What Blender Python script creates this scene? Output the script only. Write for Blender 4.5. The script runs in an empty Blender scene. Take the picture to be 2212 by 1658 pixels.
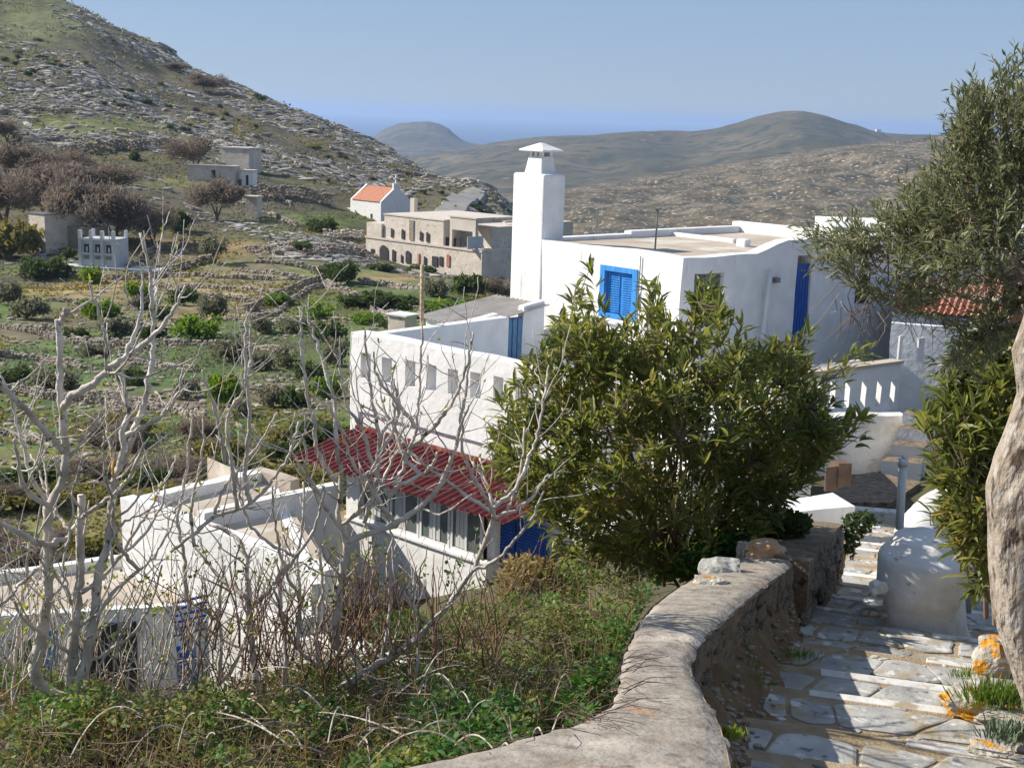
import bpy, math, random
import numpy as np
from mathutils import Vector, Matrix, noise as mnoise
random.seed(7); rng = np.random.default_rng(11)
S = bpy.context.scene
COL = S.collection
R = math.radians

# ------------------------------------------------------------------ camera, light, exposure
PITCH, ROLL, FPX = R(11.3), R(1.8), 2900.0
cam = bpy.data.cameras.new('camera'); camo = bpy.data.objects.new('camera', cam); COL.objects.link(camo)
cam.lens = 36.0 * FPX / 2212.0; cam.sensor_width = 36.0; cam.clip_start = 0.05; cam.clip_end = 90000
CM = Matrix.Rotation(math.pi / 2 - PITCH, 4, 'X') @ Matrix.Rotation(ROLL, 4, 'Z')
camo.matrix_world = CM
S.camera = camo
SMOOTHED = []
SUN_EL = R(35)
TOSUN = Vector((-0.975, 0.22, 0)).normalized() * math.cos(SUN_EL) + Vector((0, 0, math.sin(SUN_EL)))
world = bpy.data.worlds.new('World'); S.world = world; world.use_nodes = True
wn = world.node_tree.nodes; wl = world.node_tree.links
sky = wn.new('ShaderNodeTexSky'); sky.sky_type = 'NISHITA'; sky.sun_disc = False
sky.sun_elevation = SUN_EL; sky.sun_rotation = math.atan2(TOSUN.x, TOSUN.y)
sky.altitude = 1500; sky.air_density = 1.0; sky.dust_density = 0.0; sky.ozone_density = 4.0
tint = wn.new('ShaderNodeMix'); tint.data_type = 'RGBA'; tint.blend_type = 'MULTIPLY'; tint.inputs[0].default_value = 1; tint.inputs[7].default_value = (0.92, 0.94, 1.08, 1)
wl.new(sky.outputs[0], tint.inputs[6])
even = wn.new('ShaderNodeMix'); even.data_type = 'RGBA'; even.inputs[0].default_value = 0.68; even.inputs[7].default_value = (2.95, 3.85, 5.35, 1)
wl.new(tint.outputs[2], even.inputs[6]); wl.new(even.outputs[2], wn['Background'].inputs[0]); wn['Background'].inputs[1].default_value = 0.078
sl = bpy.data.lights.new('sun', 'SUN'); sl.energy = 5.0; sl.angle = R(0.5); sl.color = (1, 0.925, 0.81)
so = bpy.data.objects.new('sun', sl); COL.objects.link(so); so.rotation_euler = (-TOSUN).to_track_quat('-Z', 'Y').to_euler(); so.location = (0, 0, 60)
S.view_settings.view_transform = 'Standard'; S.view_settings.look = 'None'
S.view_settings.exposure = 0.55; S.view_settings.gamma = 1; S.view_settings.use_curve_mapping = False
S.render.engine = 'CYCLES'
S.cycles.use_denoising = True
S.cycles.max_bounces = 8; S.cycles.diffuse_bounces = 3; S.cycles.glossy_bounces = 2; S.cycles.transmission_bounces = 4
S.cycles.volume_bounces = 1; S.cycles.transparent_max_bounces = 8
HAZE = 0.000105

# ------------------------------------------------------------------ geometry helpers
M3 = np.array(CM.to_3x3())
def ray(u, v): return M3 @ np.array([(u - 1106) / FPX, -(v - 829) / FPX, -1.0])
def PD(u, v, D): d = ray(u, v); return d * (D / d[1])
def PZ(u, v, z): d = ray(u, v); return d * (z / d[2])
def proj(P):
    P = np.asarray(P, float); q = P @ M3
    return 1106 + FPX * q[..., 0] / -q[..., 2], 829 - FPX * q[..., 1] / -q[..., 2]
def hit(u, v, P, n): d = ray(u, v); return d * (np.dot(P, n) / np.dot(d, n))
SL, IC = -0.213, -1.55                                  # mean slope of the lane
def on_lane(u, v, dz=0.0): d = ray(u, v); return d * ((IC + dz) / (d[2] - SL * d[1]))

def hsh(i, j, s):
    n = (i.astype(np.int64) * 374761393 + j.astype(np.int64) * 668265263 + s * 974711) & 0x7fffffff
    n = ((n ^ (n >> 13)) * 1274126177) & 0x7fffffff
    return ((n ^ (n >> 16)) & 0xffff) / 65535.0
def vn(x, y, s=0):
    xi = np.floor(x); yi = np.floor(y); fx = x - xi; fy = y - yi
    fx = fx * fx * (3 - 2 * fx); fy = fy * fy * (3 - 2 * fy)
    a = hsh(xi, yi, s); b = hsh(xi + 1, yi, s); c = hsh(xi, yi + 1, s); d = hsh(xi + 1, yi + 1, s)
    return (a + (b - a) * fx) * (1 - fy) + (c + (d - c) * fx) * fy
def fbm(x, y, o=4, s=0):
    t = 0; a = 0.5; n = 0
    for k in range(o):
        t = t + a * vn(x * 2 ** k, y * 2 ** k, s + k * 7); n += a; a *= 0.5
    return t / n * 2 - 1

def npmesh(name, V, Fc, mats, attr=None, smooth=False, mi=None, col=None):
    V = np.asarray(V, np.float32).reshape(-1, 3); Fc = np.asarray(Fc, np.int32); nf, k = Fc.shape
    me = bpy.data.meshes.new(name)
    me.vertices.add(len(V)); me.vertices.foreach_set('co', V.ravel())
    me.loops.add(nf * k); me.loops.foreach_set('vertex_index', Fc.ravel())
    me.polygons.add(nf); me.polygons.foreach_set('loop_start', np.arange(0, nf * k, k, dtype=np.int32))
    for m in (mats if isinstance(mats, (list, tuple)) else [mats]): me.materials.append(m)
    if mi is not None: me.polygons.foreach_set('material_index', np.asarray(mi, np.int32))
    me.update(calc_edges=True)
    me.polygons.foreach_set('use_smooth', [smooth] * nf)
    if attr is not None:
        a = me.attributes.new('rnd', 'FLOAT', 'FACE'); a.data.foreach_set('value', np.asarray(attr, np.float32))
    if col is not None:
        c = me.attributes.new('col', 'FLOAT_COLOR', 'POINT')
        cc = np.ones((len(V), 4), np.float32); cc[:, :3] = col; c.data.foreach_set('color', cc.ravel())
    return me
def lmesh(name, V, F, mats, smooth=False):
    if smooth is False and len(F) > 60 and mats in SMOOTHED:
        me = lmesh(name, V, F, mats, True); me.set_sharp_from_angle(angle=R(35)); return me
    me = bpy.data.meshes.new(name); me.from_pydata([tuple(map(float, v)) for v in V], [], F)
    for m in (mats if isinstance(mats, (list, tuple)) else [mats]): me.materials.append(m)
    if smooth: me.polygons.foreach_set('use_smooth', [True] * len(me.polygons))
    me.update(); return me
def tag(o, label=None, cat=None, group=None, kind=None):
    if label: o['label'] = label
    if cat: o['category'] = cat
    if group: o['group'] = group
    if kind: o['kind'] = kind
    return o
def obj(name, me, parent=None, label=None, cat=None, group=None, kind=None):
    o = bpy.data.objects.new(name, me); COL.objects.link(o)
    if parent is not None:
        o.parent = parent
        if parent.type == 'EMPTY' and not parent.get('local_parts'): o.matrix_parent_inverse = Matrix.Translation(-parent.location)
    return tag(o, label, cat, group, kind)
def thing(name, loc, label, cat, group=None):
    o = bpy.data.objects.new(name, None); COL.objects.link(o); o.location = tuple(map(float, loc)); o.empty_display_size = 0.3
    return tag(o, label, cat, group)
def copy_tree(o, parent=None):
    c = o.copy(); COL.objects.link(c); c.parent = parent
    for ch in list(o.children): copy_tree(ch, c)
    return c

class MB:
    """collects faces for one mesh"""
    def __init__(s): s.V = []; s.F = []; s.m = []
    def add(s, V, F, m=0):
        b = len(s.V); s.V += [tuple(map(float, v)) for v in V]; s.F += [tuple(i + b for i in f) for f in F]; s.m += [m] * len(F)
    def hexa(s, p, m=0):            # p: 8 points, bottom ring 0-3, top ring 4-7
        s.add(p, [(3, 2, 1, 0), (4, 5, 6, 7), (0, 1, 5, 4), (1, 2, 6, 5), (2, 3, 7, 6), (3, 0, 4, 7)], m)
    def box(s, O, ax, ay, x0, x1, y0, y1, z0, z1, m=0, j=0.0):
        P = []
        for z in (z0, z1):
            for x, y in ((x0, y0), (x1, y0), (x1, y1), (x0, y1)):
                q = np.array([O[0] + ax[0] * x + ay[0] * y, O[1] + ax[1] * x + ay[1] * y, z])
                if j: q = q + np.array([random.uniform(-j, j) for _ in range(3)])
                P.append(q)
        s.hexa(P, m)
    def tube(s, P, r, n=6, m=0, cap=True):
        P = [Vector(tuple(map(float, p))) for p in P]; N = len(P); rs = r if hasattr(r, '__len__') else [r] * N
        b = len(s.V); up = Vector((0.13, 0.91, 0.4)).normalized()
        for i, p in enumerate(P):
            t = (P[min(i + 1, N - 1)] - P[max(i - 1, 0)]).normalized()
            a = t.cross(up)
            if a.length < 1e-3: a = t.cross(Vector((1, 0, 0)))
            a.normalize(); c = t.cross(a)
            for k in range(n):
                an = 2 * math.pi * k / n
                s.V.append(tuple(p + (a * math.cos(an) + c * math.sin(an)) * rs[i]))
        for i in range(N - 1):
            for k in range(n):
                k2 = (k + 1) % n; s.F.append((b + i * n + k, b + i * n + k2, b + (i + 1) * n + k2, b + (i + 1) * n + k)); s.m.append(m)
        if cap:
            s.F.append(tuple(b + k for k in reversed(range(n)))); s.m.append(m)
            s.F.append(tuple(b + (N - 1) * n + k for k in range(n))); s.m.append(m)
    def mesh(s, name, mats, smooth=False):
        me = lmesh(name, s.V, s.F, mats, smooth)
        if any(s.m): me.polygons.foreach_set('material_index', s.m)
        return me

def soften(me, amp, sc=1.5, seed=0):
    for v in me.vertices:
        q = Vector((v.co.x, v.co.y, v.co.z)) * sc + Vector((seed, seed, 0)); v.co = v.co + mnoise.noise_vector(q) * amp
    me.update(); return me
def bevelled(o, w=0.02, seg=2):
    b = o.modifiers.new('bevel', 'BEVEL'); b.width = w; b.segments = seg; b.limit_method = 'ANGLE'; b.angle_limit = R(40); return o

def grid_wall(P0, d, n, L, z0, z1, th, holes=(), step=0.45, top=None, amp=0.012, seed=0.0, both=True):
    """a thick wall from P0 along d, outer face towards n, with real rectangular openings (s0,s1,z0,z1[,depth])"""
    d = np.array(d, float); n = np.array(n, float); mb = MB()
    xs = {0.0, float(L)}; zs = {float(z0), float(z1)}
    for h in holes: xs |= {h[0], h[1]}; zs |= {h[2], h[3]}
    def fill(a):
        a = sorted(a); o = []
        for i in range(len(a) - 1):
            k = max(1, int(math.ceil((a[i + 1] - a[i]) / step)))
            o += [a[i] + (a[i + 1] - a[i]) * q / k for q in range(k)]
        return o + [a[-1]]
    xs = fill(xs); zs = fill(zs); nx, nz = len(xs) - 1, len(zs) - 1
    def solid(i, j):
        if i < 0 or j < 0 or i >= nx or j >= nz: return False
        x = (xs[i] + xs[i + 1]) / 2; z = (zs[j] + zs[j + 1]) / 2
        return not any(h[0] < x < h[1] and h[2] < z < h[3] for h in holes)
    idx = {}; V = []; F = []
    def vt(i, j, k):
        key = (i, j, k)
        if key not in idx:
            x = xs[i]; z = zs[j]
            if top: z = z0 + (z - z0) * (1 + (top(x) / (z1 - z0)) * max(0, (z - z0) / (z1 - z0)) ** 2)
            p = np.array([P0[0] + d[0] * x - n[0] * th * k, P0[1] + d[1] * x - n[1] * th * k, z])
            q = mnoise.noise_vector(Vector(p * 1.1) + Vector((seed, 3.1 * seed, 0)))
            p = p + np.array([q.x, q.y, q.z]) * amp * 2
            idx[key] = len(V); V.append(p)
        return idx[key]
    for i in range(nx):
        for j in range(nz):
            if not solid(i, j): continue
            F.append((vt(i, j, 0), vt(i + 1, j, 0), vt(i + 1, j + 1, 0), vt(i, j + 1, 0)))
            if both: F.append((vt(i, j + 1, 1), vt(i + 1, j + 1, 1), vt(i + 1, j, 1), vt(i, j, 1)))
            if not solid(i - 1, j): F.append((vt(i, j, 0), vt(i, j + 1, 0), vt(i, j + 1, 1), vt(i, j, 1)))
            if not solid(i + 1, j): F.append((vt(i + 1, j, 1), vt(i + 1, j + 1, 1), vt(i + 1, j + 1, 0), vt(i + 1, j, 0)))
            if not solid(i, j - 1): F.append((vt(i, j, 1), vt(i + 1, j, 1), vt(i + 1, j, 0), vt(i, j, 0)))
            if not solid(i, j + 1): F.append((vt(i, j + 1, 0), vt(i + 1, j + 1, 0), vt(i + 1, j + 1, 1), vt(i, j + 1, 1)))
    return V, F

# ------------------------------------------------------------------ materials
def mat(name, cols, scale=4.0, rough=0.85, bump=0.0, bscale=None, detail=6.0, spec=0.3, attr=None, vcol=False, spots=None, stretch=None, trans=0.0, metal=0.0, pos=(0.3, 0.7)):
    m = bpy.data.materials.new(name); m.use_nodes = True; N = m.node_tree.nodes; L = m.node_tree.links
    b = N['Principled BSDF']; b.inputs['Roughness'].default_value = rough; b.inputs['Specular IOR Level'].default_value = spec; b.inputs['Metallic'].default_value = metal
    tc = N.new('ShaderNodeTexCoord'); vec = tc.outputs['Object']
    if stretch:
        mp = N.new('ShaderNodeMapping'); mp.inputs['Scale'].default_value = stretch; L.new(vec, mp.inputs[0]); vec = mp.outputs[0]
    nz = N.new('ShaderNodeTexNoise'); nz.inputs['Scale'].default_value = scale; nz.inputs['Detail'].default_value = detail; L.new(vec, nz.inputs['Vector'])
    rp = N.new('ShaderNodeValToRGB'); cr = rp.color_ramp
    k = len(cols)
    if attr: lo, hi = 0.0, 1.0
    else: lo, hi = pos
    cr.elements[0].position = lo; cr.elements[1].position = hi
    for i in range(k - 2): cr.elements.new(lo + (hi - lo) * (i + 1) / (k - 1))
    for i, c in enumerate(cols): cr.elements[i].color = (*c, 1)
    fac = nz.outputs['Fac']
    if attr:
        at = N.new('ShaderNodeAttribute'); at.attribute_name = 'rnd'
        mx = N.new('ShaderNodeMath'); mx.operation = 'MULTIPLY_ADD'; mx.inputs[1].default_value = 0.8
        sb = N.new('ShaderNodeMath'); sb.operation = 'MULTIPLY_ADD'; sb.inputs[1].default_value = 1.2; sb.inputs[2].default_value = -0.5
        L.new(nz.outputs['Fac'], sb.inputs[0]); L.new(at.outputs['Fac'], mx.inputs[0]); L.new(sb.outputs[0], mx.inputs[2]); fac = mx.outputs[0]
    L.new(fac, rp.inputs[0]); out = rp.outputs[0]
    if vcol:
        va = N.new('ShaderNodeAttribute'); va.attribute_name = 'col'
        mu = N.new('ShaderNodeMix'); mu.data_type = 'RGBA'; mu.blend_type = 'MULTIPLY'; mu.inputs[0].default_value = 1
        L.new(va.outputs['Color'], mu.inputs[6]); L.new(out, mu.inputs[7]); out = mu.outputs[2]
    for sp in (spots or []):                       # (colour, noise scale, low, high[, seed])
        n2 = N.new('ShaderNodeTexNoise'); n2.inputs['Scale'].default_value = sp[1]; n2.inputs['Detail'].default_value = 5
        mp2 = N.new('ShaderNodeMapping'); mp2.inputs['Location'].default_value = (sp[1] * 1.7, 3.3, sp[2] * 40); mp2.inputs['Scale'].default_value = sp[4] if len(sp) > 4 else (1, 1, 1); L.new(vec, mp2.inputs[0]); L.new(mp2.outputs[0], n2.inputs['Vector'])
        mr = N.new('ShaderNodeMapRange'); mr.inputs[1].default_value = sp[2]; mr.inputs[2].default_value = sp[3]; L.new(n2.outputs['Fac'], mr.inputs[0])
        mu = N.new('ShaderNodeMix'); mu.data_type = 'RGBA'; L.new(mr.outputs[0], mu.inputs[0]); L.new(out, mu.inputs[6]); mu.inputs[7].default_value = (*sp[0], 1); out = mu.outputs[2]
    L.new(out, b.inputs['Base Color'])
    if bump:
        n3 = N.new('ShaderNodeTexNoise'); n3.inputs['Scale'].default_value = bscale or scale * 2; n3.inputs['Detail'].default_value = 8; L.new(vec, n3.inputs['Vector'])
        bp = N.new('ShaderNodeBump'); bp.inputs['Strength'].default_value = 0.9; bp.inputs['Distance'].default_value = bump
        L.new(n3.outputs['Fac'], bp.inputs['Height']); L.new(bp.outputs[0], b.inputs['Normal'])
    if trans:
        tr = N.new('ShaderNodeBsdfTranslucent'); ms = N.new('ShaderNodeMixShader'); ms.inputs[0].default_value = trans
        hs = N.new('ShaderNodeHueSaturation'); hs.inputs['Hue'].default_value = 0.48; hs.inputs['Saturation'].default_value = 1.15; hs.inputs['Value'].default_value = 1.7; L.new(out, hs.inputs['Color']); L.new(hs.outputs[0], tr.inputs[0])
        L.new(b.outputs[0], ms.inputs[1]); L.new(tr.outputs[0], ms.inputs[2]); L.new(ms.outputs[0], N['Material Output'].inputs[0])
    return m
WHITE = mat('whitewash', [(0.68, 0.68, 0.67), (0.80, 0.80, 0.79)], 2.3, 0.9, 0.016, 7, spots=[((0.60, 0.58, 0.54), 2.2, 0.66, 0.85), ((0.52, 0.49, 0.44), 3.0, 0.63, 0.80, (3, 3, 0.35)), ((0.38, 0.34, 0.29), 17, 0.69, 0.77)])
SMOOTHED.append(WHITE)
WHITE2 = mat('weathered_whitewash', [(0.60, 0.58, 0.54), (0.76, 0.75, 0.73)], 2.0, 0.9, 0.012, 14, spots=[((0.40, 0.33, 0.22), 1.6, 0.55, 0.75), ((0.22, 0.2, 0.17), 12, 0.66, 0.75)])
ROOFM = mat('terrace_screed', [(0.36, 0.30, 0.24), (0.50, 0.44, 0.37)], 1.1, 0.95, 0.004, 20, spots=[((0.62, 0.58, 0.52), 0.7, 0.55, 0.7), ((0.25, 0.22, 0.19), 6, 0.66, 0.8)])
GREYROOF = mat('weathered_corrugated', [(0.34, 0.31, 0.28), (0.5, 0.47, 0.43)], 1.8, 0.7, 0.0, spots=[((0.28, 0.22, 0.16), 3, 0.6, 0.75)])
REDROOF = mat('red_corrugated', [(0.12, 0.016, 0.02), (0.20, 0.035, 0.033)], 1.6, 0.6, 0.0, spots=[((0.33, 0.17, 0.12), 4, 0.56, 0.75), ((0.10, 0.03, 0.03), 9, 0.6, 0.7)])
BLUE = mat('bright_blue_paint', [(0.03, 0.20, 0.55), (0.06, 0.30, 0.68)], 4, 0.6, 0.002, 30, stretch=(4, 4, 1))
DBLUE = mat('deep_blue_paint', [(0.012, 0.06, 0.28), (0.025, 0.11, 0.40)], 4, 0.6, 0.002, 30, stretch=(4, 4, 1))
FADBLUE = mat('faded_blue_paint', [(0.06, 0.16, 0.33), (0.16, 0.30, 0.46)], 6, 0.7, 0.002, 30, stretch=(8, 8, 1))
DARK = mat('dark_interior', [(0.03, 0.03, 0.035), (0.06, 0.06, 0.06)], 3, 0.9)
BRICKM = mat('terracotta', [(0.33, 0.125, 0.075), (0.50, 0.23, 0.15)], 5, 0.85, 0.01, 20)
GLASS = mat('window_glass', [(0.07, 0.09, 0.09), (0.16, 0.19, 0.18)], 1.5, 0.12, spec=0.8)
CURT = mat('curtain', [(0.42, 0.43, 0.40), (0.6, 0.6, 0.57)], 3, 0.9, 0.01, 4, stretch=(6, 6, 0.3))
FRAME = mat('white_frame', [(0.62, 0.63, 0.62), (0.72, 0.72, 0.71)], 3, 0.5)
METAL = mat('grey_metal', [(0.16, 0.16, 0.16), (0.3, 0.3, 0.3)], 6, 0.5, metal=0.6)
BLACKM = mat('black_iron', [(0.015, 0.015, 0.017), (0.03, 0.03, 0.03)], 6, 0.5)
RUST = mat('weathered_pole', [(0.30, 0.20, 0.11), (0.60, 0.48, 0.33)], 5, 0.8, stretch=(1, 1, 3))
CONC = mat('wall_cap_mortar', [(0.20, 0.175, 0.145), (0.36, 0.325, 0.28)], 11, 0.95, 0.009, 42, spots=[((0.47, 0.42, 0.36), 2.0, 0.52, 0.7), ((0.14, 0.11, 0.09), 9, 0.6, 0.72), ((0.34, 0.22, 0.14), 3.1, 0.62, 0.7)])
EARTH = mat('earth_mortar', [(0.14, 0.10, 0.065), (0.27, 0.21, 0.15)], 8, 0.95, 0.02, 30, spots=[((0.06, 0.045, 0.03), 14, 0.58, 0.66)])
RUBBLE = mat('rubble_stone', [(0.17, 0.135, 0.10), (0.30, 0.25, 0.19), (0.38, 0.34, 0.28)], 5, 0.95, 0.02, 25, spots=[((0.09, 0.07, 0.055), 11, 0.6, 0.68), ((0.46, 0.42, 0.36), 7, 0.66, 0.74)])
DIRT = mat('sandy_joint', [(0.22, 0.165, 0.10), (0.37, 0.29, 0.19)], 7, 0.95, 0.012, 50, spots=[((0.45, 0.39, 0.29), 3, 0.55, 0.7)])
MARBLE = mat('marble_flag', [(0.23, 0.235, 0.235), (0.35, 0.35, 0.34), (0.50, 0.495, 0.475)], 3.2, 0.85, 0.010, 18, spots=[((0.33, 0.27, 0.18), 5.5, 0.50, 0.64), ((0.17, 0.17, 0.165), 15, 0.60, 0.68), ((0.58, 0.575, 0.55), 9, 0.60, 0.66)])
LIMEW = mat('limewash_edge', [(0.48, 0.47, 0.45), (0.70, 0.69, 0.67)], 7, 0.9, 0.004, 30, spots=[((0.35, 0.28, 0.2), 9, 0.54, 0.66)])
LICHEN = mat('lichened_rock', [(0.30, 0.27, 0.22), (0.52, 0.49, 0.43)], 9, 0.95, 0.02, 40, spots=[((0.58, 0.26, 0.02), 9, 0.50, 0.58), ((0.62, 0.60, 0.52), 14, 0.6, 0.66)])
OCHRE = mat('ochre_stone', [(0.46, 0.25, 0.12), (0.58, 0.38, 0.22)], 9, 0.9, 0.012, 30, spots=[((0.5, 0.45, 0.38), 10, 0.52, 0.6)])
BARK = mat('olive_bark', [(0.20, 0.155, 0.115), (0.44, 0.38, 0.31)], 9, 0.95, 0.06, 22, stretch=(1, 1, 0.45), spots=[((0.42, 0.38, 0.33), 26, 0.50, 0.60), ((0.07, 0.05, 0.035), 14, 0.60, 0.66), ((0.42, 0.22, 0.10), 4.0, 0.62, 0.74)])
FIGB = mat('fig_bark', [(0.34, 0.29, 0.24), (0.70, 0.65, 0.58)], 9, 0.9, 0.012, 40, spots=[((0.46, 0.27, 0.04), 4.5, 0.65, 0.69), ((0.13, 0.10, 0.08), 20, 0.62, 0.7)])
TWIG = mat('dry_twig', [(0.17, 0.12, 0.085), (0.36, 0.30, 0.235)], 3, 0.9, attr=True)
TWIGR = mat('reddish_twig', [(0.16, 0.085, 0.05), (0.30, 0.2, 0.14)], 5, 0.9)
OLEA = mat('oleander_leaf', [(0.055, 0.075, 0.026), (0.12, 0.15, 0.045), (0.22, 0.24, 0.07), (0.34, 0.25, 0.11)], 1.6, 0.40, attr=True, trans=0.5, spec=0.5)
OLIVE = mat('olive_leaf', [(0.09, 0.105, 0.05), (0.15, 0.17, 0.075), (0.24, 0.26, 0.14), (0.42, 0.43, 0.33)], 1.8, 0.42, attr=True, trans=0.32, spec=0.5)
BRAM = mat('bramble_leaf', [(0.06, 0.085, 0.022), (0.13, 0.175, 0.04), (0.22, 0.25, 0.065), (0.31, 0.27, 0.10)], 0.9, 0.6, attr=True, trans=0.3)
HERB = mat('fresh_green_leaf', [(0.03, 0.09, 0.018), (0.06, 0.16, 0.03), (0.13, 0.24, 0.05)], 2.5, 0.6, attr=True, trans=0.35)
YGRN = mat('young_leaf', [(0.14, 0.20, 0.03), (0.26, 0.32, 0.05)], 3, 0.6, attr=True, trans=0.35)
DRYL = mat('dry_leaf', [(0.16, 0.12, 0.045), (0.25, 0.20, 0.08), (0.34, 0.27, 0.12)], 3, 0.8, attr=True, trans=0.25)
GRASS = mat('grass_blade', [(0.05, 0.11, 0.02), (0.12, 0.20, 0.03), (0.22, 0.26, 0.07)], 4, 0.7, attr=True, trans=0.3)
GROUND = mat('field_ground', [(0.60, 0.60, 0.62), (1.0, 1.0, 1.0), (1.5, 1.45, 1.4)], 0.35, 0.95, 0.12, 1.3, detail=9, vcol=True, spots=[((0.075, 0.07, 0.045), 0.16, 0.56, 0.70)])
HROCK = mat('hill_rock', [(0.20, 0.18, 0.155), (0.36, 0.33, 0.295), (0.52, 0.49, 0.45)], 0.6, 0.95, 0.08, 2.5, spots=[((0.10, 0.095, 0.085), 1.4, 0.58, 0.68)])
WROCK = mat('dry_stone', [(0.17, 0.14, 0.11), (0.30, 0.255, 0.21), (0.44, 0.39, 0.34)], 1.2, 0.95, 0.04, 5, spots=[((0.36, 0.17, 0.09), 0.35, 0.66, 0.74)])
MASON = mat('village_masonry', [(0.50, 0.44, 0.375), (0.66, 0.60, 0.53)], 0.8, 0.95, 0.05, 2.5, spots=[((0.38, 0.32, 0.265), 2.6, 0.58, 0.70)])
MASON2 = mat('pale_render', [(0.50, 0.45, 0.39), (0.60, 0.55, 0.49)], 0.6, 0.9)
LGREY = mat('grey_plaster', [(0.42, 0.44, 0.46), (0.55, 0.57, 0.58)], 0.8, 0.85)
ASPH = mat('road_asphalt', [(0.21, 0.205, 0.195), (0.28, 0.275, 0.265)], 0.5, 0.95)
FARG = mat('far_hill_ground', [(0.040, 0.038, 0.014), (0.080, 0.068, 0.030), (0.15, 0.115, 0.06)], 0.006, 0.95, detail=14, vcol=False, spots=[((0.028, 0.035, 0.018), 0.03, 0.50, 0.60), ((0.20, 0.17, 0.12), 0.05, 0.64, 0.72)])
FARR = mat('rocky_hill_ground', [(0.055, 0.045, 0.024), (0.11, 0.088, 0.052), (0.19, 0.155, 0.11)], 0.05, 0.95, detail=14, spots=[((0.045, 0.045, 0.03), 0.06, 0.50, 0.60), ((0.40, 0.35, 0.29), 0.32, 0.59, 0.64)])
SEA = mat('sea_water', [(0.006, 0.045, 0.12), (0.008, 0.055, 0.14)], 0.001, 0.25, spec=0.3)
F_DG = mat('shrub_dark_green', [(0.035, 0.055, 0.02), (0.06, 0.095, 0.03), (0.10, 0.14, 0.045)], 0.5, 0.8, attr=True, trans=0.35)
F_BG = mat('shrub_bright_green', [(0.06, 0.12, 0.02), (0.13, 0.22, 0.03), (0.20, 0.29, 0.06)], 0.5, 0.8, attr=True, trans=0.35)
F_GO = mat('shrub_grey_olive', [(0.09, 0.095, 0.06), (0.15, 0.155, 0.10), (0.23, 0.23, 0.16)], 0.5, 0.8, attr=True, trans=0.35)
F_BR = mat('bare_crown_twigs', [(0.12, 0.098, 0.075), (0.19, 0.16, 0.125), (0.27, 0.235, 0.19)], 0.5, 0.9, attr=True, trans=0.35)
F_YO = mat('shrub_yellow_olive', [(0.10, 0.10, 0.035), (0.17, 0.165, 0.05), (0.26, 0.235, 0.085)], 0.5, 0.8, attr=True, trans=0.35)
F_TR = mat('far_trunk', [(0.10, 0.08, 0.06), (0.18, 0.15, 0.12)], 2, 0.9)

# ------------------------------------------------------------------ terrain: one height function over (azimuth, log distance)
CP = []
def cv(u, v, D): p = PD(u, v, D); CP.append((math.atan2(p[0], p[1]), math.log(D), p[2]))
def cz(u, D, z): CP.append((math.atan2((u - 1106) / 2900.0, 1.0), math.log(D), z))
for u in (0, 350, 700, 960):                      # valley floor and terraced fields
    for v, D in ((1060, 37), (1000, 43), (930, 53), (870, 63), (800, 78), (730, 95), (660, 115), (610, 138)): cv(u, v, D)
for v, D in ((570, 150), (500, 165), (400, 190), (300, 230), (250, 260), (150, 320), (60, 400), (-70, 480)): cv(0, v, D)
for v, D in ((570, 150), (500, 165), (400, 190), (300, 235), (250, 260), (150, 320), (70, 390), (10, 440)): cv(170, v, D)
for v, D in ((570, 152), (520, 165), (450, 185), (400, 205), (340, 235), (300, 262), (250, 300), (170, 380), (104, 440)): cv(350, v, D)
for v, D in ((560, 152), (500, 170), (450, 195), (400, 220), (330, 270), (280, 310), (203, 400)): cv(550, v, D)
for v, D in ((560, 152), (520, 165), (480, 190), (430, 215), (350, 290), (267, 390)): cv(700, v, D)
for v, D in ((585, 160), (500, 196), (450, 225), (400, 275), (338, 370)): cv(850, v, D)
for v, D in ((590, 165), (500, 200), (460, 235), (430, 265), (407, 300)): cv(990, v, D)
for v, D in ((600, 160), (520, 215), (478, 255)): cv(1110, v, D)
cv(1045, 407, 292); cv(1040, 430, 272); cv(1075, 438, 275)
for u, D0 in ((0, 480), (170, 440), (350, 440), (550, 400), (700, 390), (850, 370)): 
    p = PD(u, {0: -70, 170: 10, 350: 104, 550: 203, 700: 267, 850: 338}[u], D0)
    cz(u, D0 * 1.25, p[2] - D0 * 0.05); cz(u, 700, p[2] - 60)
for u, D0, v in ((990, 300, 407), (1110, 255, 478)):
    p = PD(u, v, D0); cz(u, D0 * 1.2, p[2] - 8); cz(u, 700, -90)
for u in (-1500, -700): 
    for D, z in ((37, -10), (95, -13), (150, -12), (230, 5), (320, 22), (480, 55), (700, 40)): cz(u, D, z)
for u in (1350, 1700, 2100, 2700, 3600):
    for D, z in ((45, -9.5), (80, -14), (150, -22), (260, -36), (450, -60), (700, -90)): cz(u, D, z)
for u, v, D in ((-500, 1720, 5.2), (0, 1700, 5.2), (300, 1700, 5), (600, 1690, 4.6), (0, 1600, 7), (300, 1600, 7), (600, 1560, 7), (900, 1500, 6.6), (1100, 1450, 7), (1230, 1450, 6.8), (1330, 1330, 8.5), (1450, 1245, 10.5), (1600, 1212, 11.5),
                (0, 1650, 11), (400, 1640, 11), (800, 1500, 11), (1000, 1400, 12), (1200, 1330, 13), (0, 1650, 17), (400, 1650, 17), (-500, 1650, 17), (-500, 1650, 11)): cv(u, v, D)
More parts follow.
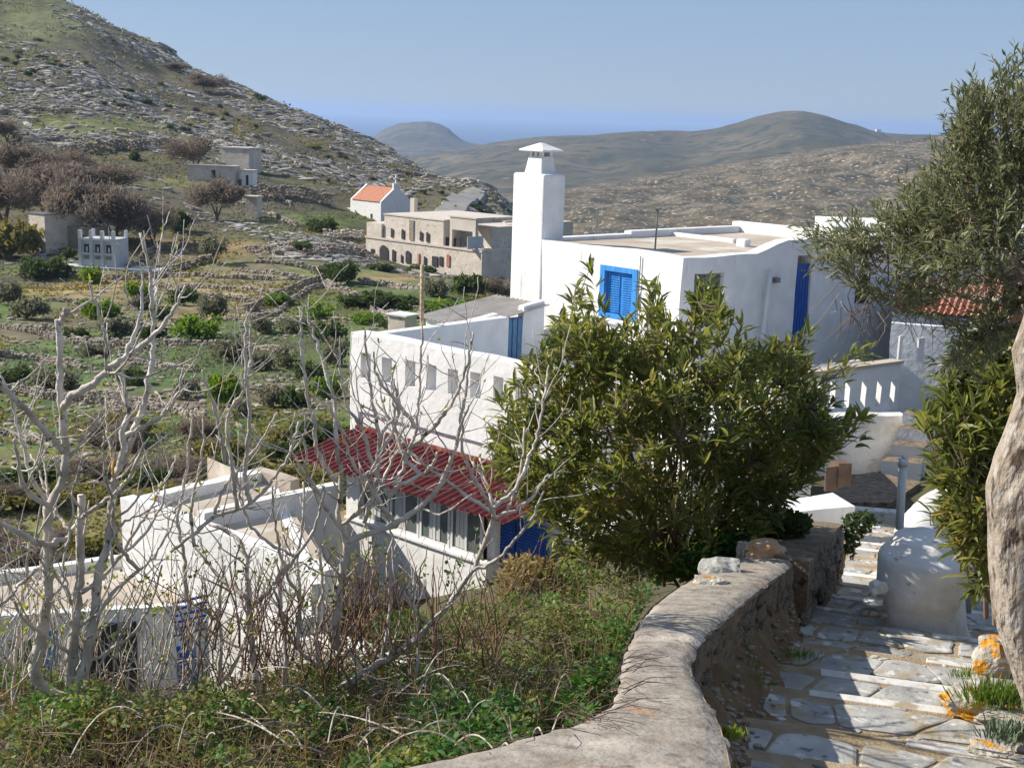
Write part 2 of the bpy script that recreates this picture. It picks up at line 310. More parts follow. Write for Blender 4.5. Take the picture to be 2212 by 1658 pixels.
for u, D, z in ((850, 4.7, -2.2), (1100, 4.6, -2.15), (1250, 4.7, -2.2), (1300, 5.6, -2.4),
                (800, 17, -8.2), (1100, 17, -7.6), (0, 23, -11), (450, 23, -11), (800, 22, -9.4), (-500, 23, -11), (0, 30, -11), (700, 30, -10), (1000, 30, -9), (1250, 16, -6.2), (1450, 15, -5.6), (1450, 22, -6.4), (1450, 30, -6.6), (1250, 30, -8),
                (1800, 4, -2.6), (1800, 6, -3.0), (1850, 9, -3.8), (1850, 13, -4.6), (1850, 18, -5.7), (1850, 25, -6.3), (1850, 33, -7),
                (2200, 4, -2.3), (2250, 6, -2.7), (2300, 9, -3.4), (2250, 13, -4.3), (2250, 18, -5.3), (2250, 25, -6), (2250, 33, -7), (2900, 4, -1.6), (2900, 6, -1.9), (2900, 10, -2.6), (2900, 20, -4.5), (3600, 20, -4),
                (-500, 2.2, -2.2), (300, 2.2, -2.2), (1106, 2.2, -2.3), (1900, 2.2, -2.2), (2900, 2.2, -1.7)): cz(u, D, z)
CP = np.array(CP)
KA = 3.0
def feats(az, lD): return np.stack([az * KA, lD], -1)
_P = feats(CP[:, 0], CP[:, 1]); _n = len(_P)
def _phi(r): return r
_A = np.zeros((_n + 3, _n + 3)); _r = np.linalg.norm(_P[:, None] - _P[None], axis=-1)
_A[:_n, :_n] = _phi(_r) + np.eye(_n) * -0.004; _A[:_n, _n] = 1; _A[:_n, _n + 1:] = _P; _A[_n, :_n] = 1; _A[_n + 1:, :_n] = _P.T
# heights are interpolated as slope angle z/D so that near and far points weigh alike
_w = np.linalg.solve(_A, np.concatenate([CP[:, 2] / np.exp(CP[:, 1]), np.zeros(3)]))
def H0(x, y):
    x = np.asarray(x, float); y = np.asarray(y, float); sh = x.shape
    yy = np.maximum(y, 0.5); az = np.arctan2(x, yy).ravel(); lD = np.log(yy).ravel(); out = np.empty(az.size)
    for i in range(0, az.size, 20000):
        q = feats(az[i:i + 20000], lD[i:i + 20000]); r = np.linalg.norm(q[:, None] - _P[None], axis=-1)
        out[i:i + 20000] = (_phi(r) @ _w[:_n] + _w[_n] + q @ _w[_n + 1:]) * np.exp(lD[i:i + 20000])
    return out.reshape(sh)
def lane_x(y): return 0.95 + 0.22 * y                       # centre line of the lane
def HT(x, y):
    x = np.asarray(x, float); y = np.asarray(y, float)
    z = H0(x, y)
    f = np.clip((y - 30) / 60, 0, 1)
    z = z + f * (fbm(x / 14, y / 14, 4, 3) * 0.9 + fbm(x / 45, y / 60, 3, 9) * 2.2 * np.clip((y - 140) / 100, 0, 1))
    z = z + (fbm(x / 1.3, y / 1.3, 3, 5) * 0.10) * np.clip((y - 2) / 6, 0, 1)
    rk = np.clip((y - 170) / 60, 0, 1); s = (x * 0.55 + y * 0.2 + z * 1.2) / 3.2
    z = z + rk * (np.abs(fbm(s, (x + y) / 30, 3, 21)) * 2.2)
    nb = np.clip((y - 3.0) / 1.0, 0, 1) * np.clip((13 - y) / 3.0, 0, 1) * np.clip((lane_x(y) - 0.6 - x) / 0.5, 0, 1); z = z - 0.50 * nb
    c = np.clip(1.9 - np.abs(x - lane_x(y)), 0, 0.5) * 2 * (y < 22)
    zl = IC + SL * np.minimum(y, 19.5) - 0.22
    return z * (1 - c) + np.minimum(z, zl) * c
def cast(u, v, Dmax=650, Dmin=4):
    d = ray(u, v); d = d / d[1]; Ds = np.exp(np.linspace(math.log(Dmin), math.log(Dmax), 500))
    h = HT(d[0] * Ds, Ds) - d[2] * Ds; k = np.where(h > 0)[0]
    if len(k) == 0: return d * Dmax
    k = max(k[0], 1); t = h[k - 1] / (h[k - 1] - h[k]); D = Ds[k - 1] + (Ds[k] - Ds[k - 1]) * t
    return d * D

naz, nD = 520, 520
AZ = np.linspace(R(-62), R(58), naz); DD = np.exp(np.linspace(math.log(1.6), math.log(690), nD))
gx = np.tan(AZ)[None, :] * DD[:, None] * 1.0; gy = np.repeat(DD[:, None], naz, 1)
gz = HT(gx, gy)
# base colours of the ground by place
pu, pv = proj(np.stack([gx, gy, gz], -1).reshape(-1, 3)); pu = pu.reshape(gx.shape); pv = pv.reshape(gx.shape)
base = np.empty(gx.shape + (3,)); base[:] = (0.135, 0.118, 0.075)
def lay(c, w):
    global base
    w = np.clip(w, 0, 1)[..., None]; base = base * (1 - w) + np.array(c) * w
n1 = fbm(gx / 9, gy / 16, 4, 31); n2 = fbm(gx / 25, gy / 40, 3, 41); n3 = fbm(gx / 3, gy / 4, 3, 51)
valley = (gy > 33) & (gy < 150)
lay((0.085, 0.14, 0.03), valley * (n1 * 2 + 0.7 + n2)); lay((0.23, 0.175, 0.09), valley * (fbm(gx / 12, gy / 18, 3, 61) * 3 - 0.6))
hill = gy > 150
lay((0.10, 0.088, 0.058), hill * 1.0); lay((0.075, 0.08, 0.035), hill * (n2 * 2.5 + 0.4)); lay((0.055, 0.055, 0.042), hill * (fbm(gx / 11, gy / 20, 4, 77) * 3 - 0.2) * 0.8)
for (u, v, a, b_, c, k) in [(180, 800, 330, 55, (0.06, 0.125, 0.025), 1), (330, 925, 330, 38, (0.055, 0.125, 0.022), 1), (60, 900, 160, 60, (0.055, 0.12, 0.022), 1), (190, 620, 190, 34, (0.31, 0.22, 0.10), 1), (370, 535, 150, 22, (0.24, 0.15, 0.085), 1),
                           (690, 478, 90, 20, (0.11, 0.15, 0.035), 1.2), (500, 610, 190, 50, (0.25, 0.205, 0.12), 1), (470, 540, 120, 22, (0.23, 0.16, 0.08), 0.8), (60, 40, 190, 75, (0.105, 0.125, 0.05), 1), (230, 275, 190, 26, (0.13, 0.155, 0.05), 1), (370, 395, 80, 12, (0.17, 0.17, 0.06), 1.2),
                           (830, 640, 200, 30, (0.07, 0.12, 0.028), 1), (850, 600, 120, 12, (0.25, 0.20, 0.10), 1), (420, 1010, 420, 55, (0.17, 0.14, 0.06), 1), (600, 760, 170, 60, (0.08, 0.12, 0.03), 0.8), (640, 500, 90, 10, (0.13, 0.15, 0.045), 1), (980, 450, 110, 30, (0.17, 0.155, 0.08), 0.7), (560, 480, 80, 25, (0.10, 0.11, 0.045), 0.7)]:
    g = np.exp(-(((pu - u) / a) ** 2 + ((pv - v) / b_) ** 2) ** 1.5 * 1.2) * (gy > 33)
    lay(c, g * k * (1.0 + n1 * 0.9))
near = gy < 33
lay((0.075, 0.07, 0.035), near * 1.0)
ii = np.arange((nD - 1) * naz).reshape(nD - 1, naz)[:, :-1].ravel()
Fq = np.stack([ii, ii + 1, ii + naz + 1, ii + naz], -1)
obj('ground', npmesh('ground', np.stack([gx, gy, gz], -1).reshape(-1, 3), Fq, GROUND, smooth=True, col=base.reshape(-1, 3)), kind='structure', label='terraced valley floor and left hillside', cat='ground')

# far hills -----------------------------------------------------------
def far_hill(name, ridge, D0, D1, vbase, D2, z2, matl, amp, sc, nu=300, nd=70, label='', seed=0, zbase=None):
    us = np.linspace(ridge[0][0], ridge[-1][0], nu); vr = np.interp(us, [r[0] for r in ridge], [r[1] for r in ridge])
    Dr = np.interp(us, [r[0] for r in ridge], [r[2] if len(r) > 2 else D1 for r in ridge])
    V = np.empty((nd, nu, 3))
    for i, u in enumerate(us):
        p1 = PD(u, vr[i], Dr[i]); p0 = PD(u, vbase, D0)
        if zbase is not None: p0[2] = zbase
        azx = p1[0] / p1[1]
        for k in range(nd):
            t = k / (nd - 1)
            if t < 0.8: q = t / 0.8; D = D0 + (Dr[i] - D0) * q; e = q ** 0.9; z = p0[2] + (p1[2] - p0[2]) * (e * e * (3 - 2 * e) * 0.45 + e * 0.55)
            else: q = (t - 0.8) / 0.2; D = Dr[i] + (D2 - Dr[i]) * q; z = p1[2] + (z2 - p1[2]) * q ** 1.3
            V[k, i] = (azx * D, D, z)
    x, y = V[..., 0], V[..., 1]
    edge = np.sin(np.linspace(0, 1, nd) / 0.8 * math.pi).clip(0, 1)[:, None] ** 0.7
    V[..., 2] += edge * amp * (fbm(x / sc, y / sc, 5, seed) + 0.6 * np.abs(fbm(x / sc * 2.3, y / sc * 0.9, 4, seed + 50))) + 0.03 * amp * fbm(x / (sc * 0.1), y / (sc * 0.1), 3, seed + 9)
    ii = np.arange((nd - 1) * nu).reshape(nd - 1, nu)[:, :-1].ravel()
    o = obj(name, npmesh(name, V.reshape(-1, 3), np.stack([ii, ii + 1, ii + nu + 1, ii + nu], -1), matl, smooth=True), kind='structure', label=label, cat='hill')
    return V
FR = far_hill('ridge_hill', [(300, 420), (700, 372), (860, 352), (950, 334), (1010, 322), (1060, 312), (1130, 303), (1180, 296), (1300, 292), (1420, 290), (1490, 292), (1550, 284), (1600, 270), (1640, 259), (1690, 250), (1735, 247), (1780, 254), (1850, 270), (1880, 281), (1920, 290), (2010, 293), (2300, 296), (2900, 310)],
              1300, 3200, 520, 4200, -118, FARG, 42, 520, 420, 90, 'long smooth ridge with a rounded summit behind the white house', 3)
RO = far_hill('rocky_hillside', [(1000, 520, 800), (1120, 462, 900), (1220, 412, 1000), (1350, 388, 1100), (1480, 366, 1200), (1650, 342, 1300), (1750, 325, 1300), (1850, 312, 1300), (2010, 296, 1300), (2300, 282, 1300), (2900, 270, 1300)],
              620, 1300, 600, 1600, -95, FARR, 14, 130, 520, 120, 'grey rocky hillside strewn with pale boulders', 13)
far_hill('cape_hill', [(600, 345), (740, 325), (775, 312), (800, 300), (830, 279), (860, 267), (890, 264), (925, 262), (950, 268), (968, 277), (985, 292), (1000, 303), (1030, 314), (1060, 322), (1110, 345)],
         4300, 5000, 352, 5700, -121, FARG, 16, 300, 220, 60, 'far mauve cape hill standing before the sea', 23, zbase=-119)
obj('sea', lmesh('sea', [(-32000, 1500, -120), (32000, 1500, -120), (32000, 32000, -120), (-32000, 32000, -120)], [(0, 1, 2, 3)], SEA), kind='structure', label='blue sea reaching the hazy horizon', cat='sea')
# haze
hm = bpy.data.materials.new('haze_air'); hm.use_nodes = True; hn = hm.node_tree.nodes
for n_ in list(hn):
    if n_.type == 'BSDF_PRINCIPLED': hn.remove(n_)
pvn = hn.new('ShaderNodeVolumePrincipled'); pvn.inputs['Color'].default_value = (0.46, 0.63, 0.93, 1); pvn.inputs['Density'].default_value = HAZE; pvn.inputs['Anisotropy'].default_value = 0.2
hm.node_tree.links.new(pvn.outputs[0], hn['Material Output'].inputs['Volume'])
zt = max(float(gz.max()), 12) + 6
hb = MB(); hb.box((0, 0, 0), (1, 0), (0, 1), -33000, 33000, -600, 33000, -121.5, zt)
obj('haze', hb.mesh('haze', hm), kind='stuff', label='thin blue air haze', cat='haze')

# ------------------------------------------------------------------ the lane: stepped treads, flagstones, lime-washed step edges
STEPD = np.array([0.3, -0.95]); STEPD = STEPD / np.linalg.norm(STEPD)
# steps run to the right and slightly towards us
ex = np.array([0.965, -0.262]); ey = np.array([0.262, 0.965])
def lane_at(y_l): return IC + SL * y_l
NOSE_V = [1730, 1640, 1571, 1495, 1447, 1395, 1341]
noses = []
for v in NOSE_V:
    p = on_lane(1900, v, 0.03); noses.append(float(np.dot(p[:2], ey)))
while noses[-1] < 18.3: noses.append(noses[-1] + (0.62 if noses[-1] < 10 else 0.8))
noses = [noses[0] - 1.0] + noses
def tread_z(i): # tread between noses[i-1] and noses[i]
    t = noses[i]; yw = t * 0.965 + 0.25; return IC + SL * yw * 1.0 + 0.05
_inn = [(1585, 1800), (1578, 1658), (1566, 1600), (1552, 1556), (1525, 1510), (1497, 1465), (1488, 1430), (1500, 1393), (1532, 1358), (1572, 1325), (1604, 1298), (1640, 1268), (1680, 1240), (1712, 1216), (1723, 1195), (1790, 1150)]
_inn = np.array([on_lane(u_, v_, 0.45)[:2] for u_, v_ in _inn]); _ie = _inn @ np.stack([ex, ey], -1)
def left_edge(t): return float(np.interp(t, _ie[:, 1], _ie[:, 0]))
lane = thing('lane', (1.5, 5, -2.5), None, None); del_lane = lane
lane['kind'] = 'structure'; lane['label'] = 'stepped lane of pale flagstones with whitewashed step edges'; lane['category'] = 'lane'
mb = MB(); mbe = MB()
for i in range(1, len(noses)):
    z = tread_z(i); a0, a1 = noses[i - 1], noses[i]
    mb.box((0, 0), ex, ey, min(left_edge(a0), left_edge(a1)) - 0.12, 5.2, a0, a1 + 0.001 * i, z - 0.5, z)
    if i < len(noses) - 1:
        if i >= 2:
            s0 = left_edge(a1) + (0.05 if i > 6 else 0.42)
            x = s0
            while x < s0 + 2.6:
                w_ = random.uniform(0.5, 1.1)
                if random.random() < 0.22: x += w_; continue
                mbe2 = MB(); wd = random.uniform(0.06, 0.10)
                mbe2.box((0, 0), ex, ey, x, x + w_ - 0.02, a1 - wd, a1 + 0.012, z - 0.03, z + 0.007, j=0.004)
                bevelled(obj('step_edge', mbe2.mesh('step_edge', LIMEW if random.random() < 0.75 else MARBLE), lane), 0.006)
                x += w_
obj('joint_bed', mb.mesh('joint_bed', DIRT), lane)
def chaikin(P, n=2):
    for _ in range(n):
        Q = []
        for k in range(len(P)):
            a = np.array(P[k]); b = np.array(P[(k + 1) % len(P)]); Q += [a * 0.86 + b * 0.14, a * 0.14 + b * 0.86]
        P = Q
    return P
nflag = 0
for i in range(1, len(noses)):
    z = tread_z(i); a0, a1 = noses[i - 1] + 0.03, noses[i] - 0.10
    if a1 - a0 < 0.08: continue
    rows = max(1, int(round((a1 - a0) / 0.36)))
    if i > 9: rows = 1
    for r_ in range(rows):
        b0 = a0 + (a1 - a0) * r_ / rows; b1 = a0 + (a1 - a0) * (r_ + 1) / rows
        x = left_edge((a0 + a1) / 2) + random.uniform(0, 0.15); sk = random.uniform(-0.1, 0.1)
        while x < (3.4 if i < 9 else 2.6) and nflag < 290:
            w_ = random.uniform(0.20, 0.50)
            g = random.uniform(0.004, 0.022); sk2 = random.uniform(-0.12, 0.12)
            if random.random() < 0.985:
                pts = [(x + g + sk, b0 + g + random.uniform(0, 0.05)), (x + w_ * 0.5, b0 + g * 0.6 + random.uniform(-0.01, 0.04)), (x + w_ - g + sk2, b0 + g + random.uniform(0, 0.05)), (x + w_ - g * 0.8 + (sk2 - sk) * 0.2, (b0 + b1) / 2),
                       (x + w_ - g - sk2, b1 - g - random.uniform(0, 0.05)), (x + w_ * 0.45, b1 - g * 0.6), (x + g - sk, b1 - g - random.uniform(0, 0.04)), (x + g * 0.8, (b0 + b1) / 2)]
                pts = chaikin(pts, 2); h = random.uniform(0.008, 0.016); ti = random.uniform(-0.006, 0.006)
                k = len(pts); V = []
                for zz, sc_ in ((z - 0.01, 1), (z + h * 0.7, 1), (z + h, 0.93)):
                    cxy = np.mean(pts, 0)
                    for p in pts:
                        q = cxy + (np.array(p) - cxy) * sc_; V.append((*(ex * q[0] + ey * q[1]), zz + ti * (q[0] - cxy[0])))
                F = [tuple(range(2 * k, 3 * k))]
                for l in (0, 1):
                    for q in range(k): F.append((l * k + q, l * k + (q + 1) % k, (l + 1) * k + (q + 1) % k, (l + 1) * k + q))
                obj('flagstone', lmesh('flagstone', V, F, MARBLE), lane); nflag += 1
            x += w_; sk = sk2

# ------------------------------------------------------------------ serpentine rubble wall along the lane
def on_cap(u, v): return on_lane(u, v, 0.45)
inner = [(1585, 1800), (1578, 1658), (1566, 1600), (1552, 1556), (1525, 1510), (1497, 1465), (1488, 1430), (1500, 1393), (1532, 1358), (1572, 1325), (1604, 1298), (1640, 1268), (1680, 1240), (1712, 1216), (1723, 1195)]
outer = [(300, 1800), (820, 1662), (1100, 1600), (1250, 1562), (1320, 1520), (1338, 1470), (1342, 1425), (1358, 1385), (1382, 1340), (1405, 1308), (1450, 1274), (1500, 1243), (1560, 1212), (1625, 1188), (1700, 1172)]
ip = np.array([on_cap(*q) for q in inner]); op = np.array([on_cap(*q) for q in outer])
def resample(P, n, smooth=3):
    P = np.array(P)
    for _ in range(smooth):
        Q = [P[0]]
        for k in range(len(P) - 1): Q += [P[k] * 0.75 + P[k + 1] * 0.25, P[k] * 0.25 + P[k + 1] * 0.75]
        P = np.array(Q + [P[-1]])
    s = np.concatenate([[0], np.cumsum(np.linalg.norm(np.diff(P, axis=0), axis=1))]); t = np.linspace(0, s[-1], n)
    return np.stack([np.interp(t, s, P[:, k]) for k in range(3)], -1)
ipn, opn = [], []
for k in range(len(ip) - 1):
    for q in range(12): t = q / 12; ipn.append(ip[k] * (1 - t) + ip[k + 1] * t); opn.append(op[k] * (1 - t) + op[k + 1] * t)
def smooth_line(P, n=14):
    P = np.array(P)
    for _ in range(n): P[1:-1] = P[1:-1] * 0.5 + (P[2:] + P[:-2]) * 0.25
    return P
ipn = smooth_line(ipn, 5); opn = smooth_line(opn, 7)
swall = thing('garden_wall', (float(ip[5][0]), float(ip[5][1]), -2.6), 'winding low rubble wall with a pale mortar cap beside the flagged lane', 'wall')
NW = len(ipn); V = []; F = []; NC = 12
for i in range(NW):
    a, b = ipn[i], opn[i]
    for k in range(NC + 1):
        t = k / NC; p = a * (1 - t) + b * t
        crown = 0.016 * math.sin(math.pi * t) ** 0.6 + 0.010 * mnoise.noise(Vector((p[0] * 5, p[1] * 5, 1))) + 0.008 * mnoise.noise(Vector((p[0] * 19, p[1] * 19, 3)))
        e = (0.02 if k in (0, NC) else 0)
        jit = 0.018 * mnoise.noise(Vector((p[0] * 9, p[1] * 9, 7)))
        dirn = (a - b) / max(1e-6, np.linalg.norm(a - b))
        pp = p + dirn * (jit + (0.012 if k == 0 else 0)) if k in (0, 1, NC) else p
        V.append((pp[0], pp[1], pp[2] + crown - e))
for i in range(NW - 1):
    for k in range(NC): a = i * (NC + 1) + k; F.append((a, a + 1, a + NC + 2, a + NC + 1))
obj('cap', lmesh('cap', V, F, CONC, True), swall)
# faces under the cap
def side(P, Q, dep, name, m):
    V = []; F = []; K = 7
    for i in range(NW):
        dirn = (P[i] - Q[i]) / max(1e-6, np.linalg.norm(P[i] - Q[i]))
        for k in range(K + 1):
            t = k / K; n_ = 0.03 * mnoise.noise(Vector((P[i][0] * 6, P[i][1] * 6, t * 3)))
            off = (0.004 if k == 0 else -0.02 + 0.05 * t + n_)
            V.append((P[i][0] + dirn[0] * off, P[i][1] + dirn[1] * off, P[i][2] - 0.012 - dep * t))
    for i in range(NW - 1):
        for k in range(K): a = i * (K + 1) + k; F.append((a, a + K + 1, a + K + 2, a + 1))
    obj(name, lmesh(name, V, F, m, True), swall)
side(ipn, opn, 0.75, 'lane_face', EARTH); side(opn, ipn, 0.75, 'field_face', EARTH)
def rock(V, r, sq=(1, 1, 1), seed=0, n=1):
    import bmesh
    bm = bmesh.new(); bmesh.ops.create_icosphere(bm, subdivisions=n, radius=1.0); bm.verts.ensure_lookup_table()
    for v in bm.verts:
        q = v.co.copy(); d = 1 + 0.34 * mnoise.noise(q * 1.3 + Vector((seed * 5.1, seed, 0))) + 0.12 * mnoise.noise(q * 3.7 + Vector((seed, 0, seed)))
        m_ = max(abs(q.x), abs(q.y), abs(q.z)); q = q * (0.45 + 0.55 / m_) if m_ else q
        v.co = Vector((q.x * sq[0], q.y * sq[1], q.z * sq[2])) * d * r * 0.9
    me = bpy.data.meshes.new('rock'); bm.to_mesh(me); bm.free(); me.materials.append(V); return me
stones = [rock(RUBBLE, 1.0, (1, 0.75, 0.7), s, 2) for s in range(7)]
cs = np.concatenate([[0], np.cumsum(np.linalg.norm(np.diff(ipn, axis=0), axis=1))])
for i_ in range(290):
    s = random.uniform(0.02, 0.98) * cs[-1]; k = int(np.searchsorted(cs, s)) - 1; k = max(0, min(k, NW - 2))
    t = (s - cs[k]) / max(1e-6, cs[k + 1] - cs[k]); p = ipn[k] * (1 - t) + ipn[k + 1] * t; dirn = (ipn[k] - opn[k]) / np.linalg.norm(ipn[k] - opn[k]); tg = ipn[k + 1] - ipn[k]
    h = random.uniform(0.07, 0.62); o = bpy.data.objects.new('stone', random.choice(stones)); COL.objects.link(o); o.parent = swall
    sz = random.uniform(0.035, 0.085); o.scale = (sz * random.uniform(1, 1.6), sz * 0.55, sz * random.uniform(0.6, 0.9))
    off = -0.01 + 0.05 * h - 0.008; o.location = Vector((p[0] + dirn[0] * off, p[1] + dirn[1] * off, p[2] - h)) - swall.location
    o.rotation_euler = (random.uniform(-0.2, 0.2), random.uniform(-0.3, 0.3), math.atan2(tg[1], tg[0]))
# lower continuation of the wall in shade
lw = thing('lower_wall', tuple(on_lane(1780, 1330)), 'shaded dark rubble wall end standing beyond the curved cap', 'wall')
A0 = on_cap(1745, 1215); B0 = on_lane(1822, 1140, 0.48)
dA = (B0 - A0); LA = np.linalg.norm(dA[:2]); dA = dA / LA; nA = np.array([dA[1], -dA[0]])
V, F = grid_wall((A0[0], A0[1]), dA[:2], nA, LA, -4.9, A0[2] + 0.02, 0.45, step=0.12, amp=0.02, seed=4)
V = [(v[0], v[1], v[2] + (dA[2] * np.dot(np.array(v[:2]) - A0[:2], dA[:2]))) for v in V]
obj('core', lmesh('core', V, F, EARTH), lw)
for i_ in range(110):
    s = random.uniform(0, LA); h = random.uniform(0.04, 0.9); o = bpy.data.objects.new('stone', random.choice(stones)); COL.objects.link(o); o.parent = lw
    sz = random.uniform(0.05, 0.10); o.scale = (sz * 1.3, sz * 0.6, sz * 0.8)
    o.location = Vector((A0[0] + dA[0] * s + nA[0] * 0.01, A0[1] + dA[1] * s + nA[1] * 0.01, A0[2] + dA[2] * s - h)) - lw.location; o.rotation_euler = (0, random.uniform(-0.3, 0.3), math.atan2(dA[1], dA[0]))
# earth bank at the foot of the wall
V = []; F = []
for i in range(NW):
    dirn = (ipn[i] - opn[i]) / np.linalg.norm(ipn[i] - opn[i]); p = ipn[i]
    for k, (o_, zz) in enumerate(((-0.05, -0.24), (0.06, -0.30), (0.15, -0.38), (0.26, -0.44), (0.36, -0.52))):
        nn = 0.05 * mnoise.noise(Vector((p[0] * 3, p[1] * 3, k)))
        V.append((p[0] + dirn[0] * (o_ + nn), p[1] + dirn[1] * (o_ + nn), p[2] + zz + nn))
for i in range(NW - 1):
    for k in range(4): a = i * 5 + k; F.append((a, a + 1, a + 6, a + 5))
obj('earth_bank', lmesh('earth_bank', V, F, mat('brown_earth', [(0.12, 0.075, 0.04), (0.22, 0.15, 0.085)], 5, 0.95, 0.02, 20), True), kind='structure', label='brown earth bank at the foot of the winding wall', cat='earth')
BANKP = True
# loose stones on the cap
def stone_at(name, u, v, r, sq, m, label, seed, dz=0.0, rz=0.0, cat='stone'):
    p = on_cap(u, v); me = rock(m, r, sq, seed, 3); me.name = name
    o = obj(name, me, label=label, cat=cat); o.location = (p[0], p[1], p[2] + r * sq[2] * 0.6 + dz); o.rotation_euler = (0, 0, rz); return o
stone_at('stone', 1652, 1206, 0.135, (1.15, 0.8, 0.62), OCHRE, 'orange brown stone lying on the far end of the wall cap', 3, rz=0.4)
stone_at('stone', 1683, 1200, 0.06, (1, 0.8, 0.8), OCHRE, 'small brown stone tucked behind the orange stone on the wall cap', 8)
stone_at('stone', 1536, 1262, 0.085, (1.35, 0.9, 0.42), LICHEN, 'flat pale stone ringed with orange lichen on the wall cap', 5, dz=-0.01)
stone_at('rock', 1556, 1238, 0.15, (1.0, 0.7, 0.75), mat('grey_rock', [(0.28, 0.28, 0.26), (0.45, 0.45, 0.42)], 7, 0.95, 0.02, 20), 'grey pointed rock leaning against the outer edge of the wall', 9, dz=-0.08, cat='rock')
stone_at('stone', 1603, 1200, 0.075, (0.7, 0.7, 1.0), LICHEN, 'small upright lichened stone beside the orange brown stone', 12)

# ------------------------------------------------------------------ white houses
A_ = np.array([3.78, -4.27]); A_ = A_ / np.linalg.norm(A_)        # along the fronts, towards us
B_ = np.array([-A_[1], A_[0]])                                     # away to the right
N_ = -B_
Cc = PZ(1475, 558, -3.0)
n3 = np.array([N_[0], N_[1], 0]); b3 = np.array([A_[0], A_[1], 0])
def on_front(u, v, P=Cc): p = hit(u, v, P, n3); return np.dot(p[:2] - P[:2], -A_), p[2]      # (s from corner along -a, z)
def on_side(u, v, P=Cc): p = hit(u, v, P, b3); return np.dot(p[:2] - P[:2], B_), p[2]
house = thing('white_house', (*(Cc[:2]), -6), 'two storey whitewashed house with tall chimney and blue shuttered window', 'house')
s_w0, z_w1 = on_front(1372, 590); s_w1, z_w0 = on_front(1300, 676)
LF = 5.74
V, F = grid_wall(Cc[:2], -A_, N_, LF, -9, -3.0, 0.35, [(s_w0, s_w1, z_w0, z_w1)], top=lambda s: 0.03 * math.sin(s * 1.3), amp=0.02, seed=1)
F = [tuple(reversed(f)) for f in F]
obj('front_wall', lmesh('front_wall', V, F, WHITE), house)
# side wall, stepping up towards the back
s1, zt1 = on_side(1640, 548); s2, zt2 = on_side(1700, 519); sd0, zd1 = on_side(1722, 572); sd1, _z = on_side(1752, 572); _s, zd0 = on_side(1718, 795)
sw0, zw1 = on_side(1502, 592); sw1, _z = on_side(1562, 592); zw0 = zw1 - 1.25
LS = 12.5
def stopf(s): return float(np.interp(s, [0, s1, s2, LS], [0.0, zt1 + 3.0, zt2 + 3.0, zt2 + 3.0]))
V, F = grid_wall(Cc[:2], B_, A_, LS, -9, -3.0, 0.35, [(sw0, sw1, zw0, zw1), (sd0, sd1, -5.85, zd1)], top=stopf, amp=0.02, seed=2)
obj('side_wall', lmesh('side_wall', V, F, WHITE), house)
mb = MB(); mb.box(Cc, -A_, B_, 0.3, LF - 0.05, 0.3, 11, -6.0, -3.16)
obj('roof', mb.mesh('roof', ROOFM), house)
mb = MB()
mb.box(Cc, -A_, B_, LF - 0.32, LF, 0.0, 4.0, -9, -3.06); mb.box(Cc, -A_, B_, LF - 0.32, LF - 0.04, 4.0, 8.6, -9, -2.98)
mb.box(Cc, -A_, B_, 0.3, LF, 8.6, 8.95, -9, -2.86); mb.box(Cc, -A_, B_, 3.2, LF, 5.6, 5.75, -3.2, -3.05)
mb.box(Cc, -A_, B_, 0.36, 0.66, 5.2, 10.9, -3.2, -2.84); mb.box(Cc, -A_, B_, 2.3, 2.6, 5.0, 5.25, -3.2, -2.98)
bevelled(obj('parapet', soften(mb.mesh('parapet', WHITE), 0.02), house), 0.03)
# chimney
chim = thing('x', (0, 0, 0), None, None); bpy.data.objects.remove(chim)
mb = MB(); w1, w2 = 1.12, 0.72
mb.box(Cc, -A_, B_, LF - w1, LF + 0.05, -0.015, w2, -8.9, -1.40)
ch = bevelled(obj('chimney', soften(mb.mesh('chimney', WHITE), 0.015), house), 0.06, 3)
mb = MB(); cx_, cy_ = LF - w1 / 2 - 0.01, w2 / 2 - 0.01
def fr(x, y, z): return (Cc[0] - A_[0] * x + B_[0] * y, Cc[1] - A_[1] * x + B_[1] * y, z)
def frustum(mb, cx, cy, a0, b0, z0, a1, b1, z1, m=0):
    mb.hexa([fr(cx - a0, cy - b0, z0), fr(cx + a0, cy - b0, z0), fr(cx + a0, cy + b0, z0), fr(cx - a0, cy + b0, z0), fr(cx - a1, cy - b1, z1), fr(cx + a1, cy - b1, z1), fr(cx + a1, cy + b1, z1), fr(cx - a1, cy + b1, z1)], m)
frustum(mb, cx_, cy_, 0.31, 0.26, -1.40, 0.25, 0.205, -1.06)
frustum(mb, cx_, cy_, 0.25, 0.205, -1.06, 0.24, 0.195, -0.98)
for dx in (-0.17, 0, 0.17):
    for dy in (-0.14, 0.14): frustum(mb, cx_ + dx, cy_ + dy, 0.05, 0.045, -0.98, 0.05, 0.045, -0.86)
frustum(mb, cx_, cy_, 0.23, 0.18, -0.875, 0.23, 0.18, -0.845)
obj('chimney_neck', mb.mesh('chimney_neck', WHITE), ch)
mb = MB(); P4 = [fr(cx_ - .44, cy_ - .35, -0.85), fr(cx_ + .44, cy_ - .35, -0.85), fr(cx_ + .44, cy_ + .35, -0.85), fr(cx_ - .44, cy_ + .35, -0.85)]
P5 = [(p[0], p[1], p[2] + 0.035) for p in P4]; ap = [fr(cx_ - .04, cy_ - .03, -0.65), fr(cx_ + .04, cy_ - .03, -0.65), fr(cx_ + .04, cy_ + .03, -0.65), fr(cx_ - .04, cy_ + .03, -0.65)]
mb.hexa(P4 + P5); mb.hexa(P5 + ap)
obj('chimney_cap', mb.mesh('chimney_cap', WHITE), ch)
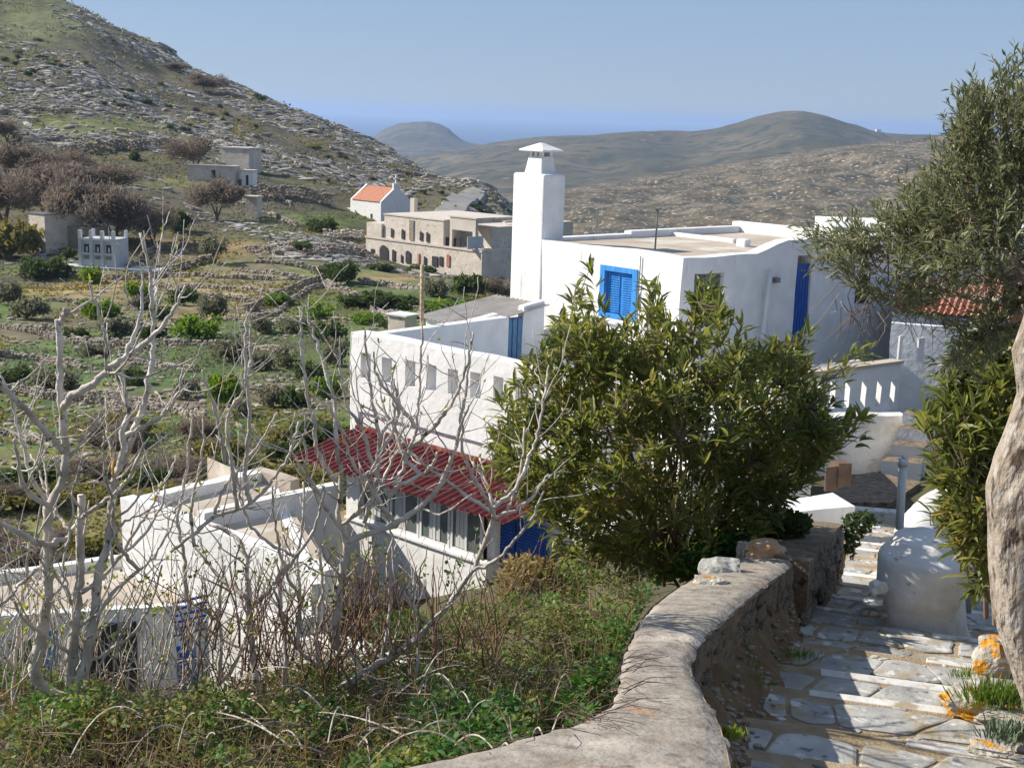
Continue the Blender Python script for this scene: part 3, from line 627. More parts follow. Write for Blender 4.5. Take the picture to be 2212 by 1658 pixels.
# blue window on the front: frame proud of the wall, louvred shutters set in
def slab(name, P, dx, n, s0, s1, z0, z1, t0, t1, m, parent, j=0):
    mb = MB(); mb.box(P, dx, n, s0, s1, t0, t1, z0, z1); return bevelled(obj(name, mb.mesh(name, m), parent), 0.008)
win = slab('window', Cc, -A_, N_, s_w0 + 0.06, s_w1 - 0.06, z_w0, z_w1, -0.14, -0.10, BLUE, house)
mb = MB(); fw = 0.10
for (x0, x1, z0, z1) in ((s_w0 - 0.09, s_w0 + fw - 0.04, z_w0 - 0.08, z_w1 + 0.09), (s_w1 - fw + 0.04, s_w1 + 0.09, z_w0 - 0.08, z_w1 + 0.09), (s_w0 + fw - 0.04, s_w1 - fw + 0.04, z_w1 - 0.03, z_w1 + 0.088), (s_w0 + fw - 0.04, s_w1 - fw + 0.04, z_w0 - 0.078, z_w0 + 0.03)):
    mb.box(Cc, -A_, N_, x0, x1, -0.09, 0.03, z0, z1)
obj('frame', mb.mesh('frame', BLUE), win)
mb = MB(); zz = z_w0 + 0.06
while zz < z_w1 - 0.08: mb.box(Cc, -A_, N_, s_w0 + 0.12, (s_w0 + s_w1) / 2 - 0.03, -0.10, -0.07, zz, zz + 0.03); mb.box(Cc, -A_, N_, (s_w0 + s_w1) / 2 + 0.03, s_w1 - 0.12, -0.10, -0.07, zz, zz + 0.03); zz += 0.055
obj('louvre', mb.mesh('louvre', BLUE), win, kind='stuff')
sill = slab('sill', Cc, -A_, N_, s_w0 - 0.12, s_w1 + 0.12, z_w0 - 0.20, z_w0 - 0.085, -0.05, 0.07, WHITE, win)
# dark window and deep blue door on the shaded side
w2_ = slab('window', Cc, B_, A_, sw0, sw1, zw0, zw1, -0.16, -0.13, GLASS, house); w2_['label'] = 'dark window on the shaded side'
mb = MB()
for (x0, x1, z0, z1) in ((sw0, sw0 + 0.05, zw0, zw1), (sw1 - 0.05, sw1, zw0, zw1), (sw0 + 0.05, sw1 - 0.05, zw1 - 0.05, zw1), ((sw0 + sw1) / 2 - 0.03, (sw0 + sw1) / 2 + 0.03, zw0, zw1 - 0.05)): mb.box(Cc, B_, A_, x0, x1, -0.13, -0.08, z0, z1)
obj('frame', mb.mesh('frame', METAL), w2_)
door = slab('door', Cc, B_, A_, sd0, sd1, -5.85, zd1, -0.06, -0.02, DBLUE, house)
mb = MB()
for k in range(4): x = sd0 + 0.04 + k * (sd1 - sd0 - 0.08) / 4; mb.box(Cc, B_, A_, x, x + (sd1 - sd0 - 0.08) / 4 - 0.02, -0.02, 0.0, -5.7, zd1 - 0.1)
obj('plank', mb.mesh('plank', DBLUE), door, kind='stuff')
slab('door_jamb', Cc, B_, A_, sd1, sd1 + 0.28, -5.85, zd1 + 0.02, 0.003, 0.03, WHITE, house)
s5, z5 = on_side(1862, 592)
w3 = slab('window', Cc, B_, A_, s5 - 0.25, s5 + 0.35, z5 - 0.75, z5, 0.004, 0.03, DARK, house); w3['label'] = 'small dark window at the far end of the shaded side'
# downpipe, cable drop and lamp on the side wall
pa, za = on_side(1655, 580); pb_, zb = on_side(1637, 725)
mb = MB(); P = lambda s, t, z: (Cc[0] + B_[0] * s + A_[0] * t, Cc[1] + B_[1] * s + A_[1] * t, z)
mb.tube([P(pa, 0.14, za), P(pb_, 0.14, zb), P(pb_ - 0.03, 0.14, zb - 1.2)], 0.06, 8); obj('downpipe', mb.mesh('downpipe', FRAME, True), house)
mb = MB(); l1, lz = on_side(1660, 600); mb.box(Cc, B_, A_, l1 + 0.15, l1 + 0.32, 0.0, 0.12, lz - 0.12, lz); mb.tube([P(l1 + 0.2, 0.1, lz), P(l1 + 0.05, 0.22, lz + 0.02)], 0.03, 6)
obj('wall_lamp', mb.mesh('wall_lamp', METAL), house)
Q = lambda s, t, z: (Cc[0] - A_[0] * s + N_[0] * t, Cc[1] - A_[1] * s + N_[1] * t, z)
q0, qz = on_front(1386, 553); mb = MB(); mb.tube([Q(q0, 0.03, qz), Q(q0 + 0.02, 0.03, -5.2)], 0.012, 5); obj('cable', mb.mesh('cable', METAL), house)
for (u0, v0, u1, v1, D, nm, lb) in ((1414, 552, 1424, 452, 33.5, 'antenna', 'thin metal aerial rising from the white house roof'), (1288, 512, 1294, 450, 37.5, 'pole', 'slim grey pole behind the roof to the right of the chimney')):
    mb = MB(); p0, p1 = PD(u0, v0, D), PD(u1, v1, D); p1[:2] = p0[:2] + (p1[:2] - p0[:2]) * 0.5; p0[2] = -3.3; mb.tube([p0, p1], 0.022, 6)
    if nm == 'antenna': mb.tube([p1 + np.array([-0.07, 0, -.02]), p1 + np.array([0.07, 0.02, .02])], 0.035, 6)
    o = obj(nm, mb.mesh(nm, METAL), label=lb, cat=nm)

# shed against the house on the terrace
Sc = PD(1020, 712, 30.7); Sc[2] = -4.86
shed = thing('shed', (Sc[0], Sc[1], -7), 'small terrace shed with sloping grey corrugated roof and faded blue door', 'shed')
def onS(u, v): p = hit(u, v, Sc, b3); return np.dot(p[:2] - Sc[:2], B_), p[2]
d0, dz1 = onS(1076, 688); d1, _ = onS(1130, 688)
tv = lambda s: 0.42 * s / 2.3
V, F = grid_wall(Sc[:2], B_, A_, 2.25, -9, -4.86, 0.2, [(d0, d1, -7, dz1 - 0.0)], top=lambda s: 0.30 * s / 2.25, amp=0.012)
obj('side_wall', lmesh('side_wall', V, F, WHITE), shed)
V, F = grid_wall(Sc[:2], -A_, N_, 1.75, -9, -4.86, 0.2, [(0.62, 0.72, -7, -5.05)], amp=0.012); F = [tuple(reversed(f)) for f in F]
obj('front_wall', lmesh('front_wall', V, F, WHITE), shed)
sdoor = slab('door', Sc, B_, A_, d0, d1, -7, dz1 - 0.02, -0.1, -0.05, FADBLUE, shed)
mb = MB()
for k in range(5): x = d0 + 0.02 + k * (d1 - d0) / 5; mb.box(Sc, B_, A_, x, x + (d1 - d0) / 5 - 0.03, -0.05, -0.02, -7, dz1 - 0.05)
obj('plank', mb.mesh('plank', FADBLUE), sdoor, kind='stuff')
def corrugated(O, dx, dy, L, W, z0, z1, pitch, amp, m, name, parent, droop=0.0, th=0.012):
    """sheet whose ribs run along dy; z falls from z0 (y=0) to z1 (y=W)"""
    nx = int(L / pitch * 6); V = []; F = []
    for i in range(nx + 1):
        x = L * i / nx
        for k in range(2):
            for t_ in (0, 1):
                y = W * k; z = (z0, z1)[k] + amp * math.sin(2 * math.pi * x / pitch) - th * t_ + droop * math.sin(x * 1.7)
                V.append((O[0] + dx[0] * x + dy[0] * y, O[1] + dx[1] * x + dy[1] * y, z))
    for i in range(nx):
        a = i * 4; b = a + 4
        F += [(a, a + 2, b + 2, b), (a + 3, a + 1, b + 1, b + 3), (a, b, b + 1, a + 1), (a + 2, a + 3, b + 3, b + 2)]
    return obj(name, lmesh(name, V, F, m, False), parent)
O = Sc[:2] + A_ * 0.12 + N_ * 0.14
corrugated(O, -A_, B_, 2.0, 2.45, -4.80, -4.45, 0.16, 0.02, GREYROOF, 'roof', shed)
# terrace block with the row of openings
T1 = PZ(757, 716, -4.55); T2 = PZ(1130, 790, -4.55)
dT = (T2 - T1)[:2]; LT = np.linalg.norm(dT); dT = dT / LT; nT = np.array([dT[1], -dT[0]]); nT3 = np.array([nT[0], nT[1], 0]); bT = -nT
def onT(u, v, off=0.0): P_ = T1 + nT3 * off; p = hit(u, v, P_, nT3); return np.dot(p[:2] - T1[:2], dT), p[2]
terr = thing('terrace_house', (T1[0], T1[1], -9), 'white terrace block with a row of square parapet openings under the tall house', 'house')
holes = []
for (u0, u1, v0, v1) in ((780, 801, 760, 818), (827, 845, 770, 828), (875, 899, 776, 836), (921, 944, 785, 845), (967, 992, 795, 853), (1015, 1040, 803, 863), (1064, 1090, 811, 870), (1113, 1139, 820, 878)):
    a, zt_ = onT((u0 + u1) / 2 - 11, v0); b, _ = onT((u0 + u1) / 2 + 11, v0); _, zb_ = onT((u0 + u1) / 2, v1); holes.append((a, b, zb_, zt_))
zl = onT(900, 920)[1]
V, F = grid_wall(T1[:2], dT, nT, LT + 1.8, zl, -4.55, 0.44, holes, amp=0.009, seed=7, top=lambda s: 0.008 * math.sin(s * 1.9))
obj('parapet', lmesh('parapet', V, F, WHITE), terr)
V, F = grid_wall(T1[:2] + bT * 0.07, dT, nT, LT + 1.8, -12, zl - 0.004, 0.25, amp=0.015, seed=8)
obj('front_wall', lmesh('front_wall', V, F, WHITE), terr)
mb = MB(); mb.box(T1, dT, bT, 0.3, LT + 1.78, 0.47, 7.0, -12, -5.75); obj('floor', mb.mesh('floor', WHITE), terr)
mb = MB(); mb.box(T1, dT, bT, LT + 1.8, LT + 3.3, 3.0, 9.0, -12, -6.2); obj('courtyard', mb.mesh('courtyard', WHITE), terr)
mb = MB(); mb.box(T1, dT, bT, 0.0, 0.28, 0.0, 4.6, -12, -4.62)
bevelled(obj('end_wall', soften(mb.mesh('end_wall', WHITE), 0.02), terr), 0.03)
mb = MB(); p0 = PD(912, 705, 29.6); p1 = PD(912, 572, 29.6); mb.tube([p0 - np.array([0, 0, 1.2]), p1], 0.045, 8)
for t in (0.25, 0.55, 0.8): q = p0 + (p1 - p0) * t; mb.tube([q, q + np.array([0, 0, 0.03])], 0.058, 8)
obj('pole', mb.mesh('pole', RUST, True), label='weathered pale pole standing on the terrace beside the shed', cat='pole')
# red corrugated lean-to with glazed veranda below
r0, zr = onT(735, 922); r0 += 0.55; r1 = LT + 1.35; zr0 = onT(1000, 985)[1]
RW = 1.75
OR = T1[:2] + dT * r0 + nT * 0.02
best = min(np.linspace(0.2, 1.6, 60), key=lambda dz: abs(proj(np.array([*(T1[:2] + dT * (r0 + 2.9) + nT * RW), zr0 - dz]))[1] - np.interp(proj(np.array([*(T1[:2] + dT * (r0 + 2.9) + nT * RW), zr0 - dz]))[0], [665, 758, 1032, 1165], [990, 1032, 1093, 1140])))
zlow = zr0 - best
ver = thing('veranda', (*(T1[:2] + nT * 1.2), -9), 'glazed white veranda under a dark red corrugated lean-to roof', 'house')
corrugated(OR, dT, nT, r1 - r0, RW, zr0, zlow, 0.17, 0.032, REDROOF, 'roof', ver)
mb = MB(); mb.box(T1, dT, nT, r0, r1, 0.0, 0.06, zr0 + 0.0, zr0 + 0.07, j=0.004); obj('flashing', mb.mesh('flashing', REDROOF), ver)
VW = 1.30
def onV(u, v): P_ = T1 + nT3 * VW; p = hit(u, v, P_, nT3); return np.dot(p[:2] - T1[:2], dT), p[2]
va, _ = onV(748, 1100); vb, _ = onV(1052, 1190); zs = onV(900, 1170)[1]; ztop = zr0 + (zlow - zr0) * (VW + 0.06) / RW - 0.05
V, F = grid_wall(T1[:2] + nT * VW + dT * va, dT, nT, vb - va, -11.5, zs, 0.2, amp=0.012, seed=9)
obj('front_wall', lmesh('front_wall', V, F, WHITE), ver)
mb = MB(); mb.box(T1, dT, nT, va, vb + 0.02, VW - 0.1, VW + 0.06, zs, zs + 0.07); mb.box(T1, dT, nT, va, va + 0.4, VW - 0.3, VW + 0.01, zs + 0.07, ztop)
bevelled(obj('sill', soften(mb.mesh('sill', WHITE), 0.01), ver), 0.015)
for a_, b_, c_ in ((va, va + 0.2, VW - 0.31), (vb - 0.2, vb, VW - 0.21)): mb = MB(); mb.box(T1, dT, nT, a_, b_, 0.0, c_, -11.5, ztop); obj('end_wall', mb.mesh('end_wall', WHITE), ver)
mb = MB(); mb.box(T1, dT, nT, va + 0.25, vb - 0.25, VW - 0.75, VW - 0.7, zs - 0.1, ztop); obj('curtain', mb.mesh('curtain', CURT), ver)
nwin = 4; wl_ = (vb - 0.15 - va - 0.42) / nwin
for k in range(nwin):
    x0 = va + 0.42 + k * wl_; x1 = x0 + wl_ - 0.03
    mb = MB(); t = 0.05
    for (a, b, c, d_) in ((x0, x0 + t, zs + 0.07, ztop), (x1 - t, x1, zs + 0.07, ztop), (x0 + t, x1 - t, zs + 0.07, zs + 0.13), (x0 + t, x1 - t, ztop - 0.05, ztop), ((x0 + x1) / 2 - 0.02, (x0 + x1) / 2 + 0.02, zs + 0.13, ztop - 0.05)): mb.box(T1, dT, nT, a, b, VW - 0.09, VW - 0.04, c, d_)
    w_ = obj('window', mb.mesh('window', FRAME), ver)
    mb = MB(); mb.box(T1, dT, nT, x0 + t, x1 - t, VW - 0.07, VW - 0.06, zs + 0.13, ztop - 0.05); obj('pane', mb.mesh('pane', GLASS), w_)
    mb = MB(); cxx = x0 + (0.15 if k % 2 else 0.3) * wl_
    for q in range(6): mb.box(T1, dT, nT, cxx + q * 0.05, cxx + q * 0.05 + 0.045, VW - 0.058 + 0.004 * (q % 2), VW - 0.052 + 0.004 * (q % 2), zs + 0.15, ztop - 0.06)
    obj('curtain', mb.mesh('curtain', CURT), w_)
# blue shutters / door at the right of the veranda
def shutter(u0, u1, v0, v1, off, lb):
    P_ = T1 + nT3 * off; p = hit((u0 + u1) / 2, (v0 + v1) / 2, P_, nT3)
    a = np.dot(hit(u0, v0, P_, nT3)[:2] - T1[:2], dT); b = np.dot(hit(u1, v0, P_, nT3)[:2] - T1[:2], dT); zt_ = hit((u0 + u1) / 2, v0, P_, nT3)[2]; zb_ = hit((u0 + u1) / 2, v1, P_, nT3)[2]
    mb = MB(); mb.box(T1, dT, nT, a, b, off - 0.05, off - 0.01, zb_, zt_); o = obj('shutter', mb.mesh('shutter', DBLUE), ver); o['label'] = lb
    zz = zb_ + 0.05; mb = MB()
    while zz < zt_ - 0.07: mb.box(T1, dT, nT, a + 0.04, b - 0.04, off - 0.01, off + 0.012, zz, zz + 0.035); zz += 0.06
    obj('louvre', mb.mesh('louvre', DBLUE), o, kind='stuff')
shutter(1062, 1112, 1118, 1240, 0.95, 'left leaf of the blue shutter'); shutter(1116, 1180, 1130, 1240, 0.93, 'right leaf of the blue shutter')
V, F = grid_wall(T1[:2] + nT * 0.80 + dT * (vb - 0.1), dT, nT, 2.6, -11.5, zlow + 0.2, 0.2, amp=0.02, seed=12)
obj('right_wall', lmesh('right_wall', V, F, WHITE2), ver)
# flat roofed house below
G1 = PZ(262, 1075, -7.3); G2 = PZ(702, 1233, -7.3); dG = (G2 - G1)[:2]; LG = np.linalg.norm(dG); dG /= LG; nG = np.array([dG[1], -dG[0]]); bG = -nG
flat = thing('flat_roof_house', (G1[0], G1[1], -11), 'low white house with flat brown roof terrace and pale parapets before the veranda', 'house')
V, F = grid_wall(G1[:2], dG, nG, LG, -12, -7.3, 0.3, amp=0.02, seed=13); obj('front_wall', lmesh('front_wall', V, F, WHITE), flat)
mb = MB(); G3 = PZ(600, 1055, -7.52); q = [G1[:2] + dG * 0.3 + bG * 0.3, G2[:2] + bG * 0.28, G3[:2], G3[:2] - dG * 3.0 + bG * 0.5, G1[:2] + dG * 0.3 + bG * 3.0]
mb.add([(*p, -7.52) for p in q] + [(*p, -12) for p in q], [(0, 1, 2, 3, 4), (0, 5, 6, 1), (1, 6, 7, 2), (2, 7, 8, 3), (3, 8, 9, 4), (4, 9, 5, 0)]); obj('roof', mb.mesh('roof', ROOFM), flat)
V, F = grid_wall(G1[:2] + dG * 0.001, bG, -dG, 3.2, -12, -7.32, 0.28, amp=0.02, seed=14); F = [tuple(reversed(f)) for f in F]; obj('end_wall', lmesh('end_wall', V, F, WHITE), flat)
H1 = PZ(440, 1112, -7.25); H2 = PZ(735, 1052, -7.25); dH = (H2 - H1)[:2]; LH = np.linalg.norm(dH); dH /= LH; nH = np.array([dH[1], -dH[0]])
V, F = grid_wall(H1[:2], dH, nH, LH, -12, -7.2, 0.22, amp=0.015, seed=15); obj('parapet', lmesh('parapet', V, F, WHITE), flat)
V, F = grid_wall(G1[:2] + bG * 3.1, dG, nG, 1.2, -12, -7.3, 0.25, amp=0.02, seed=16); obj('back_wall', lmesh('back_wall', V, F, ROOFM), flat)
# right end: wall facing us, in shade
d_ = (G3[:2] - G2[:2]); l_ = np.linalg.norm(d_); d_ = d_ / l_; V, F = grid_wall(G2[:2], d_, (d_[1], -d_[0]), l_, -12, -7.50, 0.2, amp=0.015, seed=17); obj('right_wall', lmesh('right_wall', V, F, WHITE), flat)
# lowest house, left
K1 = PZ(-260, 1245, -8.75); K2 = PZ(466, 1296, -8.75)
low = thing('lower_house', (K1[0], K1[1], -12), 'lowest white house with a brown terrace roof half hidden behind the bare fig tree', 'house')
mb = MB(); q = [PZ(-300, 1350, -8.8), PZ(430, 1300, -8.8), PZ(500, 1270, -8.8), PZ(270, 1205, -8.8), PZ(-300, 1270, -8.8)]
mb.add([(*p[:2], -8.8) for p in q] + [(*p[:2], -12.5) for p in q], [(0, 1, 2, 3, 4), (0, 5, 6, 1), (1, 6, 7, 2), (2, 7, 8, 3), (3, 8, 9, 4), (4, 9, 5, 0)])
obj('roof', mb.mesh('roof', ROOFM), low)
for (u0, v0, u1, v1, zt_, th_) in ((-300, 1275, 275, 1200, -8.62, 0.18), (-300, 1345, 445, 1302, -8.72, 0.2)):
    a = PZ(u0, v0, zt_); b = PZ(u1, v1, zt_); d_ = (b - a)[:2]; l_ = np.linalg.norm(d_); d_ /= l_; nn = np.array([d_[1], -d_[0]])
    V, F = grid_wall(a[:2] + nn * 0.05, d_, nn, l_, -13, zt_, th_, amp=0.02, seed=u0 + 20 + th_); obj('wall', lmesh('wall', V, F, WHITE), low)
    a0, d0_, n0_ = a, d_, nn
def onK(u, v): p = hit(u, v, a0, np.array([n0_[0], n0_[1], 0])); return np.dot(p[:2] - a0[:2], d0_), p[2]
for (u0, u1, v0, v1, m, nm) in ((190, 300, 1345, 1530, DARK, 'opening'), (20, 100, 1380, 1520, GLASS, 'window'), (95, 130, 1360, 1440, BLUE, 'shutter')):
    x0, zt_ = onK(u0, v0); x1, zb_ = onK(u1, v1); mb = MB(); mb.box(a0, d0_, n0_, x0, x1, 0.052, 0.09, zb_, zt_); obj(nm, mb.mesh(nm, m), low)
# blue slatted pergola awning beside it
aw = thing('blue_awning', tuple(PD(420, 1400, 20.5)), 'slatted deep blue awning and door behind the fig branches', 'awning')
for k in range(6):
    v = 1292 + k * 14; p0 = PD(372, v + 12, 20.6 - k * 0.12); p1 = PD(446, v - 6, 20.6 - k * 0.12); mb = MB(); d_ = p1 - p0; up_ = np.array([0, -0.02, 0.028])
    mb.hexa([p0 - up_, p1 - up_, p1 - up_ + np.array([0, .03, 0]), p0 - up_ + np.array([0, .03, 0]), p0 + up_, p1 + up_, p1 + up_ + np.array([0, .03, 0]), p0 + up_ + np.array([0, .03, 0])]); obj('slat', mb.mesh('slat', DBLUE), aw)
mb = MB(); p0 = PD(385, 1560, 20.0); p1 = PD(425, 1560, 20.0); mb.box(p0, (1, 0), (0, 1), 0, (p1 - p0)[0], 0, 0.05, p0[2], p0[2] + 1.3); obj('door', mb.mesh('door', DBLUE), aw)
# cream low garden wall in front
for (u0, v0, u1, v1, D0_, D1_, lb) in ((450, 1310, 640, 1345, 19.0, 17.5, 'cream weathered garden wall below the white flat roofed house'), (640, 1380, 860, 1430, 14.8, 13.6, 'low pale stone wall half buried in brambles')):
    a = PD(u0, v0, D0_); b = PD(u1, v1, D1_); d_ = (b - a)[:2]; l_ = np.linalg.norm(d_); d_ /= l_; nn = np.array([d_[1], -d_[0]])
    V, F = grid_wall(a[:2], d_, nn, l_, -13, a[2], 0.3, amp=0.05, seed=u0); slope_ = (b[2] - a[2]) / l_
    V = [(v[0], v[1], v[2] + slope_ * np.dot(np.array(v[:2]) - a[:2], d_)) for v in V]; obj('garden_wall', lmesh('garden_wall', V, F, WHITE2), label=lb, cat='wall')

# ------------------------------------------------------------------ far right: low roofs, balustrade, stair landing
LZ = -5.85
bal = thing('balustrade_wall', tuple(PD(1850, 900, 26)), 'shaded white terrace wall pierced by narrow pointed slots', 'wall')
a = PD(1690, 812, 27.2); b = PD(1948, 782, 29.5); za = -4.95
a[2] = za; d_ = (b - a)[:2]; l_ = np.linalg.norm(d_); d_ /= l_; nn = np.array([d_[1], -d_[0]])
def onB(u, v): p = hit(u, v, a, np.array([nn[0], nn[1], 0])); return np.dot(p[:2] - a[:2], d_), p[2]
za = float(onB(1850, 797)[1]); hs = []
for u in (1735, 1772, 1800, 1832, 1868, 1900, 1930):
    x, zt_ = onB(u, 822); _, zb_ = onB(u, 880); hs.append((x - 0.085, x + 0.085, zb_, zt_))
V, F = grid_wall(a[:2], d_, nn, l_, -7.5, za, 0.18, hs, amp=0.012, seed=31); obj('wall_body', lmesh('wall_body', V, F, WHITE), bal)
mb = MB(); mb.box(a, d_, nn, -0.1, l_, -0.26, 0.06, za + 0.002, za + 0.07); bevelled(obj('coping', soften(mb.mesh('coping', ROOFM), 0.01), bal), 0.01)
mb = MB(); mb.box(a, d_, -nn, 0.2, l_ - 0.2, 0.9, 1.0, -7, za - 0.05); obj('back_wall', mb.mesh('back_wall', WHITE), bal)
tile = thing('tiled_roof_house', tuple(PD(2050, 800, 34)), 'white house at the right with an orange tiled roof behind the olive tree', 'house')
p00 = PD(1925, 672, 33); p10 = PD(2300, 700, 31); p01 = PD(1955, 596, 36.5); p11 = PD(2330, 610, 34.5)
for r_ in range(9):
    mb = MB(); nt = 26
    for c_ in range(nt):
        t0, t1 = c_ / nt, (c_ + 0.94) / nt; s0, s1_ = r_ / 9, (r_ + 1.12) / 9
        def bl(t, s): return (p00 * (1 - t) + p10 * t) * (1 - s) + (p01 * (1 - t) + p11 * t) * s
        q = [bl(t0, s0), bl((t0 + t1) / 2, s0) + np.array([0, 0, 0.07]), bl(t1, s0), bl(t1, s1_) - np.array([0, 0, .02]), bl((t0 + t1) / 2, s1_) + np.array([0, 0, 0.05]), bl(t0, s1_) - np.array([0, 0, .02])]
        mb.add(q, [(0, 1, 4, 5), (1, 2, 3, 4)])
    obj('tile_row', mb.mesh('tile_row', BRICKM), tile)
mb = MB(); g0 = p00 * 1.0; dd_ = (p10 - p00)[:2]; ll = np.linalg.norm(dd_); dd_ /= ll; nb = np.array([-dd_[1], dd_[0]])
mb.box(g0, dd_, nb, 0.1, ll, 0.25, 3.5, -8, g0[2] - 0.04); obj('wall', mb.mesh('wall', WHITE), tile)
mb = MB(); mb.box(g0, dd_, nb, 0.0, ll, 0.15, 0.25, g0[2] - 0.45, g0[2] - 0.1); obj('band', mb.mesh('band', WHITE2), tile)
back = thing('back_house', tuple(PD(1990, 560, 40)), 'flat white building behind the house at the right, mostly behind the olive', 'house')
mb = MB(); q = PD(1800, 490, 43); mb.box(q, (0.995, -0.1), (0.1, 0.995), 0, 9, 0, 5, -9, q[2]); obj('wall', mb.mesh('wall', WHITE), back)
for u, v, lb in ((1944, 750, 'narrow upright white panel near the tiled roof'), (1988, 755, 'wide upright white panel near the tiled roof')):
    p = PD(u, v, 27.5); w_ = 0.06 if u < 1960 else 0.12; mb = MB(); mb.box(p, (0.72, 0.70), (-0.7, 0.72), -w_, w_, -0.02, 0.02, p[2] - 0.25, p[2] + 0.25); o = obj('white_panel', mb.mesh('white_panel', FRAME), label=lb, cat='board')  # two thin upright white boxes, one narrow and one wide
V, F = grid_wall(PD(1925, 700, 31)[:2], (0.955, -0.295), (-0.295, -0.955), 5.5, -8, PD(1990, 700, 31)[2], 0.2, amp=0.02, seed=35)
obj('front_wall', lmesh('front_wall', V, F, WHITE), tile)
# landing and rising steps by the white wall
land = thing('landing_steps', tuple(PZ(1880, 1050, LZ)), 'brown stair landing with whitewashed risers climbing to the right', 'steps')
P_ = lambda u, v, z: tuple(PZ(u, v, z))
mb = MB(); q = [PZ(1810, 1085, LZ), PZ(1925, 1085, LZ), PZ(1990, 1040, LZ), PZ(1890, 1018, LZ), PZ(1780, 1040, LZ)]
mb.add(q + [p - np.array([0, 0, .4]) for p in q], [(0, 1, 2, 3, 4), (5, 6, 1, 0), (6, 7, 2, 1)]); obj('tread', mb.mesh('tread', EARTH), land)
zz = LZ
for k, (ul, ur, vt, vb_) in enumerate(((1905, 1990, 985, 995), (1925, 2000, 950, 960), (1940, 2010, 915, 925), (1950, 2020, 884, 892))):
    z2_ = LZ + 0.2 * (k + 1); mb = MB(); f0 = PZ(ul, vb_, z2_); f1 = PZ(ur, vb_ + 6, z2_); b0 = PZ(ul + 12, vt, z2_); b1 = PZ(ur + 5, vt + 4, z2_)
    dn = np.array([0, 0, -0.6]); mb.add([f0, f1, b1, b0, f0 + dn, f1 + dn, b1 + dn, b0 + dn], [(0, 1, 2, 3), (4, 5, 1, 0), (7, 4, 0, 3), (5, 6, 2, 1)]); mb.m = [1, 0, 0, 0]
    obj('step', mb.mesh('step', [WHITE, EARTH]), land)
for k, (v, z_) in enumerate(((1108, -5.70), (1150, -5.45), (1190, -5.1), (1235, -4.85))):
    mb = MB(); a_ = PZ(1800, v - 10, z_); b_ = PZ(1945, v, z_); d2 = (b_ - a_)[:2]; l2 = np.linalg.norm(d2); d2 /= l2; mb.box(a_, d2, np.array([d2[1], -d2[0]]), 0, l2, -0.22, 0.0, z_ - 0.4, z_, j=0.015)
    bevelled(obj('white_step', mb.mesh('white_step', LIMEW), land), 0.02)
whitew = thing('white_wall', tuple(PD(1850, 960, 25)), 'smooth shaded white wall rising from the stair landing under the slotted terrace wall', 'wall')
a = PD(1700, 905, 23.4); b = PD(1960, 890, 24.0); d_ = (b - a)[:2]; l_ = np.linalg.norm(d_); d_ /= l_; V, F = grid_wall(a[:2], d_, np.array([d_[1], -d_[0]]), l_, -7.2, a[2], 0.3, amp=0.03, seed=36); obj('wall_body', lmesh('wall_body', V, F, WHITE2), whitew)  # darker whitewash puts the shade of this corner into the wall colour
side_block = MB(); side_block.box((0, 0), (1, 0), (0, 1), 2.5, 4.25, 18.2, 23.0, -8, -4.25); bevelled(obj('side_block', soften(side_block.mesh('side_block', WHITE), 0.02), label='added white annex block behind the right side of the big oleander', cat='shade block'), 0.03)  # unseen block, added to throw shade across the stair landing
# pale wall between bush and lane, low white block
V, F = grid_wall(PD(1700, 1090, 15.5)[:2], (0.94, 0.34), (0.34, -0.94), 0.95, -5.6, PD(1770, 1105, 15.5)[2], 0.5, amp=0.03, seed=37, step=0.25); obj('white_block', lmesh('white_block', V, F, WHITE), label='low whitewashed block at the foot of the big oleander', cat='wall')
bx = MB(); p = PD(1782, 1062, 16.5); bx.box(p, (0.93, 0.37), (-0.37, 0.93), 0, 0.19, 0, 0.02, p[2], p[2] + 0.32, j=0.01); bx.box(p, (0.93, 0.37), (-0.37, 0.93), 0.17, 0.36, -0.02, 0.2, p[2] + 0.05, p[2] + 0.36, j=0.01)
obj('brown_crate', bx.mesh('brown_crate', mat('brown_board', [(0.10, 0.065, 0.045), (0.17, 0.11, 0.08)], 5, 0.9, 0.004, 30)), label='dark brown box standing on the white wall beside the oleander', cat='box')
# lumpy plastered bastion with buttress at the right of the lane
def blob(name, rings, m, parent=None, label=None, cat=None, amp=0.02, n=28, sc=2.2, seed=0):
    """rings: (centre xyz, rx, ry, squareness, yaw)"""
    V = []; F = []
    for (c, rx, ry, sq, yaw) in rings:
        for k in range(n):
            a = 2 * math.pi * k / n; ca, sa = math.cos(a), math.sin(a); e = 1 / max(abs(ca), abs(sa)); f = 1 + (e - 1) * sq
            x, y = ca * rx * f, sa * ry * f; V.append(np.array([c[0] + x * math.cos(yaw) - y * math.sin(yaw), c[1] + x * math.sin(yaw) + y * math.cos(yaw), c[2]]))
    for i in range(len(rings) - 1):
        for k in range(n): F.append((i * n + k, i * n + (k + 1) % n, (i + 1) * n + (k + 1) % n, (i + 1) * n + k))
    F.append(tuple(range((len(rings) - 1) * n, len(rings) * n)))
    me = lmesh(name, V, F, m, True); soften(me, amp, sc, seed); return obj(name, me, parent, label, cat)
def seg_rings(spec, n=4):
    o = []
    for i in range(len(spec) - 1):
        for q in range(n):
            t = q / n; t2 = t * t * (3 - 2 * t); a, b = spec[i], spec[i + 1]; o.append((np.array(a[0]) * (1 - t) + np.array(b[0]) * t, a[1] * (1 - t2) + b[1] * t2, a[2] * (1 - t2) + b[2] * t2, a[3] * (1 - t) + b[3] * t, a[4]))
    return o + [spec[-1]]
bas = thing('bastion', tuple(PD(1990, 1335, 9.2)), 'lumpy weathered whitewashed wall end with a smooth buttress at the lane side', 'wall')
c0 = PD(1990, 1345, 9.3); zb0 = c0[2] - 0.15
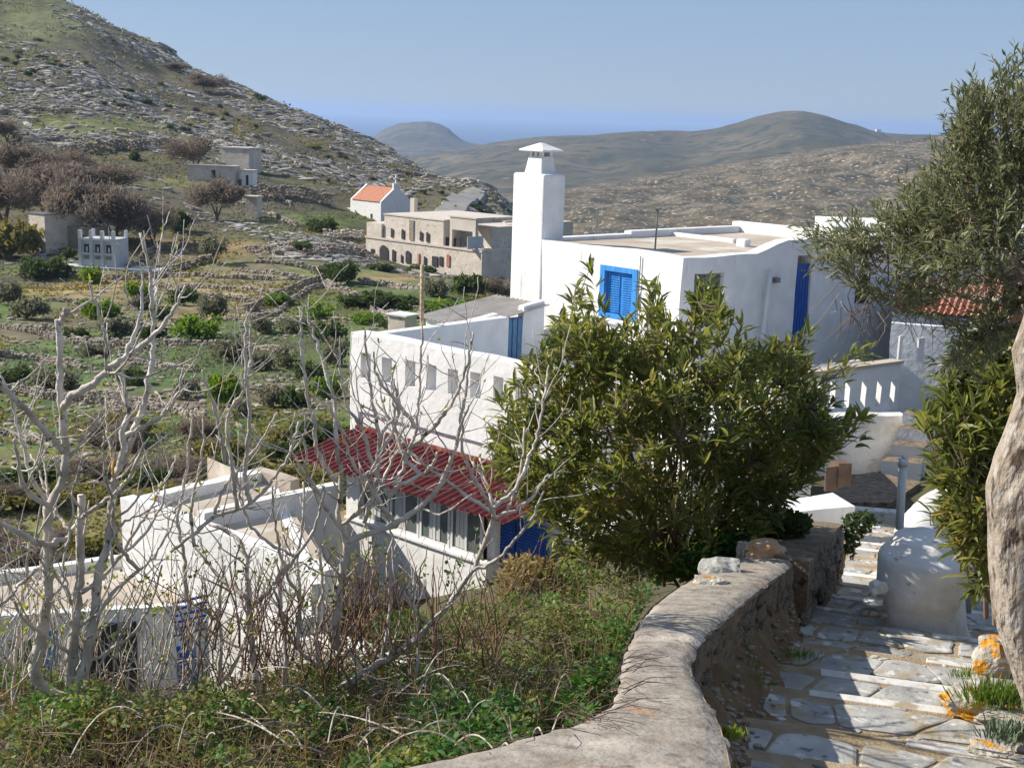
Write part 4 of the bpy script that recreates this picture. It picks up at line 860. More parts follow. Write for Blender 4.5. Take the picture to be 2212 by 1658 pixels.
def cc(u, z, dy=0.0): p = PD(u, 1250, 9.3 + dy); return (p[0], p[1], z)
ztopb = PD(1990, 1150, 9.4)[2]
blob('wall_end', seg_rings([(cc(1988, zb0), 0.30, 0.26, 0.35, -0.26), (cc(1985, zb0 + 0.28), 0.285, 0.24, 0.35, -0.26), (cc(1985, zb0 + 0.40), 0.31, 0.27, 0.2, -0.26), (cc(1992, ztopb - 0.16), 0.33, 0.29, 0.1, -0.26), (cc(1990, ztopb - 0.03, 0.06), 0.22, 0.22, 0, -0.26), (cc(1988, ztopb + 0.02, 0.1), 0.08, 0.08, 0, -0.26)], 5), WHITE2, bas, amp=0.018, seed=2)
blob('buttress', seg_rings([(cc(2070, zb0, -0.02), 0.15, 0.17, 0.2, 0), (cc(2062, zb0 + 0.2, -0.02), 0.105, 0.14, 0.2, 0), (cc(2055, zb0 + 0.42, 0.05), 0.085, 0.12, 0, 0), (cc(2050, ztopb - 0.05, 0.15), 0.07, 0.1, 0, 0)], 5), WHITE2, bas, amp=0.012, seed=5)
# wall running on behind it, down to the landing
sp = [PD(1985, 1180, 9.55), PD(1978, 1138, 11.2), PD(1995, 1100, 13.0), PD(2030, 1065, 15.0), PD(2080, 1040, 17)]
V = []; F = []
sp = resample(sp, 24, 2)
for i, p in enumerate(sp):
    t = (sp[min(i + 1, 23)] - sp[max(i - 1, 0)])[:2]; t /= np.linalg.norm(t); nn = np.array([t[1], -t[0]]) 
    for w_, dz in ((-0.20, -1.6), (-0.18, -0.05), (-0.12, 0.0), (0.0, 0.01), (0.12, 0.0), (0.18, -0.05), (0.20, -1.6)): V.append((p[0] + nn[0] * w_, p[1] + nn[1] * w_, p[2] + dz))
for i in range(23):
    for k in range(6): a_ = i * 7 + k; F.append((a_, a_ + 1, a_ + 8, a_ + 7))
me = lmesh('wall_top', V, F, WHITE2, True); soften(me, 0.02, 2.5, 3); obj('wall_top', me, bas)
mb = MB(); p0 = PD(1943, 1142, 10.6); p1 = PD(1951, 990, 10.6); mb.tube([p0, p0 + (p1 - p0) * 0.9], 0.034, 10); mb.tube([p0 + (p1 - p0) * 0.9, p1], 0.042, 10); mb.tube([p1, p1 + np.array([0.02, 0, 0.02])], 0.03, 8)
o = obj('handrail_post', mb.mesh('handrail_post', FRAME, True), label='pale grey pipe post standing on the plastered wall by the steps', cat='post')
mb = MB(); p0 = PD(2092, 1322, 9.7); p1 = PD(2099, 1180, 9.7); mb.tube([p0, p1], 0.022, 8); mb.tube([p1, p1 + np.array([0.25, 0.4, -.1])], 0.02, 8)
obj('handrail', mb.mesh('handrail', LGREY, True), label='slim grey handrail post right of the plastered buttress', cat='railing')
gate = thing('iron_gate', tuple(PD(2115, 1310, 11)), 'black iron gate bars in the gap beside the olive trunk', 'gate')
for k in range(5):
    mb = MB(); p0 = PD(2100 + k * 14, 1312, 11.3); p1 = PD(2101 + k * 14, 1235, 11.3); mb.tube([p0, p1], 0.009, 6); obj('bar', mb.mesh('bar', BLACKM), gate)
for v in (1240, 1275, 1308):
    mb = MB(); mb.tube([PD(2096, v, 11.32), PD(2170, v + 3, 11.32)], 0.012, 6); obj('rail', mb.mesh('rail', BLACKM), gate)
V, F = grid_wall(PD(2085, 1250, 12.6)[:2], (1, 0.0), (0, -1), 1.6, -5.5, PD(2100, 1205, 12.6)[2], 0.3, amp=0.03, seed=40); obj('grey_wall', lmesh('grey_wall', V, F, WHITE2), label='dim grey plastered wall behind the black iron gate', cat='wall')
for k, (u, v, r_, s_) in enumerate(((1897, 1268, 0.06, 1), (1886, 1298, 0.07, 2), (1876, 1322, 0.075, 4), (1900, 1326, 0.06, 6))):
    p = PD(u, v, 9.1); me = rock(WHITE2 if k < 2 else RUBBLE, r_, (1.1, 0.8, 0.9 if k == 0 else 0.35), s_, 3); o = obj('stone', me, label=['chalk white pointed stone jutting from the foot of the bastion', 'pale layered stone under the pointed white stone', 'brown bedded stone at the lowest corner left of the bastion', 'small brown stone at the foot of the bastion edge'][k], cat='stone'); o.location = p

# ------------------------------------------------------------------ hillside: rocks, dry-stone walls, far buildings
ROCKT = []
import bmesh
for s_ in range(6):
    bm = bmesh.new(); bmesh.ops.create_icosphere(bm, subdivisions=1, radius=1.0); V = np.array([v.co[:] for v in bm.verts]); bm.verts.index_update(); F = np.array([[v.index for v in f.verts] for f in bm.faces]); bm.free()
    r_ = np.random.default_rng(s_); V = V * (1 + r_.uniform(-0.3, 0.3, (len(V), 1))) + r_.uniform(-0.12, 0.12, V.shape); m_ = np.abs(V).max(1, keepdims=True); V = V * (0.5 + 0.5 / m_); ROCKT.append((V, F))
def scatter_rocks(pts, size, yaw, sq, tilt=None):
    """joined rock geometry; pts (N,3), size (N,), yaw (N,), sq (N,3)"""
    Vs, Fs, off = [], [], 0; k = rng.integers(0, 6, len(pts))
    for t in range(6):
        idx = np.where(k == t)[0]
        if len(idx) == 0: continue
        TV, TF = ROCKT[t]; c, s = np.cos(yaw[idx]), np.sin(yaw[idx])
        L = TV[None] * (sq[idx] * size[idx, None])[:, None, :]
        if tilt is not None: L[..., 2] += L[..., 0] * tilt[idx][:, None]
        X = L[..., 0] * c[:, None] - L[..., 1] * s[:, None]; Y = L[..., 0] * s[:, None] + L[..., 1] * c[:, None]
        W = np.stack([X, Y, L[..., 2]], -1) + pts[idx][:, None, :]
        Vs.append(W.reshape(-1, 3)); Fs.append((TF[None] + (np.arange(len(idx)) * len(TV))[:, None, None] + off).reshape(-1, 3)); off += len(idx) * len(TV)
    return np.concatenate(Vs), np.concatenate(Fs)
# outcrops over the left hill
N = 42000; D_ = np.exp(rng.uniform(math.log(150), math.log(460), N)); az_ = rng.uniform(R(-24), R(3), N); x_ = np.tan(az_) * D_; z_ = HT(x_, D_)
s_b = (x_ * 0.5 + D_ * 0.16 + z_ * 1.3) / 7.0; dens = 0.55 * fbm(x_ / 16, D_ / 22, 4, 71) + 0.55 * fbm(x_ / 4, D_ / 5, 3, 73) + 0.75 * fbm(s_b, (x_ - D_ * 0.5) / 55, 3, 79); u_, v_ = proj(np.stack([x_, D_, z_], -1))
w_ = 0.15 + dens * 1.8
for (u0, v0, a, b_, g) in [(450, 250, 330, 110, 0.45), (150, 180, 250, 70, 0.55), (650, 340, 200, 80, 0.3), (60, 40, 160, 70, -0.8), (230, 270, 170, 22, -1.1), (640, 470, 120, 28, -1.5), (830, 470, 120, 30, -0.9), (320, 410, 110, 50, 0.6), (150, 300, 170, 16, 0.7), (520, 470, 90, 40, 0.3), (100, 420, 140, 60, -0.8)]:
    w_ = w_ + g * np.exp(-((u_ - u0) / a) ** 2 - ((v_ - v0) / b_) ** 2)
keep = (rng.random(N) < w_) & (v_ > -30); P3 = np.stack([x_, D_, z_], -1)[keep]; n_ = len(P3)
sz = np.exp(rng.normal(math.log(0.27), 0.45, n_)).clip(0.12, 0.9) * (P3[:, 1] / 260) ** 0.6
gr = (HT(P3[:, 0] + 2, P3[:, 1]) - HT(P3[:, 0] - 2, P3[:, 1])) / 4
sq = np.stack([rng.uniform(1.2, 2.6, n_), rng.uniform(0.6, 1.0, n_), rng.uniform(0.4, 0.85, n_)], -1)
P3[:, 2] += sz * 0.12
V, F = scatter_rocks(P3, sz, rng.normal(0.1, 0.35, n_), sq, gr * 0.9 + rng.normal(0, 0.12, n_))
obj('hill_rocks', npmesh('hill_rocks', V, F, HROCK), kind='stuff', label='pale rock outcrops strewn over the left hillside', cat='rocks')
# low scrub between the rocks
def leafquads(P, size, flat=0.0, sticks=False, r=rng, up=0.0):
    n = len(P); d = r.normal(size=(n, 3)); d[:, 2] = np.abs(d[:, 2]) * (1 + up); d /= np.linalg.norm(d, axis=1, keepdims=True)
    e = r.normal(size=(n, 3)); e -= d * (e * d).sum(1, keepdims=True); e /= np.linalg.norm(e, axis=1, keepdims=True)
    L = size[:, None] * d; W = size[:, None] * e * (0.07 if sticks else 0.55)
    V = np.stack([P - W * 0.6, P + W * 0.6, P + L + W, P + L - W], 1)
    return V.reshape(-1, 3), np.arange(n * 4).reshape(n, 4)
N = 60000; D_ = np.exp(rng.uniform(math.log(34), math.log(460), N)); az_ = rng.uniform(R(-24), R(4), N); x_ = np.tan(az_) * D_
dens = fbm(x_ / 9, D_ / 14, 4, 81); k_ = rng.random(N) < 0.35 + dens * 1.3; x_, D_ = x_[k_], D_[k_]
P3 = np.stack([x_, D_, HT(x_, D_)], -1); s_ = rng.uniform(0.08, 0.26, len(P3)) * (0.30 + D_ / 150); Pj = np.repeat(P3, 5, 0) + rng.normal(0, 1, (len(P3) * 5, 3)) * np.repeat(s_, 5)[:, None] * np.array([1.5, 1.5, 0.15])
V, F = leafquads(Pj, np.repeat(s_, 5) * 0.8)
obj('scrub', npmesh('scrub', V, F, [F_GO, F_YO], attr=rng.random(len(F)), mi=(fbm(Pj[:, 0] / 20, Pj[:, 1] / 30, 2, 5) > 0.05).astype(int)), kind='stuff', label='low scrub and grass tufts over hill and fields', cat='scrub')
# loose stones over the fields
N = 9000; D_ = np.exp(rng.uniform(math.log(38), math.log(160), N)); az_ = rng.uniform(R(-24), R(1), N); x_ = np.tan(az_) * D_
k_ = rng.random(N) < 0.10 + 0.9 * fbm(x_ / 12, D_ / 9, 3, 91); x_, D_ = x_[k_], D_[k_]; P3 = np.stack([x_, D_, HT(x_, D_) + 0.03], -1); n_ = len(P3)
V, F = scatter_rocks(P3, rng.uniform(0.05, 0.18, n_) * (0.6 + D_ / 130), rng.uniform(0, 6, n_), np.stack([rng.uniform(1, 1.8, n_), np.ones(n_), rng.uniform(0.5, 0.9, n_)], -1))
obj('field_stones', npmesh('field_stones', V, F, WROCK), kind='stuff', label='loose pale stones scattered across the terraced fields', cat='stones')

def stone_wall(px, h, label, th=0.5, cat='wall', size=None, name='stone_wall', m=None, rag=0.3, top_flat=False, group=None):
    th = th * 0.6; W = [cast(u, v, 520, 30) for u, v in px]; P = []
    for i in range(len(W) - 1):
        L = np.linalg.norm((W[i + 1] - W[i])[:2]); k = max(1, int(L / 1.0))
        for q in range(k): P.append(W[i][:2] + (W[i + 1] - W[i])[:2] * q / k)
    P.append(W[-1][:2]); P = np.array(P); D = P[:, 1].mean(); sz = size or max(0.17, D * 0.0026)
    s = np.concatenate([[0], np.cumsum(np.linalg.norm(np.diff(P, axis=0), axis=1))]); h = h * 0.75; rows = max(1, int(round(h / (sz * 0.8))))
    pts, yaw, tl = [], [], []
    for r_ in range(rows):
        for lay_ in ((-th / 2, th / 2) if th > sz * 1.5 else (0,)):
            t = np.arange(rng.uniform(0, sz), s[-1], sz * 1.25); t = t + rng.normal(0, sz * 0.1, len(t)); x = np.interp(t, s, P[:, 0]); y = np.interp(t, s, P[:, 1])
            dx = np.gradient(x) if len(x) > 1 else np.array([1.0]); dy = np.gradient(y) if len(y) > 1 else np.array([0.0]); a = np.arctan2(dy, dx)
            hh = h * (1 + rag * 1.6 * fbm(t / 2.5, t * 0 + D, 3, 7)); zz = (r_ + 0.4) / rows * hh
            k_ = rng.random(len(t)) < (1.0 if top_flat or r_ < rows - 1 else 0.75)
            px_ = x - np.sin(a) * lay_ + rng.normal(0, 0.03, len(t)); py_ = y + np.cos(a) * lay_ + rng.normal(0, 0.03, len(t))
            pts.append(np.stack([px_, py_, HT(px_, py_) + zz], -1)[k_]); yaw.append(a[k_])
    pts = np.concatenate(pts); yaw = np.concatenate(yaw); n = len(pts)
    V, F = scatter_rocks(pts, np.full(n, sz * 0.58) * rng.uniform(0.6, 1.35, n), yaw + rng.normal(0, 0.15, n), np.stack([rng.uniform(0.95, 1.35, n), rng.uniform(0.7, 1.0, n), rng.uniform(0.62, 0.9, n)], -1))
    return obj(name, npmesh(name, V, F, m or WROCK), label=label, cat=cat, group=group)
stone_wall([(-60, 700), (0, 706), (60, 714), (110, 726), (170, 742), (240, 752), (330, 752)], 0.75, 'tumbled pinkish stone wall crossing the green field at the far left', 1.6, rag=0.8)
stone_wall([(-40, 762), (40, 772), (100, 782), (160, 796)], 0.6, 'short pale stone wall just under the pinkish tumbled wall', 1.2, rag=0.8)
stone_wall([(-60, 842), (30, 850), (100, 860), (160, 868), (240, 872), (320, 884), (400, 892), (432, 908)], 0.65, 'long pale terrace wall curving through the nearest green field', 0.9, rag=0.6)
stone_wall([(-40, 935), (40, 944), (75, 960)], 0.55, 'low broken stone wall at the left edge under the nearest field', 0.9, rag=0.7)
stone_wall([(345, 742), (450, 745), (525, 750), (600, 762)], 0.6, 'dark stone terrace wall in the middle of the green fields', 0.7)
stone_wall([(270, 786), (330, 790), (420, 803)], 0.5, 'short stone terrace wall behind the fig branches', 0.6)
stone_wall([(200, 690), (280, 700), (360, 708)], 0.4, 'low faint stone line above the green field', 0.6, rag=0.7)
stone_wall([(335, 596), (400, 599), (467, 600), (560, 604), (660, 606)], 0.7, 'uppermost pale terrace wall of the stony steps right of the grey tower', 0.8)
stone_wall([(320, 614), (433, 622), (520, 629), (610, 637)], 0.7, 'second pale terrace wall of the stony steps', 0.8)
stone_wall([(360, 634), (467, 645), (585, 654)], 0.7, 'third pale terrace wall of the stony steps', 0.8)
stone_wall([(500, 583), (570, 590), (650, 600)], 0.6, 'short terrace wall above the stony steps', 0.7)
stone_wall([(550, 567), (630, 574), (704, 586)], 0.9, 'grey terrace wall leading to the small ruined hut', 0.7)
stone_wall([(90, 650), (180, 655), (240, 662)], 0.5, 'low stone line across the ochre field under the tower', 0.7, rag=0.7)
stone_wall([(40, 598), (110, 592), (165, 590)], 0.9, 'heap of grey and pink stones left of the tower platform', 2.0, rag=0.8)
stone_wall([(230, 603), (300, 604), (345, 602), (380, 588), (460, 566)], 1.3, 'dark retaining wall running right from under the grey tower', 0.6, rag=0.15, m=RUBBLE)
stone_wall([(527, 676), (580, 652), (640, 628), (697, 604)], 1.0, 'straight dark field wall climbing diagonally towards the stone mansion', 0.6, rag=0.05, top_flat=True, m=RUBBLE)
stone_wall([(547, 694), (620, 660), (697, 620)], 0.7, 'second diagonal field wall just below the straight dark one', 0.5, rag=0.2)
stone_wall([(700, 612), (740, 630), (790, 650), (860, 690)], 0.8, 'crumbling stone wall leading down behind the terrace block', 0.8, rag=0.5)
stone_wall([(530, 545), (600, 549), (700, 556)], 1.1, 'pale squared stone wall in front of the mansion garden', 0.5, rag=0.1)
stone_wall([(595, 533), (640, 535), (660, 534)], 1.2, 'short dark wall fragment above the pale squared wall', 0.6, rag=0.2, m=RUBBLE)
stone_wall([(700, 512), (740, 514), (782, 515)], 1.6, 'garden wall left of the stone mansion', 0.6, rag=0.1, m=MASON)
stone_wall([(690, 546), (740, 548), (790, 556)], 1.5, 'rough retaining wall under the mansion garden', 1.0, rag=0.4)
stone_wall([(780, 612), (850, 620), (930, 626), (1000, 634)], 0.6, 'rubble edge of the lawn in front of the mansion', 1.2, rag=0.6)
stone_wall([(740, 655), (860, 668), (960, 676)], 0.5, 'stone line under the green hedge below the mansion', 0.8, rag=0.7)
stone_wall([(140, 336), (200, 330), (260, 322), (330, 320), (380, 322)], 2.4, 'long dark retaining wall halfway up the left hill', 0.9, rag=0.1, m=RUBBLE)
stone_wall([(0, 248), (60, 246), (160, 244)], 1.6, 'dark old wall at the left edge of the upper hill', 0.9, rag=0.2, m=RUBBLE)
stone_wall([(540, 428), (600, 424), (650, 428), (720, 446)], 2.6, 'large dark retaining wall beside the bare domed tree', 1.0, rag=0.15, m=RUBBLE)
stone_wall([(505, 392), (560, 415), (630, 448)], 1.0, 'sunlit wall descending from the white hut', 0.7, rag=0.3)
stone_wall([(560, 455), (600, 470), (640, 490)], 0.8, 'thin pale wall slanting across the dark slope', 0.5, rag=0.3)
stone_wall([(0, 296), (60, 292), (140, 300)], 0.9, 'pinkish broken wall across the upper field', 1.2, rag=0.8)
stone_wall([(400, 262), (480, 300), (560, 320)], 0.8, 'broken wall line below the dark rocky band', 1.2, rag=0.9)
stone_wall([(270, 590), (330, 545), (400, 527), (470, 529)], 1.0, 'dark long wall behind the grey tower', 0.6, rag=0.2, m=RUBBLE)

# road
rp_ = [cast(u, v, 520, 100)[:2] for u, v in ((960, 480), (970, 462), (984, 445), (1002, 430), (1020, 419), (1036, 414))]
rp_ = smooth_line(np.array([a + (b - a) * t for a, b in zip(rp_[:-1], rp_[1:]) for t in np.linspace(0, 1, 8, False)] + [rp_[-1]]), 8)
V = []; F = []
for i, p in enumerate(rp_):
    t = rp_[min(i + 1, len(rp_) - 1)] - rp_[max(i - 1, 0)]; t = t / np.linalg.norm(t); nn = np.array([t[1], -t[0]]); zc = float(HT(p[0], p[1])) + 0.5
    for w_, dz in ((-2.9, -0.5), (-2.4, 0), (2.4, 0), (2.9, -0.5)): q = p + nn * w_; V.append((q[0], q[1], 0.5 * zc + 0.5 * float(HT(q[0], q[1])) + 0.3 + dz))
for i in range(len(rp_) - 1):
    for k in range(3): a = i * 4 + k; F.append((a, a + 1, a + 5, a + 4))
obj('road', lmesh('road', V, F, ASPH), kind='structure', label='pale asphalt road curving over the end of the hill', cat='road')

def building(name, label, base_px, D, w, d, h, yaw, m, cat='house', z_off=0.0):
    p = PD(base_px[0], base_px[1], D); t = thing(name, (p[0], p[1], p[2]), label, cat)
    fx = np.array([math.cos(yaw), math.sin(yaw)]); fy = np.array([-math.sin(yaw), math.cos(yaw)])
    mb = MB(); mb.box(p, fx, fy, 0, w, 0, d, p[2] - 3, p[2] + h); obj('wall', mb.mesh('wall', m), t)
    return t, p, fx, fy
def opening(t, p, fx, fy, s0, s1, z0, z1, m=DARK, nm='window', face='front', d=0, arch=False, off=0.03):
    mb = MB()
    if face == 'front': O, ax, ay = p, fx, -fy
    else: O, ax, ay = p + np.array([fx[0] * d, fx[1] * d, 0]), fy, fx
    mb.box(O, ax, ay, s0, s1, 0.004, off, p[2] + z0, p[2] + z1)
    if arch:
        r_ = (s1 - s0) / 2; c_ = (s0 + s1) / 2; k = 8; A = []
        for tt in (0.004, off):
            for q in range(k + 1): an = math.pi * q / k; A.append((O[0] + ax[0] * (c_ + r_ * math.cos(an)) + ay[0] * tt, O[1] + ax[1] * (c_ + r_ * math.cos(an)) + ay[1] * tt, p[2] + z1 + r_ * math.sin(an) + 0.001))
        mb.add(A, [tuple(range(k + 1, 2 * k + 2)), tuple(range(k, -1, -1))] + [(q, q + 1, q + k + 2, q + k + 1) for q in range(k)])
    return obj(nm, mb.mesh(nm, m), t)
YF = math.atan2(A_[1], A_[0])
# stone mansion: two storeys, front towards the left and us
YM = -0.76
D0 = 172
mp = PD(790, 560, D0)
mans = thing('stone_mansion', (mp[0], mp[1], mp[2] - 2), 'large two storey stone mansion with arched windows below the chapel', 'mansion')
fx = np.array([math.cos(YM), math.sin(YM)]); fy = np.array([-math.sin(YM), math.cos(YM)])
def mf(u, v, t=0.0):
    nrm = np.array([-fy[0], -fy[1], 0]); Q0 = mp + nrm * (-t); p = hit(u, v, Q0, nrm); return float(np.dot(p[:2] - mp[:2], fx)), float(p[2])
L1, _ = mf(1040, 590); zt1 = mf(1036, 530)[1]; zt0 = mf(800, 512)[1]; zmid = (mf(900, 522)[1] + mf(1000, 540)[1]) / 2; ztp = mf(880, 470)[1]
def mbx(nm, s0, s1, t0, t1, z0, z1, m=MASON): mb = MB(); mb.box(mp, fx, fy, s0, s1, t0, t1, z0, z1); return obj(nm, mb.mesh(nm, m), mans)
zg = mp[2] - 6
mbx('lower_storey', 0, L1, 0, 14, zg, zmid)
S1 = mf(830, 500, 0.4)[0]; S2 = mf(958, 500, 0.4)[0]; S3 = mf(1026, 500, 0.4)[0]
mbx('upper_storey', S1, S2, 0.4, 13, zmid, ztp)
mbx('left_turret', 0, mf(826, 500)[0] - 0.3, 0.1, 6, zmid, mf(820, 483)[1])
zp = mf(990, 500)[1]
mbx('porch_parapet', S2 + 1.0, S3, 0.5, 0.9, zp + 0.1, zp + 1.6, MASON2); mbx('porch_back', S2, S3, 3.5, 12, zmid, ztp - 0.4, MASON)
mbx('porch_pillar', S3 - 0.5, S3, 0.5, 1.0, zmid, zp + 0.1); mbx('porch_pillar', S2 + 1.0, S2 + 1.4, 0.5, 0.9, zmid, zp + 0.1); mbx('porch_roof', S2 + 0.8, S3 + 0.2, 0.4, 3.5, zp + 1.6, zp + 1.75, MASON2)
mbx('roof', S1 - 0.1, S2 + 0.2, 0.3, 13.2, ztp + 0.01, ztp + 0.18, MASON2)
SR = S3 + 1.2
WR = min(SR + 9.5, mf(1112, 520, 9.5)[0])
mbx('right_wing', S3 - 0.05, WR, 9.5, 18, zg, ztp - 0.2); mbx('wing_roof', S2 + 3, WR + 0.2, 7.5, 18.2, ztp - 0.19, ztp + 0.02, MASON2)
mbx('terrace_edge', -0.1, L1 + 0.1, -0.12, 0.0, zmid - 0.15, zmid + 0.1, MASON2)
def mo(u0, u1, v0, v1, t, m=DARK, arch=True, nm='window'):
    s0, z1 = mf(u0, v0, t); s1, z0 = mf(u1, v1, t); mb = MB(); mb.box(mp, fx, fy, s0, s1, t - 0.12, t - 0.004, z0, z1)
    o = obj(nm, mb.mesh(nm, m), mans)
    if arch:
        k = 8; r_ = (s1 - s0) / 2; c_ = (s0 + s1) / 2; A = [(mp[0] + fx[0] * (c_ + r_ * math.cos(math.pi * q / k)) + fy[0] * (t - 0.13), mp[1] + fx[1] * (c_ + r_ * math.cos(math.pi * q / k)) + fy[1] * (t - 0.13), z1 + r_ * math.sin(math.pi * q / k)) for q in range(k + 1)]
        obj('arch', lmesh('arch', A, [tuple(range(k + 1))], m), o)
X8 = lambda zx: (780 + zx * 0.20344) * 0.9217; Y8 = lambda zy: (430 + zy * 0.20344) * 0.9217
for zx0, zx1, zy0, zy1 in ((675, 700, 530, 620), (798, 828, 545, 640), (1008, 1038, 570, 660), (1083, 1113, 580, 675)): mo(X8(zx0), X8(zx1), Y8(zy0), Y8(zy1), 0.4)
mo(X8(888), X8(935), Y8(420), Y8(655), 0.4, RUBBLE, False, 'recess')
mo(X8(1250), X8(1470), Y8(610), Y8(735), 0.9, DARK, False, 'porch_opening')
for zx0, zx1, zy0, zy1, ar in ((445, 480, 750, 795, False), (545, 640, 775, 880, True), (690, 722, 780, 895, True), (790, 808, 830, 910, True), (845, 900, 810, 920, True), (985, 1003, 805, 930, False), (1055, 1080, 855, 940, True), (1150, 1210, 835, 955, False), (1235, 1270, 840, 950, False), (1318, 1350, 835, 960, True)): mo(X8(zx0), X8(zx1), Y8(zy0), Y8(zy1), 0.0, DARK if (zx0 not in (985, 1318)) else BRICKM, ar)
# openings on the shaded right side
def mr(u0, u1, v0, v1, sx, m=DARK, nm='window'):
    nrm = np.array([fx[0], fx[1], 0]); Q0 = mp + nrm * sx; a = hit(u0, v0, Q0, nrm); b = hit(u1, v1, Q0, nrm); t0, t1 = np.dot(a[:2] - mp[:2], fy), np.dot(b[:2] - mp[:2], fy)
    mb = MB(); mb.box(mp, fy, fx, t0, t1, sx + 0.004, sx + 0.1, b[2], a[2]); obj(nm, mb.mesh(nm, m), mans)
for zx0, zx1, zy0, zy1, m in ((1548, 1725, 615, 745, LGREY),): mr(X8(zx0), X8(zx1), Y8(zy0), Y8(zy1), S3, m, 'door')
def mw(u0, u1, v0, v1, t, m=DARK, nm='window'):
    s0, z1 = mf(u0, v0, t); s1, z0 = mf(u1, v1, t); mb = MB(); mb.box(mp, fx, fy, s0, s1, t - 0.12, t - 0.004, z0, z1); obj(nm, mb.mesh(nm, m), mans)
for zx0, zx1, zy0, zy1 in ((1765, 1800, 590, 730), (1890, 1925, 570, 695), (1955, 1995, 570, 700), (1740, 2080, 870, 1010)): mw(X8(zx0), X8(zx1), Y8(zy0), Y8(zy1), 9.5)
mb = MB(); q = PD(X8(912), Y8(400), D0 + 5); mb.box(q, fx, fy, -0.4, 0.4, 0, 0.6, q[2] - 2, q[2] + 2.6); obj('chimney', mb.mesh('chimney', MASON2), mans)
# chapel
YC = -0.30
cp_ = PD(757, 484, 212); chp = thing('chapel', (cp_[0], cp_[1], cp_[2]), 'white chapel with an orange tiled roof and small bell gable on the hill shoulder', 'chapel')
fx, fy = np.array([math.cos(YC), math.sin(YC)]), np.array([-math.sin(YC), math.cos(YC)])
# nave: long side towards us-left, gable end to the right in shade
fxn = np.array([math.cos(-0.78), math.sin(-0.78)]); fyn = np.array([-fxn[1], fxn[0]])
def cf(u, v): nrm = np.array([-fyn[0], -fyn[1], 0]); p = hit(u, v, cp_, nrm); return float(np.dot(p[:2] - cp_[:2], fxn)), float(p[2])
sL0, zE = cf(757, 428); sL1, zE2 = cf(823, 438); ze = (zE + zE2) / 2; Wn = 6.2; zr_ = ze + 2.1
mb = MB(); mb.box(cp_, fxn, fyn, sL0, sL1, 0, Wn, cp_[2] - 4, ze); g = lambda s, t, z: (cp_[0] + fxn[0] * s + fyn[0] * t, cp_[1] + fxn[1] * s + fyn[1] * t, z)
mb.add([g(sL1, 0, ze), g(sL1, Wn, ze), g(sL1, Wn / 2, zr_ + .25), g(sL1 - 0.4, 0, ze), g(sL1 - 0.4, Wn, ze), g(sL1 - .4, Wn / 2, zr_ + .25)], [(0, 1, 2), (5, 4, 3), (0, 2, 5, 3), (2, 1, 4, 5)])
mb.add([g(sL0, 0, ze), g(sL0, Wn, ze), g(sL0, Wn / 2, zr_ + .2), g(sL0 + 0.4, 0, ze), g(sL0 + 0.4, Wn, ze), g(sL0 + .4, Wn / 2, zr_ + .2)], [(2, 1, 0), (3, 4, 5), (3, 5, 2, 0), (5, 4, 1, 2)])
obj('wall', mb.mesh('wall', WHITE), chp)
mb = MB(); mb.add([g(sL0 + .4, -0.15, ze), g(sL1 - .4, -0.15, ze), g(sL1 - .4, Wn / 2, zr_), g(sL0 + .4, Wn / 2, zr_), g(sL1 - .4, Wn + .15, ze), g(sL0 + .4, Wn + .15, ze)], [(0, 1, 2, 3), (3, 2, 4, 5)]); obj('roof', mb.mesh('roof', BRICKM), chp)
mb = MB(); mb.box((g(sL1, Wn / 2, 0)[0], g(sL1, Wn / 2, 0)[1], 0), fxn, fyn, -0.4, 0.0, -0.6, 0.6, zr_, zr_ + 0.7); mb.box((g(sL1, Wn / 2, 0)[0], g(sL1, Wn / 2, 0)[1], 0), fxn, fyn, -0.3, -0.1, -0.08, 0.08, zr_ + 0.7, zr_ + 2.0); mb.box((g(sL1, Wn / 2, 0)[0], g(sL1, Wn / 2, 0)[1], 0), fxn, fyn, -0.3, -0.1, -0.4, 0.4, zr_ + 1.3, zr_ + 1.5); obj('bell_gable', mb.mesh('bell_gable', WHITE), chp)
mb = MB(); mb.box(cp_, fxn, fyn, sL0 - 3.2, sL0, 1.0, Wn, cp_[2] - 4, ze - 1.6); obj('side_block', mb.mesh('side_block', WHITE), chp)
mb = MB(); mb.box(cp_, fxn, fyn, sL1 - 6.5, sL1 - 3.8, -2.5, 0, cp_[2] - 5, cp_[2] + 0.6); obj('buttress', mb.mesh('buttress', WHITE), chp)
mb = MB(); mb.box(cp_, fxn, -fyn, sL0 + 5, sL0 + 5.5, 0.004, 0.03, cp_[2] + 0.5, cp_[2] + 2.0); obj('window', mb.mesh('window', DARK), chp)
# grey three bay tower
tp = PD(170, 574, 148); tw = thing('grey_tower', (tp[0], tp[1], tp[2]), 'pale grey three bay tower house with corner pinnacles on a white platform', 'tower')
fx, fy = np.array([0.985, -0.17]), np.array([0.17, 0.985]); Wt = 84 / 2900 * 148; Ht = 60 / 2900 * 148
bx_ = lambda nm, s0, s1, t0, t1, z0, z1, m=LGREY: obj(nm, (lambda q: (q.box(tp, fx, fy, s0, s1, t0, t1, tp[2] + z0, tp[2] + z1), q.mesh(nm, m))[1])(MB()), tw)
bx_('body', 0.3, Wt, 0.25, 3.4, -1.5, Ht)
for k in range(4): bx_('pilaster', k * (Wt - 0.35) / 3 + 0.0, k * (Wt - 0.35) / 3 + 0.35, 0.0, 0.25, -1.5, Ht + 0.02, LGREY); bx_('pinnacle', k * (Wt - 0.35) / 3, k * (Wt - 0.35) / 3 + 0.35, 0.0, 0.35, Ht + 0.02, Ht + 0.9, FRAME)
for k in (0, 3): bx_('pinnacle', k * (Wt - 0.35) / 3, k * (Wt - 0.35) / 3 + 0.35, 3.1, 3.4, Ht + 0.02, Ht + 0.8, FRAME)
